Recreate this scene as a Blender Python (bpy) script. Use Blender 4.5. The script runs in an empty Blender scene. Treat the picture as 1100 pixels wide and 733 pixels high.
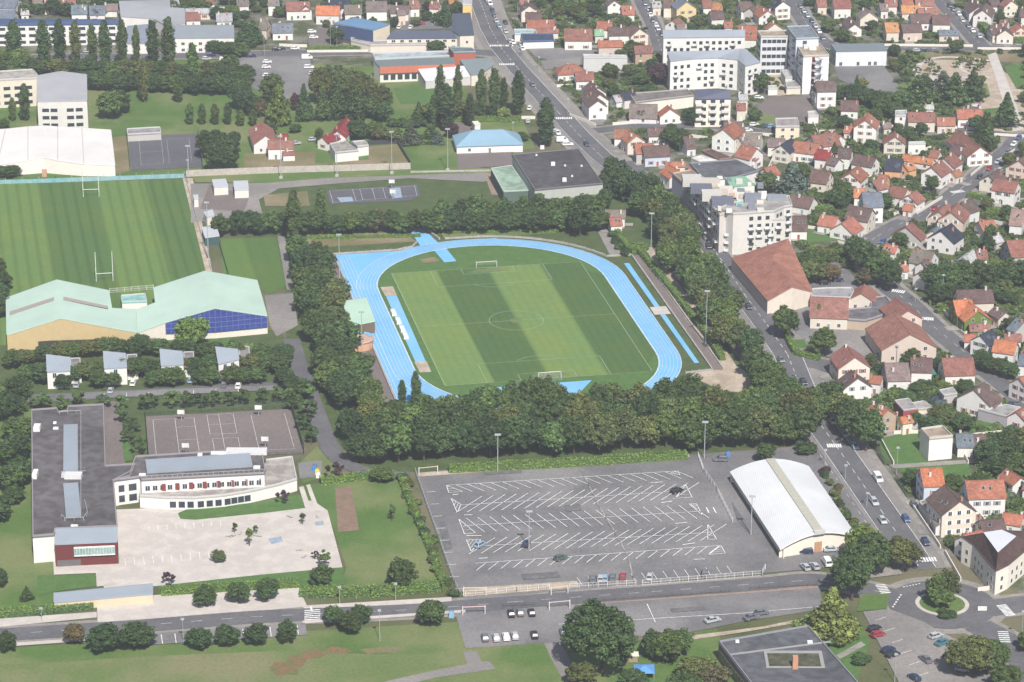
import bpy, bmesh, math, random
import numpy as np
from mathutils import Vector, Matrix
R = math.radians
random.seed(7)
SC = bpy.context.scene
COL = SC.collection

# ------------------------------------------------------------------ camera
CAM_F, CAM_PITCH, CAM_ROLL, CAM_H = 3216.46764, 0.368263392, 0.00466943018, 355.668104
cd = bpy.data.cameras.new("camera"); cam = bpy.data.objects.new("camera", cd); COL.objects.link(cam)
cd.sensor_width = 36; cd.lens = 36 * CAM_F / 1100; cd.clip_start = 1; cd.clip_end = 20000
Fv = Vector((0, math.cos(CAM_PITCH), -math.sin(CAM_PITCH)))
R0 = Vector((1, 0, 0)); U0 = Vector((0, math.sin(CAM_PITCH), math.cos(CAM_PITCH)))
Rv = R0 * math.cos(CAM_ROLL) + U0 * math.sin(CAM_ROLL); Uv = -R0 * math.sin(CAM_ROLL) + U0 * math.cos(CAM_ROLL)
cam.matrix_world = Matrix(((Rv.x, Uv.x, -Fv.x, 0), (Rv.y, Uv.y, -Fv.y, 0), (Rv.z, Uv.z, -Fv.z, CAM_H), (0, 0, 0, 1)))
SC.camera = cam

# ------------------------------------------------------------------ sky and sun
SUN = Vector((0.2388, -1.0741, 1.2091)).normalized()       # towards the sun, from the lamp-post shadows
w = bpy.data.worlds.new("World"); SC.world = w; w.use_nodes = True
nt = w.node_tree; nt.nodes.clear()
sky = nt.nodes.new("ShaderNodeTexSky"); sky.sky_type = 'NISHITA'; sky.sun_disc = False
sky.sun_elevation = math.asin(SUN.z); sky.sun_rotation = math.atan2(SUN.x, SUN.y)
sky.dust_density = 2.0; sky.altitude = 100
bg = nt.nodes.new("ShaderNodeBackground"); bg.inputs[1].default_value = 0.075
wo = nt.nodes.new("ShaderNodeOutputWorld"); nt.links.new(sky.outputs[0], bg.inputs[0]); nt.links.new(bg.outputs[0], wo.inputs[0])
sl = bpy.data.lights.new("sun", 'SUN'); sl.energy = 5.0; sl.angle = R(0.5); sl.color = (1.0, 0.96, 0.905)
so = bpy.data.objects.new("sun", sl); COL.objects.link(so); so.rotation_euler = SUN.to_track_quat('Z', 'Y').to_euler()
SC.view_settings.view_transform = 'Standard'; SC.view_settings.look = 'None'; SC.view_settings.gamma = 1
SC.view_settings.use_curve_mapping = False; SC.view_settings.exposure = 0.43
SC.cycles.max_bounces = 4; SC.cycles.diffuse_bounces = 2; SC.cycles.glossy_bounces = 2
SC.cycles.volume_bounces = 0; SC.cycles.transparent_max_bounces = 4; SC.cycles.caustics_reflective = False; SC.cycles.caustics_refractive = False

# ------------------------------------------------------------------ helpers
CP = Vector((0, 0, CAM_H))
def at(x, y, z=0.0):
    d = Fv + Rv * ((x - 550) / CAM_F) - Uv * ((y - 366.5) / CAM_F)
    return CP + d * ((z - CAM_H) / d.z)
def px(p):
    d = Vector(p) - CP; zz = d.dot(Fv)
    return 550 + CAM_F * d.dot(Rv) / zz, 366.5 - CAM_F * d.dot(Uv) / zz

def newmat(name, rough=0.85, spec=0.2):
    m = bpy.data.materials.new(name); m.use_nodes = True
    b = m.node_tree.nodes["Principled BSDF"]; b.inputs["Roughness"].default_value = rough
    b.inputs["Specular IOR Level"].default_value = spec
    return m, m.node_tree, b
def mixrgb(nt, a, b, fac, mode='MIX'):
    n = nt.nodes.new("ShaderNodeMix"); n.data_type = 'RGBA'; n.blend_type = mode
    for s, v in ((6, a), (7, b), (0, fac)):
        if isinstance(v, bpy.types.NodeSocket): nt.links.new(v, n.inputs[s])
        elif s == 0: n.inputs[0].default_value = v
        else: n.inputs[s].default_value = (*v, 1) if len(v) == 3 else v
    return n.outputs[2]
def noise(nt, scale, detail=4, rough=0.6, coord='Object', lo=0.35, hi=0.65, vscale=None):
    tc = nt.nodes.new("ShaderNodeTexCoord"); n = nt.nodes.new("ShaderNodeTexNoise")
    n.inputs["Scale"].default_value = scale; n.inputs["Detail"].default_value = detail; n.inputs["Roughness"].default_value = rough
    src = tc.outputs[coord]
    if vscale:
        mp = nt.nodes.new("ShaderNodeMapping"); mp.inputs["Scale"].default_value = vscale; nt.links.new(src, mp.inputs[0]); src = mp.outputs[0]
    nt.links.new(src, n.inputs["Vector"])
    r = nt.nodes.new("ShaderNodeMapRange"); r.inputs[1].default_value = lo; r.inputs[2].default_value = hi
    nt.links.new(n.outputs[0], r.inputs[0])
    return r.outputs[0]
def objcol(nt):
    return nt.nodes.new("ShaderNodeObjectInfo").outputs["Color"]
MC = {}
def mat(name, c1, c2=None, scale=0.3, rough=0.9, c3=None, scale3=0.05, spec=0.15, detail=5, grain=0.76):
    """patchy surface: c1/c2 mixed by noise, a third tone in larger patches"""
    if name in MC: return MC[name]
    m, nt, b = newmat(name, rough, spec)
    if c2 is None: c2 = tuple(v * 0.8 for v in c1)
    o = mixrgb(nt, c1, c2, noise(nt, scale, detail))
    if c3: o = mixrgb(nt, o, c3, noise(nt, scale3, 3, lo=0.45, hi=0.62))
    g = mixrgb(nt, o, (grain,) * 3, 1.0, 'MULTIPLY'); o = mixrgb(nt, o, g, noise(nt, 1.1, 7, 0.75, lo=0.42, hi=0.62))
    nt.links.new(o, b.inputs["Base Color"]); MC[name] = m
    return m
def tint(name, scale=0.5, amt=0.35, rough=0.85, spec=0.2, fine=None, lines=None):
    """surface whose colour is the object's own colour, with weathering"""
    if name in MC: return MC[name]
    m, nt, b = newmat(name, rough, spec)
    o = objcol(nt)
    d = mixrgb(nt, o, (1 - amt,) * 3, 1.0, 'MULTIPLY')
    o = mixrgb(nt, o, d, noise(nt, scale, 5))
    if fine: 
        d2 = mixrgb(nt, o, (0.72, 0.70, 0.70), 1.0, 'MULTIPLY')
        o = mixrgb(nt, o, d2, noise(nt, fine, 2, lo=0.4, hi=0.6))
    if lines:
        tc = nt.nodes.new("ShaderNodeTexCoord"); wv = nt.nodes.new("ShaderNodeTexWave"); wv.bands_direction = lines[0]
        wv.inputs["Scale"].default_value = lines[1]; wv.inputs["Distortion"].default_value = 0.0
        nt.links.new(tc.outputs["Object"], wv.inputs[0])
        d3 = mixrgb(nt, o, (lines[2],) * 3, 1.0, 'MULTIPLY'); o = mixrgb(nt, o, d3, wv.outputs[0])
    nt.links.new(o, b.inputs["Base Color"]); MC[name] = m
    return m

ROOF = tint("roof_tiles", 0.35, 0.3, 0.9, 0.1, fine=1.6)
FLATROOF = tint("flat_roofing", 0.07, 0.32, 0.95, 0.1, fine=0.35)
METALROOF = tint("standing_seam_metal", 0.08, 0.12, 0.55, 0.4, lines=('X', 0.6, 0.86))
WALL = tint("rendered_wall", 0.5, 0.08, 0.9, 0.1, fine=None)
TRIM = tint("painted_trim", 0.8, 0.1, 0.6, 0.3)
PAINT = tint("car_paint", 0.5, 0.05, 0.3, 0.5)
gm, gn, gb = newmat("window_glass", 0.12, 0.6); gb.inputs["Base Color"].default_value = (0.035, 0.045, 0.055, 1); GLASS = gm
LEAF, ln_, lb = newmat("leaves", 0.7, 0.25)
_o = objcol(ln_); _v = ln_.nodes.new("ShaderNodeVertexColor"); _v.layer_name = "leafvar"
_o = mixrgb(ln_, _o, _v.outputs[0], 1.0, 'MULTIPLY')
_d = mixrgb(ln_, _o, (1.22, 1.15, 0.86), 1.0, 'MULTIPLY')
_o = mixrgb(ln_, _o, _d, noise(ln_, 0.35, 3)); ln_.links.new(_o, lb.inputs["Base Color"])
BARK = mat("bark", (0.12, 0.09, 0.065), (0.07, 0.055, 0.045), 2.0)
TYRE = mat("tyre_rubber", (0.02, 0.02, 0.022), (0.03, 0.03, 0.03), 3)
METAL = mat("galvanised_steel", (0.42, 0.44, 0.46), (0.34, 0.36, 0.38), 1.5, 0.5, spec=0.5)
WHITE = mat("white_paint", (0.78, 0.78, 0.76), (0.62, 0.62, 0.6), 0.8, 0.6)
MARK = mat("road_marking_paint", (0.92, 0.92, 0.9), (0.62, 0.62, 0.62), 1.2, 0.8)
CONC = mat("concrete", (0.45, 0.42, 0.39), (0.36, 0.34, 0.32), 0.4)

def tag(o, label=None, cat=None, group=None, kind=None):
    if label: o["label"] = label
    if cat: o["category"] = cat
    if group: o["group"] = group
    if kind: o["kind"] = kind
    return o
def link(name, me, mats=None, parent=None, col=None):
    o = bpy.data.objects.new(name, me); COL.objects.link(o)
    if mats is not None:
        for m in (mats if isinstance(mats, (list, tuple)) else [mats]): me.materials.append(m)
    if parent: o.parent = parent
    if col: o.color = (*col, 1)
    return o
def empty(name, loc, rz=0):
    o = bpy.data.objects.new(name, None); COL.objects.link(o); o.location = loc; o.rotation_euler = (0, 0, rz)
    o.empty_display_size = 0.5
    return o
def kid(name, me, parent, loc=(0, 0, 0), rz=0, sc=(1, 1, 1), col=None):
    o = bpy.data.objects.new(name, me); COL.objects.link(o); o.parent = parent
    o.location = loc; o.rotation_euler = (0, 0, rz); o.scale = sc
    if col: o.color = (*col, 1)
    return o
class MB:
    def __init__(s): s.v = []; s.f = []; s.m = []
    def face(s, pts, m=0):
        n = len(s.v); s.v += [tuple(p) for p in pts]; s.f.append(tuple(range(n, n + len(pts)))); s.m.append(m)
    def box(s, x0, x1, y0, y1, z0, z1, m=0, tx=0, ty=0):
        n = len(s.v)
        s.v += [(x0, y0, z0), (x1, y0, z0), (x1, y1, z0), (x0, y1, z0), (x0 + tx, y0 + ty, z1), (x1 - tx, y0 + ty, z1), (x1 - tx, y1 - ty, z1), (x0 + tx, y1 - ty, z1)]
        for f in ((3, 2, 1, 0), (4, 5, 6, 7), (0, 1, 5, 4), (1, 2, 6, 5), (2, 3, 7, 6), (3, 0, 4, 7)):
            s.f.append(tuple(n + i for i in f)); s.m.append(m)
    def bar(s, a, b, w, h, m=0):
        """box of width w, height h standing on the segment a-b"""
        a = Vector(a); b = Vector(b); d = (b - a); d.z = 0
        if d.length < 1e-6: return
        n = Vector((-d.y, d.x, 0)).normalized() * (w / 2); k = len(s.v)
        for z in (0, h):
            for p in (a - n, b - n, b + n, a + n): s.v.append((p.x, p.y, p.z + z))
        for f in ((3, 2, 1, 0), (4, 5, 6, 7), (0, 1, 5, 4), (1, 2, 6, 5), (2, 3, 7, 6), (3, 0, 4, 7)):
            s.f.append(tuple(k + i for i in f)); s.m.append(m)
    def tube(s, a, b, r0, r1, n=8, m=0):
        a = Vector(a); b = Vector(b); d = (b - a).normalized()
        u = d.orthogonal().normalized(); v = d.cross(u); k = len(s.v)
        for p, r in ((a, r0), (b, r1)):
            for i in range(n):
                t = 2 * math.pi * i / n; q = p + (u * math.cos(t) + v * math.sin(t)) * r; s.v.append(tuple(q))
        for i in range(n):
            j = (i + 1) % n; s.f.append((k + i, k + j, k + n + j, k + n + i)); s.m.append(m)
        s.f.append(tuple(k + n + i for i in range(n))); s.m.append(m)
        s.f.append(tuple(k + n - 1 - i for i in range(n))); s.m.append(m)
    def strip(s, a, b, w, z, m=0):
        a = Vector(a); b = Vector(b); d = b - a; d.z = 0
        if d.length < 1e-6: return
        n = Vector((-d.y, d.x, 0)).normalized() * (w / 2)
        s.face([(p.x, p.y, z) for p in (a - n, b - n, b + n, a + n)], m)
    def mesh(s, name="mesh"):
        me = bpy.data.meshes.new(name); me.from_pydata(s.v, [], s.f); me.polygons.foreach_set("material_index", s.m); me.update()
        return me
    def build(s, name, mats, parent=None, col=None): return link(name, s.mesh(name), mats, parent, col)

def poly(name, pts, z, m, world=False, kind='structure', label=None, cat=None, h=0):
    P = [Vector((p[0], p[1], z)) if world else at(p[0], p[1], 0) for p in pts]
    for p in P: p.z = z
    bm = bmesh.new(); f = bm.faces.new([bm.verts.new(p) for p in P])
    if f.normal.z < 0: pass
    bm.normal_update()
    if f.normal.z < 0: f.normal_flip()
    if h:
        r = bmesh.ops.extrude_face_region(bm, geom=[f]); 
        for v in r["geom"]:
            if isinstance(v, bmesh.types.BMVert): v.co.z += h
    bmesh.ops.triangulate(bm, faces=list(bm.faces))
    me = bpy.data.meshes.new(name); bm.to_mesh(me); bm.free()
    o = link(name, me, m); tag(o, label, cat, None, kind)
    return o
def ribbon(name, cl, width, z, m, world=False, kind='structure', closed=False):
    """road following a centre line (smoothed)"""
    P = [Vector((p[0], p[1], 0)) if world else at(p[0], p[1]) for p in cl]
    if len(P) > 2:
        Q = []
        for i in range(len(P) - 1):
            p0 = P[max(i - 1, 0)]; p1 = P[i]; p2 = P[i + 1]; p3 = P[min(i + 2, len(P) - 1)]
            for k in range(6):
                t = k / 6; Q.append(0.5 * ((2 * p1) + (p2 - p0) * t + (2 * p0 - 5 * p1 + 4 * p2 - p3) * t * t + (-p0 + 3 * p1 - 3 * p2 + p3) * t ** 3))
        Q.append(P[-1]); P = Q
    L, Rr = [], []
    for i, p in enumerate(P):
        d = P[min(i + 1, len(P) - 1)] - P[max(i - 1, 0)]; d.z = 0; n = Vector((-d.y, d.x, 0)).normalized()
        wd = width if not callable(width) else width(i / (len(P) - 1))
        L.append(p + n * wd / 2); Rr.append(p - n * wd / 2)
    mb = MB()
    for i in range(len(P) - 1):
        mb.face([(q.x, q.y, z) for q in (Rr[i], Rr[i + 1], L[i + 1], L[i])])
    ROADS.append((P, width if not callable(width) else width(0.5)))
    o = mb.build(name, m); tag(o, kind=kind); return P
ROADS = []
OCC = []          # (x, y, radius) taken by buildings
RECS = []         # (root, description, zone phrase or None, px x, px y) for unique labels
def rec(o, desc, cat, group=None, zone=None, p=None, ends=None):
    o["category"] = cat
    if group: o["group"] = group
    q = px(p if p is not None else o.location)
    RECS.append([o, desc, zone, q[0], q[1]])
    return o
# ================================================================== GROUND
_seq = [0]
def zl(layer):
    _seq[0] += 1
    return 0.05 * layer + 0.0009 * (_seq[0] % 50)
G_DULL = mat("rough_ground", (0.075, 0.095, 0.035), (0.12, 0.125, 0.06), 0.06, c3=(0.16, 0.145, 0.09), scale3=0.02)
G_TOWN = mat("town_gardens", (0.05, 0.078, 0.026), (0.105, 0.11, 0.06), 0.35, c3=(0.20, 0.185, 0.16), scale3=0.11)
G_LAWN = mat("lawn_grass", (0.075, 0.14, 0.033), (0.105, 0.172, 0.047), 0.08, c3=(0.17, 0.195, 0.08), scale3=0.03)
G_LAWN2 = mat("short_green_lawn", (0.07, 0.145, 0.038), (0.095, 0.17, 0.05), 0.3)
G_DRY = mat("dry_grass", (0.20, 0.17, 0.085), (0.13, 0.135, 0.06), 0.12, c3=(0.25, 0.20, 0.13), scale3=0.06)
G_DARK = mat("dark_verge_grass", (0.06, 0.092, 0.032), (0.09, 0.12, 0.045), 0.2)  # darker grass tone for the verges and the infield
ASPH = mat("asphalt", (0.14, 0.136, 0.14), (0.185, 0.18, 0.183), 0.09, c3=(0.225, 0.218, 0.216), scale3=0.03)
ASPH_D = mat("dark_asphalt", (0.11, 0.11, 0.118), (0.145, 0.144, 0.152), 0.10)
ASPH_L = mat("worn_asphalt", (0.23, 0.215, 0.205), (0.19, 0.18, 0.173), 0.08, c3=(0.27, 0.25, 0.235), scale3=0.04)
PAVE = mat("pavement_slabs", (0.30, 0.28, 0.25), (0.23, 0.215, 0.20), 0.3)
PALE = mat("pale_paving", (0.47, 0.43, 0.395), (0.44, 0.40, 0.37), 0.06, c3=(0.52, 0.475, 0.435), scale3=0.2, grain=0.92)
SAND = mat("sandy_gravel", (0.42, 0.34, 0.26), (0.34, 0.28, 0.215), 0.08, c3=(0.48, 0.41, 0.33), scale3=0.2)
PINK = mat("reddish_gravel", (0.33, 0.24, 0.19), (0.26, 0.20, 0.165), 0.2)
COURT = mat("court_tarmac", (0.16, 0.135, 0.13), (0.195, 0.165, 0.155), 0.05)
COURT_B = mat("blue_grey_court", (0.10, 0.10, 0.115), (0.125, 0.122, 0.135), 0.06)
BLUE = mat("blue_track_rubber", (0.15, 0.385, 0.64), (0.18, 0.43, 0.68), 0.12, c3=(0.205, 0.425, 0.62), grain=0.93)
BROWN = mat("bare_soil", (0.25, 0.17, 0.125), (0.19, 0.14, 0.10), 0.3)
REDSOIL = mat("red_soil_and_weeds", (0.24, 0.12, 0.08), (0.11, 0.15, 0.045), 0.35)
HEDGE = mat("hedge_leaves", (0.045, 0.075, 0.022), (0.075, 0.115, 0.035), 1.2)

def plane(name, x0, x1, y0, y1, z, m):
    mb = MB(); mb.face([(x0, y0, z), (x1, y0, z), (x1, y1, z), (x0, y1, z)]); return tag(mb.build(name, m), kind='structure')
plane("ground", -9000, 9000, -6000, 16000, 0, G_DULL)
def gp(name, pts, layer, m, **k): return poly(name, pts, zl(layer), m, **k)
# --- town quarter and large surfaces
gp("garden_ground", [(440, -60), (1500, -60), (1400, 900), (1130, 733), (1100, 640), (1000, 585), (895, 430), (840, 330), (760, 235), (700, 195), (640, 150), (585, 90), (545, 45), (525, 0)], 1, G_TOWN)
gp("garden_ground", [(-60, -40), (505, -40), (540, 62), (380, 75), (-60, 60)], 1, G_TOWN)
gp("grass", [(-60, 700), (300, 680), (498, 668), (500, 690), (590, 690), (640, 733), (640, 860), (-60, 860)], 1, G_LAWN)
FIELD = mat("mown_field_grass", (0.12, 0.17, 0.055), (0.155, 0.19, 0.075), 0.05, c3=(0.20, 0.20, 0.10), scale3=0.025)
gp("grass", [(-60, 716), (60, 712), (150, 706), (290, 700), (430, 704), (490, 702), (500, 712), (440, 722), (400, 736), (420, 860), (-60, 860)], 2, FIELD)
gp("lawn", [(-40, 438), (34, 440), (36, 600), (60, 604), (60, 650), (-40, 662)], 1, G_LAWN)
gp("forecourt", [(57, 602), (127, 599), (127, 613), (106, 616), (58, 618)], 3, PALE)
gp("lawn", [(40, 619), (103, 617), (104, 630), (60, 636), (40, 640)], 3, G_LAWN2)
gp("path", [(103, 616), (119, 614), (119, 629), (104, 631)], 4, PALE)
gp("lawn", [(320, 522), (425, 510), (440, 535), (475, 632), (365, 640), (372, 610), (352, 549), (336, 548)], 1, G_LAWN)
gp("grass", [(340, 480), (366, 505), (325, 520), (320, 500)], 1, G_LAWN)
gp("soil_patch", [(360, 525), (377, 523), (386, 570), (363, 572)], 2, BROWN)
gp("soil_patch", [(289, 718), (296, 711), (306, 712), (312, 706), (322, 703), (333, 697), (349, 699), (358, 694), (372, 697), (380, 700), (366, 703), (352, 702), (344, 708), (330, 708), (326, 716), (320, 719), (321, 726), (308, 725), (301, 728), (294, 724)], 2, REDSOIL)
gp("soil_patch", [(385, 698), (415, 695), (435, 696), (425, 701), (395, 703)], 2, G_DRY)
gp("path", [(395, 737), (470, 720), (512, 712), (570, 706), (590, 708), (588, 716), (540, 718), (470, 728), (420, 740)], 2, ASPH_L)
gp("path", [(497, 700), (512, 700), (520, 716), (505, 722)], 2, ASPH_L)
gp("path", [(583, 688), (601, 690), (632, 740), (606, 740)], 2, ASPH_L)
gp("grass", [(512, 694), (582, 690), (606, 733), (560, 760), (530, 716)], 2, G_LAWN)
# stadium park floor under the trees
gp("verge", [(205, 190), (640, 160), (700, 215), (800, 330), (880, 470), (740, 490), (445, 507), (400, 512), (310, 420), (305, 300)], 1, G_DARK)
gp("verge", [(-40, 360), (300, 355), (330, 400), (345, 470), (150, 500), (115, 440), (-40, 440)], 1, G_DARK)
gp("meadow", [(-60, 60), (150, 62), (500, 75), (500, 170), (200, 188), (-60, 195)], 1, G_LAWN)
gp("dry_lawn", [(150, 108), (265, 106), (262, 128), (200, 135), (130, 128)], 2, G_LAWN)
gp("dry_lawn", [(120, 148), (137, 146), (140, 184), (122, 188)], 2, G_DRY)
gp("dry_lawn", [(395, 158), (428, 155), (441, 178), (340, 182), (338, 176), (396, 172)], 2, G_DRY)
gp("lawn", [(433, 152), (487, 146), (492, 182), (444, 186)], 2, G_LAWN)
gp("dry_lawn", [(262, 165), (340, 163), (338, 180), (262, 184)], 2, G_DRY)
gp("lawn", [(422, 95), (470, 95), (500, 112), (430, 112)], 2, G_LAWN2)
gp("lawn", [(500, 130), (560, 126), (575, 160), (545, 165)], 2, G_LAWN)
# --- playing fields
TU, TV = Vector((math.cos(.19821), math.sin(.19821), 0)), Vector((math.sin(.19821), -math.cos(.19821), 0))
TC = Vector((1.4275, 940.345, 0))
def T(a, b, z=0): p = TC + TU * a + TV * b; return Vector((p.x, p.y, z))
def stripes_mat(name, ca, cb, edges, off, per, fineamt=0.9):
    """mown turf: broad bands given by edges along U, thin mower lines"""
    m, nt, b = newmat(name, 0.95, 0.05)
    g = nt.nodes.new("ShaderNodeNewGeometry"); sub = nt.nodes.new("ShaderNodeVectorMath"); sub.operation = 'SUBTRACT'
    nt.links.new(g.outputs["Position"], sub.inputs[0]); sub.inputs[1].default_value = off
    dot = nt.nodes.new("ShaderNodeVectorMath"); dot.operation = 'DOT_PRODUCT'; nt.links.new(sub.outputs[0], dot.inputs[0]); dot.inputs[1].default_value = TU
    u = dot.outputs["Value"]; sgn = None
    for e in edges:
        gt = nt.nodes.new("ShaderNodeMapRange"); gt.inputs[1].default_value = e - 0.6; gt.inputs[2].default_value = e + 0.6; nt.links.new(u, gt.inputs[0])
        if sgn is None: sgn = gt.outputs[0]
        else:
            s_ = nt.nodes.new("ShaderNodeMath"); s_.operation = 'SUBTRACT'; nt.links.new(gt.outputs[0], s_.inputs[0]); nt.links.new(sgn, s_.inputs[1])
            a_ = nt.nodes.new("ShaderNodeMath"); a_.operation = 'ABSOLUTE'; nt.links.new(s_.outputs[0], a_.inputs[0]); sgn = a_.outputs[0]
    o = mixrgb(nt, ca, cb, sgn if sgn is not None else 0.0)
    sn = nt.nodes.new("ShaderNodeMath"); sn.operation = 'SINE'; mu = nt.nodes.new("ShaderNodeMath"); mu.operation = 'MULTIPLY'
    nt.links.new(u, mu.inputs[0]); mu.inputs[1].default_value = 2 * math.pi / per; nt.links.new(mu.outputs[0], sn.inputs[0])
    o2 = mixrgb(nt, o, (fineamt,) * 3, 1.0, 'MULTIPLY'); o = mixrgb(nt, o, o2, sn.outputs[0])
    nn = noise(nt, 0.05, 5, coord='Object', lo=0.42, hi=0.65); o3 = mixrgb(nt, o, (1.18, 1.04, 0.9), 1.0, 'MULTIPLY'); o = mixrgb(nt, o, o3, nn)
    nn = noise(nt, 0.5, 4, coord='Object'); o3 = mixrgb(nt, o, (0.88, 0.9, 0.86), 1.0, 'MULTIPLY'); o = mixrgb(nt, o, o3, nn)
    nt.links.new(o, b.inputs["Base Color"]); return m
TURF = stripes_mat("stadium_turf", (0.14, 0.22, 0.075), (0.07, 0.128, 0.045), (-17.8, 0.2, 19.3), TC, 3.0, 0.93)
RUG = stripes_mat("rugby_turf", (0.118, 0.195, 0.062), (0.08, 0.145, 0.048), (-15.5, 4.8, 23.5), at(100, 260), 4.2, 0.82)
TRAIN = stripes_mat("training_turf", (0.095, 0.17, 0.052), (0.08, 0.145, 0.045), (0,), at(270, 285), 5.0, 0.95)
gp("rugby_pitch", [(-45, 200), (0, 198), (198, 193), (206, 210), (226, 292), (250, 370), (-45, 372)], 2, RUG)
gp("training_pitch", [(237, 257), (297, 255), (307, 308), (292, 316), (240, 300)], 2, TRAIN)
gp("path", [(196, 192), (207, 192), (228, 292), (222, 296)], 3, SAND)
gp("path", [(298, 254), (306, 254), (316, 312), (308, 312)], 3, ASPH_L)
gp("yard", [(284, 318), (315, 315), (320, 350), (297, 362), (290, 350)], 2, ASPH_L)
gp("path", [(205, 188), (500, 180), (560, 183), (560, 187), (400, 193), (300, 197), (210, 196)], 2, G_LAWN)
gp("drive", [(205, 198), (290, 197), (350, 192), (440, 189), (520, 186), (540, 189), (520, 196), (440, 192), (360, 198), (300, 203), (278, 215), (282, 230), (205, 240)], 3, ASPH_L)
gp("yard", [(225, 198), (268, 212), (262, 228), (215, 225)], 4, COURT)
gp("path", [(520, 187), (530, 187), (540, 210), (528, 210)], 3, PINK)
gp("basketball_court", [(350, 205), (448, 199), (452, 211), (440, 216), (355, 220)], 3, COURT_B)
FB = mat("faded_blue_paint", (0.30, 0.40, 0.50), (0.25, 0.30, 0.36), 0.7)
gp("court_zone", [(362, 213), (378, 212), (380, 217), (366, 218)], 4, FB)
gp("court_zone", [(418, 203), (430, 202), (432, 213), (421, 214)], 4, FB)
gp("tennis_court", [(138, 147), (213, 144), (217, 180), (141, 184)], 3, COURT_B)
gp("sand_patch", [(283, 210), (330, 206), (333, 222), (285, 222)], 3, G_DRY)
# stadium
gp("meadow", [(330, 252), (430, 250), (452, 262), (440, 272), (362, 276), (352, 300), (330, 300)], 2, G_DRY)
gp("meadow", [(470, 245), (600, 243), (640, 262), (655, 272), (640, 268), (570, 256), (478, 258)], 2, G_LAWN)
def Tpoly(name, pts, layer, m): return poly(name, [T(a, b) for a, b in pts], zl(layer), m, world=True)
def oval(r, n=40, c0=-1, by=(-37, 37)):
    o = []
    for k in range(n + 1): t = math.pi * k / n; o.append((c0 - r * math.cos(t), by[0] - r * math.sin(t)))
    for k in range(n + 1): t = math.pi * k / n; o.append((c0 + r * math.cos(t), by[1] + r * math.sin(t)))
    return o
_o47 = oval(47.2)
Tpoly("infield_grass", [(-58, -86), (58, -86), (58, 90), (-58, 90)], 2, G_DARK)
Tpoly("running_track", oval(47.2), 3, BLUE)
Tpoly("running_track", [(-50.4, -76.5), (-28, -76.5), (-22, -78.5), (-8, -84), (10, -84), (0, -76), (-30, -62), (-40, -45), (-41.2, 60), (-50.6, 66)], 4, BLUE)
Tpoly("running_track", [(-20, -97), (-14.5, -97), (-12, -82), (-19, -80)], 5, BLUE)
Tpoly("pitch_surround", oval(39.9), 4, G_LAWN2)
TPITCH = Tpoly("football_pitch", [(-34, -53.6), (34, -53.6), (34, 53.6), (-34, 53.6)], 5, TURF)
Tpoly("pitch_margin", [(34, -45), (38.6, -38), (38.6, 38), (34, 47)], 5, TURF)
Tpoly("jump_runway", [(-39.3, -31.4), (-35.6, -31.4), (-36.2, 31.4), (-39.6, 31.4)], 5, BLUE)
Tpoly("sand_pit", [(-39.8, -40.4), (-35.4, -40.4), (-35.5, -31.2), (-39.5, -31.2)], 6, SAND)
Tpoly("sand_pit", [(-40, 31.4), (-36, 31.4), (-36, 40.8), (-39.7, 40.8)], 6, SAND)
Tpoly("jump_runway", [(48.6, -49), (50.5, -49), (50.6, 49), (49.0, 49)], 5, BLUE)
Tpoly("sand_pit", [(47, -4), (52.7, -4), (52.5, 3.6), (46.9, 3.5)], 6, PALE)
Tpoly("jump_area", [(-15.2, -76), (-10.4, -76), (-9.2, -62), (-13.6, -61.5)], 6, BLUE)
Tpoly("jump_area", [(-22, 57.8), (13, 57.4), (7, 67), (-18, 75)], 6, BLUE)
Tpoly("sand_patch", [(-22, -66), (-16, -68), (-15, -63), (-21, -62)], 6, G_DRY)
WORN = mat("worn_turf", (0.17, 0.19, 0.085), (0.10, 0.165, 0.055), 0.45)
for k, (a, b, r1, r2) in enumerate(((0, -50.5, 6, 2.6), (0, 50.5, 6, 2.6), (0, 0, 2.4, 2))): Tpoly("worn_turf", [(a + r1 * math.cos(t) * (1 + .2 * math.sin(3 * t + k)), b + r2 * math.sin(t) * (1 + .25 * math.cos(2 * t + k))) for t in np.linspace(0, 6.28, 22)[:-1]], 6, WORN)
# border paths
Tpoly("stadium_path", [(-55, -78), (-51, -78), (-51.2, 66), (-55, 66)], 3, COURT)
Tpoly("stadium_path", [(53.2, -57), (56.5, -57), (56.5, 56), (53.2, 56)], 3, COURT)
gp("path", [(640, 245), (652, 243), (668, 275), (656, 276)], 3, ASPH_L)
gp("petanque_ground", [(684, 268), (700, 266), (762, 350), (790, 392), (818, 412), (820, 425), (775, 420), (742, 405), (752, 398), (776, 398), (745, 355), (706, 300)], 3, SAND)
gp("verge", [(700, 266), (712, 268), (800, 365), (815, 395), (800, 392), (762, 350)], 4, ASPH)
# markings on the pitch
mb = MB(); ZM = 0.32
def ml(a0, b0, a1, b1, w=0.16): mb.strip(T(a0, b0), T(a1, b1), w, ZM)
Wp, Lp = 33.8, 53.45
for s in (-1, 1):
    ml(s * Wp, -Lp, s * Wp, Lp); ml(-Wp, s * Lp, Wp, s * Lp)
    ml(-20.16, s * (Lp - 16.5), 20.16, s * (Lp - 16.5)); ml(-9.16, s * (Lp - 5.5), 9.16, s * (Lp - 5.5))
    for q in (-1, 1): ml(q * 20.16, s * Lp, q * 20.16, s * (Lp - 16.5)); ml(q * 9.16, s * Lp, q * 9.16, s * (Lp - 5.5))
    pr = [(9.15 * math.sin(t), s * (Lp - 11 - 9.15 * math.cos(t))) for t in np.linspace(-0.926, 0.926, 15)]
    for (x0, y0), (x1, y1) in zip(pr, pr[1:]): ml(x0, y0, x1, y1)
ml(-Wp, 0, Wp, 0)
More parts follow.
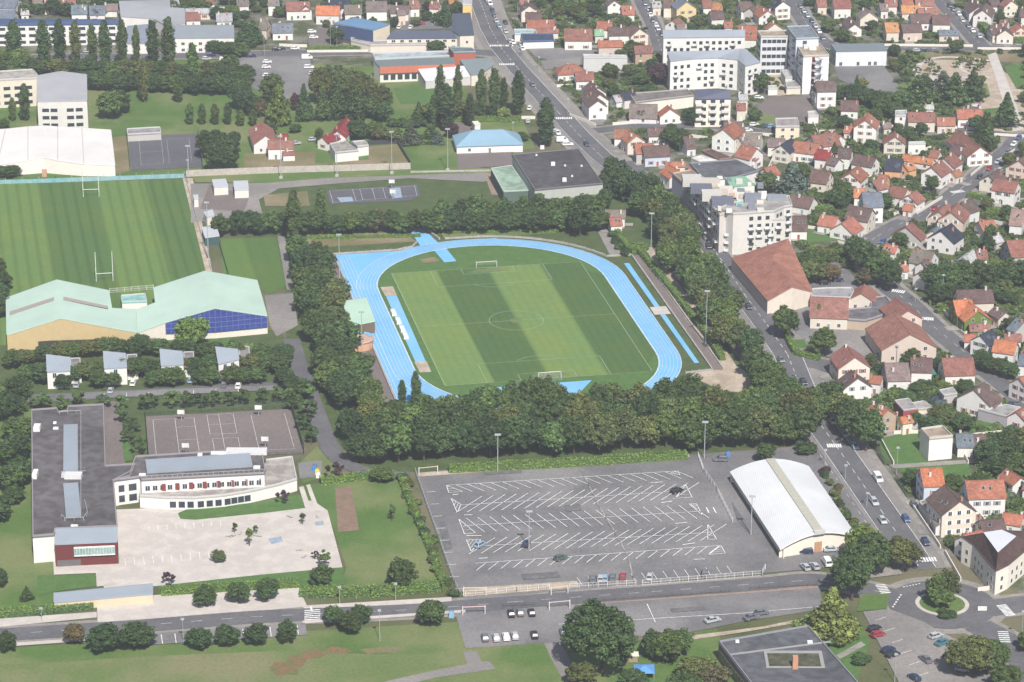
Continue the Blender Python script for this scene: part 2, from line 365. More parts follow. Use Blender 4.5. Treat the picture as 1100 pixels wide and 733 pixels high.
cc = [(9.15 * math.cos(t), 9.15 * math.sin(t)) for t in np.linspace(0, 2 * math.pi, 49)]
for (x0, y0), (x1, y1) in zip(cc, cc[1:]): ml(x0, y0, x1, y1)
PLINE = mat("pitch_line_paint", (0.38, 0.46, 0.32), (0.28, 0.36, 0.22), 0.8)
tag(mb.build("pitch_markings", PLINE), kind='structure')
# track lanes
mb = MB()
for k in range(7):
    r = 40 + k * 1.2 - (0.0 if k else -0.05); o = oval(r, 30); o.append(o[0]); wl = 0.5 if k in (0,) else (0.3 if k == 6 else 0.15)
    for (x0, y0), (x1, y1) in zip(o, o[1:]): mb.strip(T(x0, y0), T(x1, y1), wl, ZM + 0.004)
for k in (7, 8): mb.strip(T(-41 - k * 1.2, -75), T(-41 - k * 1.2, 66), 0.2, ZM + 0.004)
for k in range(4, 7): mb.strip(T(-41 - k * 1.2, -75), T(-41 - k * 1.2, -40), 0.15, ZM + 0.008)
mb.strip(T(-50.4, 47), T(-41.5, 47), 0.2, ZM + 0.012)
LANE = mat("lane_paint", (0.52, 0.62, 0.72), (0.42, 0.55, 0.68), 0.8)
tag(mb.build("track_markings", LANE), kind='structure')

# --- roads
AV = [(500, -40), (515, 0), (526, 30), (538, 52), (556, 74), (578, 98), (600, 122), (622, 146), (645, 168), (670, 188), (702, 208), (732, 228), (757, 255), (778, 285), (800, 318), (824, 350), (846, 382), (863, 415), (880, 450), (902, 480), (925, 513), (950, 549), (975, 585), (992, 612)]
def avw(t): return 20 if t < 0.55 else 18
ribbon("pavement", AV, avw, zl(2), PAVE)
ribbon("avenue", AV, lambda t: 15 if t < .5 else 13.5, zl(3), ASPH_L)
ribbon("road", [(p[0] - (4 if p[1] > 400 else 0), p[1]) for p in AV], 9.5, zl(4), ASPH_D)
# wide junction paving near the zebra
gp("pavement", [(598, 120), (606, 118), (652, 150), (690, 195), (660, 182), (628, 150)], 2, ASPH_L)
ST = [
    ([(679, -40), (689, 0), (702, 28), (711, 56)], 7), ([(838, -40), (852, 0), (866, 26), (884, 45), (910, 52), (1000, 52), (1160, 53)], 8),
    ([(995, -40), (1011, 0), (1032, 25), (1054, 50)], 8),
    ([(1160, 130), (1100, 148), (1086, 160), (1073, 171), (1052, 189), (1033, 203), (1004, 226), (970, 240), (940, 256), (928, 266), (936, 288), (956, 310), (976, 326), (1003, 352), (1032, 376), (1062, 402)], 8.5),
    ([(1030, 206), (1060, 218), (1110, 236), (1180, 262)], 7),
    ([(1062, 402), (1090, 425), (1140, 470)], 7),
    ([(560, 60), (480, 55), (400, 56), (300, 58), (200, 60), (-60, 64)], 9),
    ([(640, 141), (690, 136), (760, 136), (800, 141), (830, 142)], 7), ([(928, 139), (980, 138), (1020, 140), (1060, 143), (1100, 148)], 7),
    ([(672, 172), (684, 182), (700, 200)], 5), ([(858, 388), (882, 392), (900, 398)], 9),
    ([(1060, 655), (1110, 648), (1200, 640)], 9), ([(1050, 672), (1085, 695), (1100, 733), (1115, 800)], 9),
    ([(-60, 688), (0, 683), (140, 674), (270, 664), (360, 660), (450, 656), (550, 648), (700, 637), (820, 628), (880, 624), (960, 640)], 7.5),
    ([(313, 365), (322, 395), (335, 430), (350, 470), (362, 492), (395, 508), (440, 512)], 5.6),
    ([(-60, 430), (60, 428), (130, 424), (260, 417), (330, 413)], 6.5),
]
for cl, wd in ST:
    if wd > 6.6: ribbon("pavement", cl, wd + 3.5, zl(2), PAVE)
for cl, wd in ST: ribbon("road", cl, wd, zl(4), ASPH_D)
# roundabout
RC = at(1012, 650); RC.z = 0
def disc(name, c, r, z, m, r2=None):
    poly(name, [(c.x + r * math.cos(t), c.y + r * math.sin(t)) for t in np.linspace(0, 2 * math.pi, 49)[:-1]], z, m, world=True)
disc("pavement", RC, 17.5, zl(2), PAVE); disc("roundabout_road", RC, 14.6, zl(5), ASPH_D)
gp("pavement", [(955, 590), (980, 600), (968, 618), (935, 622), (900, 612), (930, 592)], 6, PAVE)
o = poly("roundabout_kerb", [(RC.x + 7.2 * math.cos(t), RC.y + 7.2 * math.sin(t)) for t in np.linspace(0, 2 * math.pi, 49)[:-1]], 0.3, PALE, world=True, h=0.15)
disc("roundabout_grass", RC, 6.1, 0.47, G_LAWN)
# yards and car parks
gp("car_park", [(446, 508), (600, 496), (742, 489), (885, 478), (905, 500), (948, 560), (965, 590), (935, 605), (870, 612), (640, 632), (500, 645), (488, 628)], 3, ASPH)
gp("car_park", [(488, 656), (600, 650), (700, 643), (880, 632), (885, 655), (800, 668), (740, 680), (612, 690), (500, 697)], 3, ASPH)
gp("car_park", [(927, 658), (955, 655), (990, 668), (1030, 690), (1075, 702), (1100, 740), (1100, 800), (960, 800), (965, 733)], 5, ASPH_L)
gp("pavement", [(500, 649), (880, 622), (880, 632), (690, 646), (500, 657)], 3, PINK)
gp("gravel_strip", [(496, 633), (620, 625), (622, 632), (498, 642)], 5, SAND)
gp("gravel_strip", [(448, 509), (740, 489), (741, 492), (450, 513)], 5, SAND)
gp("grass", [(925, 640), (955, 638), (953, 655), (920, 658)], 6, G_LAWN)
gp("grass", [(905, 680), (925, 672), (935, 690), (920, 733), (960, 760), (935, 790), (880, 700)], 4, G_LAWN2)
gp("path", [(898, 705), (925, 690), (930, 694), (902, 709)], 5, PAVE)
gp("garden_ground", [(612, 700), (740, 682), (770, 676), (775, 692), (812, 740), (800, 800), (620, 800)], 4, G_LAWN)
gp("path", [(742, 684), (820, 674), (868, 664), (868, 668), (800, 680), (745, 688)], 5, SAND)
gp("school_plaza", [(122, 548), (320, 540), (336, 538), (352, 549), (368, 610), (280, 618), (170, 630), (112, 632), (105, 618), (122, 606)], 2, PALE)
gp("lawn", [(191, 552), (200, 548), (280, 540), (320, 532), (328, 534), (331, 546), (280, 552), (210, 559), (194, 558)], 3, G_LAWN2)
gp("path", [(321, 524), (326, 523), (336, 552), (330, 553)], 3, PALE)
gp("path", [(329, 522), (333, 521), (344, 550), (339, 551)], 4, PALE)
gp("painted_patch", [(288, 580), (302, 577), (304, 582), (292, 585)], 4, mat("faded_blue_paint", (0.33, 0.45, 0.52), (0.45, 0.44, 0.42), 0.7))
gp("painted_patch", [(338, 562), (347, 560), (348, 564), (340, 565)], 4, MC["faded_blue_paint"])
gp("lawn", [(170, 630), (280, 618), (368, 610), (372, 628), (325, 633), (172, 641)], 3, G_LAWN2)
gp("forecourt", [(104, 646), (165, 640), (320, 630), (330, 652), (250, 660), (160, 668), (105, 673)], 3, PALE)
gp("pavement", [(-40, 668), (104, 658), (104, 664), (-40, 678)], 3, PALE)
gp("pavement", [(320, 648), (330, 651), (485, 642), (485, 650), (330, 657)], 3, PALE)
gp("pavement", [(-40, 695), (130, 684), (130, 687), (-40, 699)], 5, PALE)
gp("pavement", [(325, 668), (500, 656), (500, 659), (325, 671)], 5, PALE)
gp("parking_bays", [(140, 683), (328, 670), (330, 683), (142, 695)], 5, ASPH)
gp("drive", [(320, 498), (346, 495), (345, 512), (322, 515)], 3, ASPH)
gp("school_court", [(156, 448), (312, 440), (326, 488), (160, 494)], 3, COURT)
gp("school_drive", [(112, 432), (129, 431), (135, 500), (114, 502)], 3, COURT)
gp("school_grass", [(130, 470), (137, 468), (143, 495), (134, 497)], 4, G_LAWN2)
gp("parking_lane", [(28, 425), (315, 414), (316, 419), (28, 432)], 5, ASPH)
gp("car_park", [(255, 62), (330, 58), (345, 95), (300, 110), (262, 90)], 4, ASPH)
gp("yard", [(330, 32), (355, 31), (356, 52), (332, 53)], 4, COURT)
gp("car_park", [(428, 26), (482, 22), (485, 31), (430, 33)], 4, ASPH)
gp("yard", [(490, 164), (548, 163), (552, 178), (492, 182)], 3, COURT)
gp("yard", [(488, 130), (512, 128), (514, 145), (490, 146)], 3, COURT)
gp("car_park", [(565, 50), (650, 55), (660, 62), (600, 68), (575, 62)], 4, ASPH)
gp("yard", [(580, 66), (625, 62), (622, 74), (585, 75)], 4, ASPH_L)
gp("yard", [(812, 115), (832, 104), (868, 104), (878, 128), (862, 136), (835, 136), (815, 125)], 4, COURT)
gp("car_park", [(893, 65), (915, 72), (948, 70), (965, 92), (965, 104), (930, 100), (900, 85)], 4, ASPH)
gp("yard", [(818, 78), (862, 80), (870, 100), (835, 104)], 4, SAND)
gp("lawn", [(808, 122), (832, 124), (834, 135), (808, 134)], 4, G_LAWN)
gp("park_sand", [(985, 70), (1010, 62), (1060, 66), (1100, 90), (1110, 140), (1060, 145), (1040, 110), (1005, 85), (980, 80)], 2, SAND)
gp("park_sand", [(952, 56), (1100, 55), (1100, 68), (1050, 66), (990, 64), (960, 75)], 2, G_DRY)
gp("park_green", [(990, 84), (1010, 92), (1035, 115), (1000, 130), (960, 125), (955, 100), (975, 85)], 3, G_LAWN)
gp("park_path", [(1060, 58), (1070, 57), (1083, 90), (1094, 120), (1100, 140), (1086, 142), (1078, 112), (1068, 80)], 4, PALE)
gp("park_lawn", [(1078, 72), (1110, 66), (1120, 98), (1092, 96)], 4, G_LAWN2)
gp("park_green", [(1052, 118), (1076, 116), (1084, 136), (1050, 138)], 3, G_LAWN)
gp("lawn", [(866, 242), (905, 250), (905, 258), (868, 262)], 3, G_LAWN2)
gp("lawn", [(942, 468), (985, 466), (990, 492), (1000, 497), (960, 500), (948, 490)], 3, G_LAWN2)
gp("lawn", [(965, 503), (1010, 500), (1040, 498), (1045, 512), (1000, 517), (975, 520)], 3, G_LAWN2)
gp("lawn", [(1030, 452), (1075, 455), (1080, 468), (1040, 465)], 3, G_LAWN2)
gp("path", [(955, 500), (1050, 494), (1050, 498), (960, 504)], 4, PAVE)
gp("school_yard", [(845, 285), (900, 280), (960, 340), (945, 385), (890, 385), (850, 355)], 3, ASPH)
gp("school_yard", [(890, 350), (930, 350), (946, 380), (905, 388), (880, 370)], 4, ASPH_L)
gp("lawn", [(849, 366), (864, 365), (868, 374), (853, 376)], 4, G_LAWN2)

for cl, wd_ in (([(988, 72), (983, 78), (990, 86), (1003, 92), (1012, 100), (1020, 106)], 2.6), ([(986, 71), (1000, 64), (1020, 62), (1045, 64), (1066, 66)], 2.4), ([(1005, 78), (1002, 84), (1012, 90), (1024, 86), (1040, 84), (1052, 92)], 2.4), ([(1030, 66), (1034, 76), (1050, 82), (1066, 84)], 2)): ribbon("park_path", cl, wd_, zl(5), PALE)
gp("soil_patch", [(1006, 68), (1024, 66), (1030, 76), (1012, 82)], 3, mat("pinkish_sand", (.46, .36, .29), (.38, .31, .24), .3)); gp("park_green", [(1044, 92), (1060, 90), (1064, 104), (1050, 108)], 3, G_LAWN); gp("park_green", [(962, 58), (1000, 56), (990, 64), (970, 72)], 3, G_LAWN)
# --- markings
mb = MB(); ZR = 0.36
def pl(x0, y0, x1, y1, w=0.2): mb.strip(at(x0, y0), at(x1, y1), w, ZR)
def rowl(a, b, n, off, k0=0, dn=True, up=True):
    """long line a-b in px with n slanted stall lines; off = half stall line in px"""
    pl(*a, *b)
    for i in range(n):
        t = (i + k0) / n; x = a[0] + (b[0] - a[0]) * t; y = a[1] + (b[1] - a[1]) * t
        pl(x - (off[0] if dn else 0), y - (off[1] if dn else 0), x + (off[0] if up else 0), y + (off[1] if up else 0))
c6 = lambda x, y: (460 + x / 6.111, 490 + y / 6.111)
c7 = lambda x, y: (640 + x / 6.111, 490 + y / 6.111)
rowl(c6(120, 200), c7(545, 105), 20, (18, 7.4), 0.8, dn=False)
rowl(c6(200, 330), c7(600, 235), 20, (14, -9), 0.9)
rowl(c6(240, 465), c7(690, 370), 20, (-10, -7.5), 0.9)
rowl(c6(280, 602), c7(780, 508), 20, (14, -8.8), 0.9)
rowl(c6(310, 712), c7(820, 595), 20, (-11, 8.5), 0.9, dn=False)
for tri in ([c6(120, 200), c6(135, 248), c6(225, 240)], [c6(150, 285), c6(190, 378), c6(215, 325)], [c6(200, 420), c6(238, 520), c6(310, 512)], [c6(250, 556), c6(282, 635), c6(345, 556)],
            [c7(540, 105), c7(552, 132), c7(490, 118)], [c7(590, 195), c7(632, 278), c7(520, 285)], [c7(660, 320), c7(700, 395), c7(610, 322)], [c7(735, 455), c7(792, 553), c7(735, 555)], [c7(820, 595), c7(850, 645), c7(740, 655)]):
    for i in range(3):
        pl(*tri[i], *tri[(i + 1) % 3])
    A, B, Cc = tri
    for t in (0.25, 0.5, 0.75): pl(A[0] + (B[0] - A[0]) * t, A[1] + (B[1] - A[1]) * t, A[0] + (Cc[0] - A[0]) * t, A[1] + (Cc[1] - A[1]) * t, 0.12)
for ax, ay, bx_, by_ in ((235, 395, 290, 393), (160, 262, 200, 258), (330, 680, 390, 676), (250, 530, 350, 530)): pl(*c6(ax, ay), *c6(bx_, by_), 0.35)
for ax, ay, bx_, by_ in ((360, 182, 440, 178), (430, 314, 500, 304), (520, 450, 600, 444), (570, 590, 650, 578), (640, 686, 715, 684), (725, 345, 742, 380), (770, 345, 790, 382)): pl(*c7(ax, ay), *c7(bx_, by_), 0.35)
for i in range(9): pl(458 + i * 3.6, 530 + i * 13, 468 + i * 3.6, 530 + i * 13 - 0.5)
for i in range(15): pl(620 + i * 11.5, 622 - i * 0.9, 625 + i * 11.5, 629.5 - i * 0.9, 0.15)
for i in range(13): pl(144 + i * 14.6, 685 - i * 1.0, 145.5 + i * 14.6, 695 - i * 1.0, 0.2)
pl(600, 672, 800, 660); pl(695, 650, 704, 670); pl(800, 660, 880, 653)
for i in range(9): pl(160 + i * 4.8 * 2, 566 - i * 0.6, 160.5 + i * 9.6, 571 - i * 0.6, 0.14)
for i in range(10): pl(134 + i * 10, 601 - i * 0.8, 135 + i * 10, 609 - i * 0.8, 0.16)
for i in range(12): pl(40 + i * 24, 427 - i, 40 + i * 24, 431 - i, 0.15)
# bottom-right car park
for i in range(6): pl(940 + i * 9, 668 + i * 12, 952 + i * 9, 664 + i * 12, 0.15)
# avenue lines
AVP = [at(*p) for p in AV]
def along(cl, off, dash=None, w=0.15, lo=0, hi=1e9):
    P = [at(*p) for p in cl]; s = 0
    for a, b in zip(P, P[1:]):
        d = b - a; L = d.length; d /= L; n = Vector((-d.y, d.x, 0)); t = 0
        while t < L:
            e = min(t + (dash[0] if dash else L), L); ya = px(a + d * t)[1]
            if lo <= ya <= hi: mb.strip(a + d * t + n * off, a + d * e + n * off, w, ZR)
            t = e + (dash[1] if dash else 1)
AVL = [(p[0] - (4 if p[1] > 400 else 0), p[1]) for p in AV]
along(AVL, 0, (3, 3)); along(AVL, 4.6, None, 0.15); along(AVL, -4.6, None, 0.15); along(AVL, -6.6, (2, 4), 0.12, 440)
for cl, wd in ST[:4]: along(cl, 0, (3, 5), 0.12)
along(ST[13][0], 0, (3, 5), 0.12)
def zebra(x0, y0, x1, y1, n, L=2.8, w=0.5):
    a = at(x0, y0); b = at(x1, y1); d = (b - a).normalized(); nn = Vector((-d.y, d.x, 0))
    for i in range(n):
        c = a + (b - a) * ((i + 0.5) / n); mb.strip(c - nn * L / 2, c + nn * L / 2, w, ZR + 0.004)
for z in ((526, 50, 549, 50, 12), (595, 128, 615, 128, 10), (888, 480, 904, 480, 7), (983, 603, 1006, 602, 8), (1075, 651, 1086, 663, 9), (1077, 679, 1080, 692, 6), (958, 313, 972, 315, 6), (988, 343, 1003, 344, 7), (945, 629, 952, 639, 6), (536, 70, 553, 70, 9),
          (1022, 208, 1035, 206, 7), (536, 50, 552, 50, 6), (327, 656, 342, 655, 1)): zebra(*z)
for i in range(6): pl(327, 657.5 + i * 2.0, 344, 656.3 + i * 2.0, 0.5)
rp = [(RC.x + 10.4 * math.cos(t), RC.y + 10.4 * math.sin(t)) for t in np.linspace(0, 2 * math.pi, 61)]
for k in range(0, 60, 2): pass
for (a, b) in (((970, 632), (990, 628)), ((968, 640), (958, 655))):
    A = at(*a); B = at(*b)
    for i in range(6): mb.strip(A + (B - A) * (i / 6), A + (B - A) * ((i + .5) / 6), 0.4, ZR + 0.008)
# court lines: school court, basketball court, tennis
def quadlines(Q, us, vs, w=0.085):
    """Q = four px corners a b c d; lines at fractions"""
    g = [at(*q) for q in Q]
    f = lambda u, v: g[0] * (1 - u) * (1 - v) + g[1] * u * (1 - v) + g[2] * u * v + g[3] * (1 - u) * v
    for u0, v0, u1, v1 in us + vs: mb.strip(f(u0, v0), f(u1, v1), w, ZR - 0.06)
QC = [(156, 448), (312, 440), (326, 488), (160, 494)]
quadlines(QC, [(0.05, 0.1, 0.05, 0.9), (0.2, .1, .2, .9), (0.33, .1, .33, .9), (.42, .05, .42, .5), (.5, .05, .5, .9), (.6, .05, .6, .5), (.72, .1, .72, .9), (.95, .1, .95, .9), (.43, .6, .43, .9), (.6, .6, .6, .9)],
          [(.42, .05, .6, .05), (.42, .28, .6, .28), (.42, .5, .6, .5), (.43, .6, .6, .6), (.43, .9, .6, .9), (.05, .1, .33, .1), (.72, .9, .95, .9), (.2, .3, .33, .3), (.2, .6, .33, .6)])
QB = [(352, 206), (447, 200), (450, 211), (356, 219)]
quadlines(QB, [(0.02, 0, .02, 1), (.28, 0, .28, 1), (.36, 0, .36, 1), (.5, 0, .5, 1), (.62, 0, .62, 1), (.98, 0, .98, 1)], [(0.02, .03, .98, .03), (.02, .97, .98, .97)])
QT = [(146, 150), (206, 148), (209, 175), (149, 180)]
quadlines(QT, [(.05, .05, .05, .95), (.45, .05, .45, .95), (.55, .05, .55, .95), (.95, .05, .95, .95)], [(.05, .05, .45, .05), (.05, .95, .45, .95), (.55, .05, .95, .05), (.05, .5, .45, .5)], 0.05)
tag(mb.build("road_markings", MARK), kind='structure')
for q in ([(606, 544), (622, 542), (625, 549), (609, 551)], [(696, 572), (712, 570), (715, 576), (700, 578)], [(520, 508), (560, 506), (561, 509), (521, 511)], [(786, 540), (800, 560), (806, 575), (792, 560)], [(560, 618), (600, 615), (602, 621), (562, 624)], [(470, 560), (478, 559), (486, 590), (478, 592)], [(720, 655), (760, 652), (762, 656), (722, 659)]): gp("asphalt_patch", q, 6, mat("patched_asphalt", (.115, .115, .122), (.17, .168, .172), .4))
# tarred seam across the car park
mb = MB()
for a, b in (((625, 506), (641, 541)), ((641, 541), (660, 572)), ((660, 572), (675, 600)), ((675, 600), (681, 626))): mb.strip(at(*a), at(*b), 0.35, ZR + 0.012)
tag(mb.build("asphalt_seam", mat("tar_seam", (0.08, 0.08, 0.085), (0.45, 0.42, 0.39), 0.25)), kind='structure')
# ================================================================== BUILDERS
# ---- tree prototypes: crowns made of many leaf-sized faces
def crown(kind, seed, H=10.0, W=8.0, nl=30, per=95, leaf=0.42):
    rg = np.random.default_rng(seed); V = []; C = []
    cent = []; 
    for i in range(nl):
        if kind == 'round':
            ph = rg.uniform(0, 2 * math.pi); ct = rg.uniform(-0.75, 1); st = math.sqrt(max(0, 1 - ct * ct)); rr = rg.uniform(0.45, 0.92) * (1 + 0.15 * math.sin(2.3 * ph + seed))
            c = np.array([math.cos(ph) * st * rr * W / 2, math.sin(ph) * st * rr * W / 2, H * 0.57 + ct * rr * H * 0.40]); r = rg.uniform(0.07, 0.145) * W * (0.62 if W > 12 else 1)
        elif kind == 'poplar':
            t = (i + rg.uniform(0, 1)) / nl; prof = math.sin(math.pi * (0.10 + 0.84 * t)) ** 0.6
            ph = rg.uniform(0, 6.28); rr = rg.uniform(0.02, 0.27) * prof
            c = np.array([math.cos(ph) * rr * W, math.sin(ph) * rr * W, H * (0.09 + 0.87 * t)]); r = W * 0.2 * (0.4 + 0.65 * prof)
        elif kind == 'conifer':
            t = (i / nl) ** 0.8; ph = i * 2.4 + rg.uniform(-.4, .4); rr = (1 - t) * rg.uniform(0.30, 0.44)
            c = np.array([math.cos(ph) * rr * W, math.sin(ph) * rr * W, H * (0.12 + 0.86 * t)]); r = W * (0.24 * (1 - t) + 0.045)
        elif kind == 'cedar':
            t = i / nl; ph = i * 2.4 + rg.uniform(-.5, .5); rr = (1 - t ** 1.4) * rg.uniform(0.15, 0.46)
            c = np.array([math.cos(ph) * rr * W, math.sin(ph) * rr * W, H * (0.14 + 0.82 * t) - rr * 2]); r = W * (0.20 * (1 - t) + 0.07)
        else:  # bush
            ph = rg.uniform(0, 6.28); rr = rg.uniform(0, 0.36)
            c = np.array([math.cos(ph) * rr * W, math.sin(ph) * rr * W, H * rg.uniform(0.25, 0.72)]); r = W * rg.uniform(0.18, 0.28)
        cent.append((c, r))
    lv = []
    for c, r in cent:
        tone = rg.uniform(0.62, 1.28)
        n = max(24, int(per * (r / ((0.075 if W > 12 and kind == 'round' else 0.12 if kind == 'round' else 0.22) * W)) ** 2))
        d = rg.normal(size=(n, 3)); d /= np.linalg.norm(d, axis=1)[:, None]
        fl = np.array([1, 1, 0.8 if kind != 'cedar' else 0.35]); rad = r * rg.uniform(0.62, 1.05, n)[:, None]
        p = c + d * rad * fl * (np.array([1, 1, 1.9]) if kind == 'poplar' else 1); p[:, 2] = np.clip(p[:, 2], 0.03 * H, H)
        nn = d + rg.normal(scale=0.45, size=(n, 3)) + np.array([0, 0, 0.35]); nn /= np.linalg.norm(nn, axis=1)[:, None]
        a = np.cross(nn, rg.normal(size=(n, 3))); a /= np.linalg.norm(a, axis=1)[:, None]; b = np.cross(nn, a)
        s = leaf * rg.uniform(0.6, 1.35, (n, 1)); s2 = s * rg.uniform(0.55, 1.0, (n, 1))
        q = np.stack([p - a * s - b * s2 * .4, p + a * s * .2 - b * s2, p + a * s + b * s2 * .3, p - a * s * .1 + b * s2], 1)
        V.append(q.reshape(-1, 3)); tn = tone * rg.uniform(0.8, 1.2, n); lv.append(np.repeat(tn, 4))
    V = np.concatenate(V); lv = np.concatenate(lv); nq = len(V) // 4
    me = bpy.data.meshes.new("crown_" + kind); me.vertices.add(len(V)); me.vertices.foreach_set("co", V.ravel())
    me.loops.add(len(V)); me.loops.foreach_set("vertex_index", np.arange(len(V))); me.polygons.add(nq)
    me.polygons.foreach_set("loop_start", np.arange(0, nq * 4, 4)); me.polygons.foreach_set("loop_total", np.full(nq, 4)); me.update()
    ca = me.color_attributes.new("leafvar", 'FLOAT_COLOR', 'POINT'); cc = np.ones((len(V), 4)); cc[:, 0] = lv; cc[:, 1] = lv; cc[:, 2] = lv
    ca.data.foreach_set("color", cc.ravel()); me.materials.append(LEAF)
    return me
def trunk(H=10.0, kind='round', seed=0):
    rg = random.Random(seed); mb = MB(); top = H * (0.55 if kind in ('round', 'bush') else 0.9)
    mb.tube((0, 0, -0.3), (0.05, 0, top * .45), H * 0.026, H * 0.019, 7); mb.tube((0.05, 0, top * .45), (0, 0.05, top), H * 0.019, H * 0.005, 7)
    for i in range(6):
        a = i * 1.1 + rg.random(); z = top * (0.35 + 0.1 * i); L = H * 0.26 * (1 if kind == 'round' else 0.4)
        mb.tube((0.04, 0, z), (math.cos(a) * L, math.sin(a) * L, z + H * 0.14), H * 0.011, H * 0.004, 5)
    me = mb.mesh("trunk_" + kind); me.materials.append(BARK); return me
CR = {'big': [crown('round', s, H=20, W=18, nl=420, per=55, leaf=0.36) for s in (71, 72)], 'round': [crown('round', s, nl=140 + 3 * (s % 3), per=60, leaf=0.27) for s in range(1, 6)], 'poplar': [crown('poplar', s, H=16, W=4.0, nl=120, per=70, leaf=.24) for s in (11, 12)],
      'conifer': [crown('conifer', s, H=12, W=6, nl=60, per=60, leaf=0.34) for s in (21, 22)], 'cedar': [crown('cedar', s, H=12, W=10, nl=56, per=80, leaf=0.42) for s in (31, 32)],
      'bush': [crown('bush', s, H=2.5, W=3.2, nl=11, per=70, leaf=0.25) for s in (41, 42, 43)],
      'small': [crown('round', s, H=5, W=3.6, nl=16, per=80, leaf=0.26) for s in (51, 52, 53)]}
DIM = {'big': (20, 18), 'round': (10, 8), 'poplar': (16, 4.0), 'conifer': (12, 6), 'cedar': (12, 10), 'bush': (2.5, 3.2), 'small': (5, 3.6)}
TR = {k: trunk(DIM[k][0], 'round' if k in ('round', 'small', 'bush', 'big') else 'poplar', i) for i, k in enumerate(DIM)}
KN = {'round': 'broadleaf_tree', 'poplar': 'poplar_tree', 'conifer': 'conifer_tree', 'cedar': 'cedar_tree', 'bush': 'shrub', 'small': 'small_tree'}
KD = {'round': 'leafy tree', 'poplar': 'tall columnar poplar', 'conifer': 'pointed dark conifer', 'cedar': 'wide spreading cedar', 'bush': 'low rounded shrub', 'small': 'small young tree'}
TINT = {'d': ((0.048, 0.086, 0.029), 'dark green'), 'm': ((0.070, 0.118, 0.036), 'mid green'), 'l': ((0.095, 0.145, 0.035), 'light green'), 'y': ((0.15, 0.19, 0.055), 'yellow-green'),
        'o': ((0.092, 0.118, 0.040), 'olive'), 'b': ((0.075, 0.105, 0.085), 'blue-grey'), 'p': ((0.06, 0.035, 0.045), 'purple-leaved'), 'r': ((0.10, 0.085, 0.042), 'rust-tinged'), 'v': ((0.1, 0.17, 0.04), 'bright green')}
rt = random.Random(99)
NT = [0]
GN = (('belt', 'woodland_tree'), ('along the avenue', 'avenue_tree'), ('above the blue track', 'hedgerow_tree'), ('garden', 'garden_tree'), ('clump', 'copse_tree'), ('service road', 'roadside_tree'), ('verge', 'verge_tree'), ('forecourt', 'forecourt_tree'))
def tree(kind, x, y, h, wd=None, c='m', zone=None, group=None, world=None, desc=None):
    p = Vector((world[0], world[1], 0)) if world else at(x, y)
    nm = KN[kind]
    if kind == 'round' and group: nm = next((b for a, b in GN if a in group), nm)
    o = empty(nm, (p.x, p.y, 0), rt.uniform(0, 6.28)); D = DIM[kind]; wd = wd or h * D[1] / D[0]
    k = rt.uniform(0.66, 1.1); g = rt.uniform(0.9, 1.12); t = TINT[c][0]; col = (t[0] * k * g, t[1] * k, t[2] * k / g)
    if kind == 'round' and wd > 11.5: kind = 'big'; D = DIM[kind]
    kid('crown', rt.choice(CR[kind]), o, sc=(wd / D[1], wd / D[1] * rt.uniform(.92, 1.08), h / D[0]), col=col)
    if kind != 'bush': kid('trunk', TR[kind], o, sc=(h / D[0], h / D[0], h / D[0]))
    rec(o, desc or (TINT[c][1] + " " + KD.get(kind, 'leafy tree')), 'shrub' if kind == 'bush' else 'tree', group, zone, p=(p.x, p.y, 0))
    NT[0] += 1; return o
def row(kind, x0, y0, x1, y1, n, h, wd, c, zone, group, jx=0.25, cs=None):
    a = at(x0, y0); b = at(x1, y1); L = (b - a) / max(n - 1, 1); st = L.length
    for i in range(n):
        p = a + L * i + Vector((rt.uniform(-jx, jx) * st, rt.uniform(-jx, jx) * st, 0))
        tree(kind, 0, 0, h * rt.uniform(.86, 1.12), wd * rt.uniform(.88, 1.15), rt.choice(cs or c), zone, group, world=(p.x, p.y))

# ---- windows and doors shared by all buildings
def winmesh(shut=False):
    mb = MB(); mb.box(-.5, .5, -.06, .03, -.5, .5, 0)
    mb.box(-.43, -.03, -.075, -.05, -.43, .43, 1); mb.box(.03, .43, -.075, -.05, -.43, .43, 1)
    me = mb.mesh("window"); me.materials.append(WHITE); me.materials.append(GLASS); return me
WIN = winmesh()
mb = MB(); mb.box(-.5, .5, -.06, .03, -.5, .5, 0); mb.box(-.46, .46, -.085, -.05, -.46, .46, 1); DARKWIN = mb.mesh("window")
DARKWIN.materials.append(METAL); DARKWIN.materials.append(GLASS)
mb = MB(); mb.box(-.5, .5, -.08, .03, 0, 1, 0); mb.box(-.4, .4, -.10, -.07, .08, .92, 1); DOOR = mb.mesh("door"); DOOR.materials.append(WHITE); DOOR.materials.append(TRIM)
mb = MB(); mb.box(-.3, .3, -.3, .3, 0, 1.7, 0); mb.box(-.36, .36, -.36, .36, 1.7, 1.85, 0); mb.box(-.14, .14, -.14, .14, 1.85, 2.2, 1); CHIM = mb.mesh("chimney"); CHIM.materials.append(TRIM); CHIM.materials.append(mat("clay_pot", (.3, .14, .09)))
mb = MB(); mb.box(-.5, .5, -.6, .6, 0, .09, 0); mb.box(-.42, .42, -.52, .52, .09, .12, 1); SKYL = mb.mesh("skylight"); SKYL.materials.append(METAL); SKYL.materials.append(GLASS)
mb = MB(); mb.box(-.5, .5, -.04, 0.02, -.5, .5, 0); SHUT = mb.mesh("shutter"); SHUT.materials.append(TRIM)

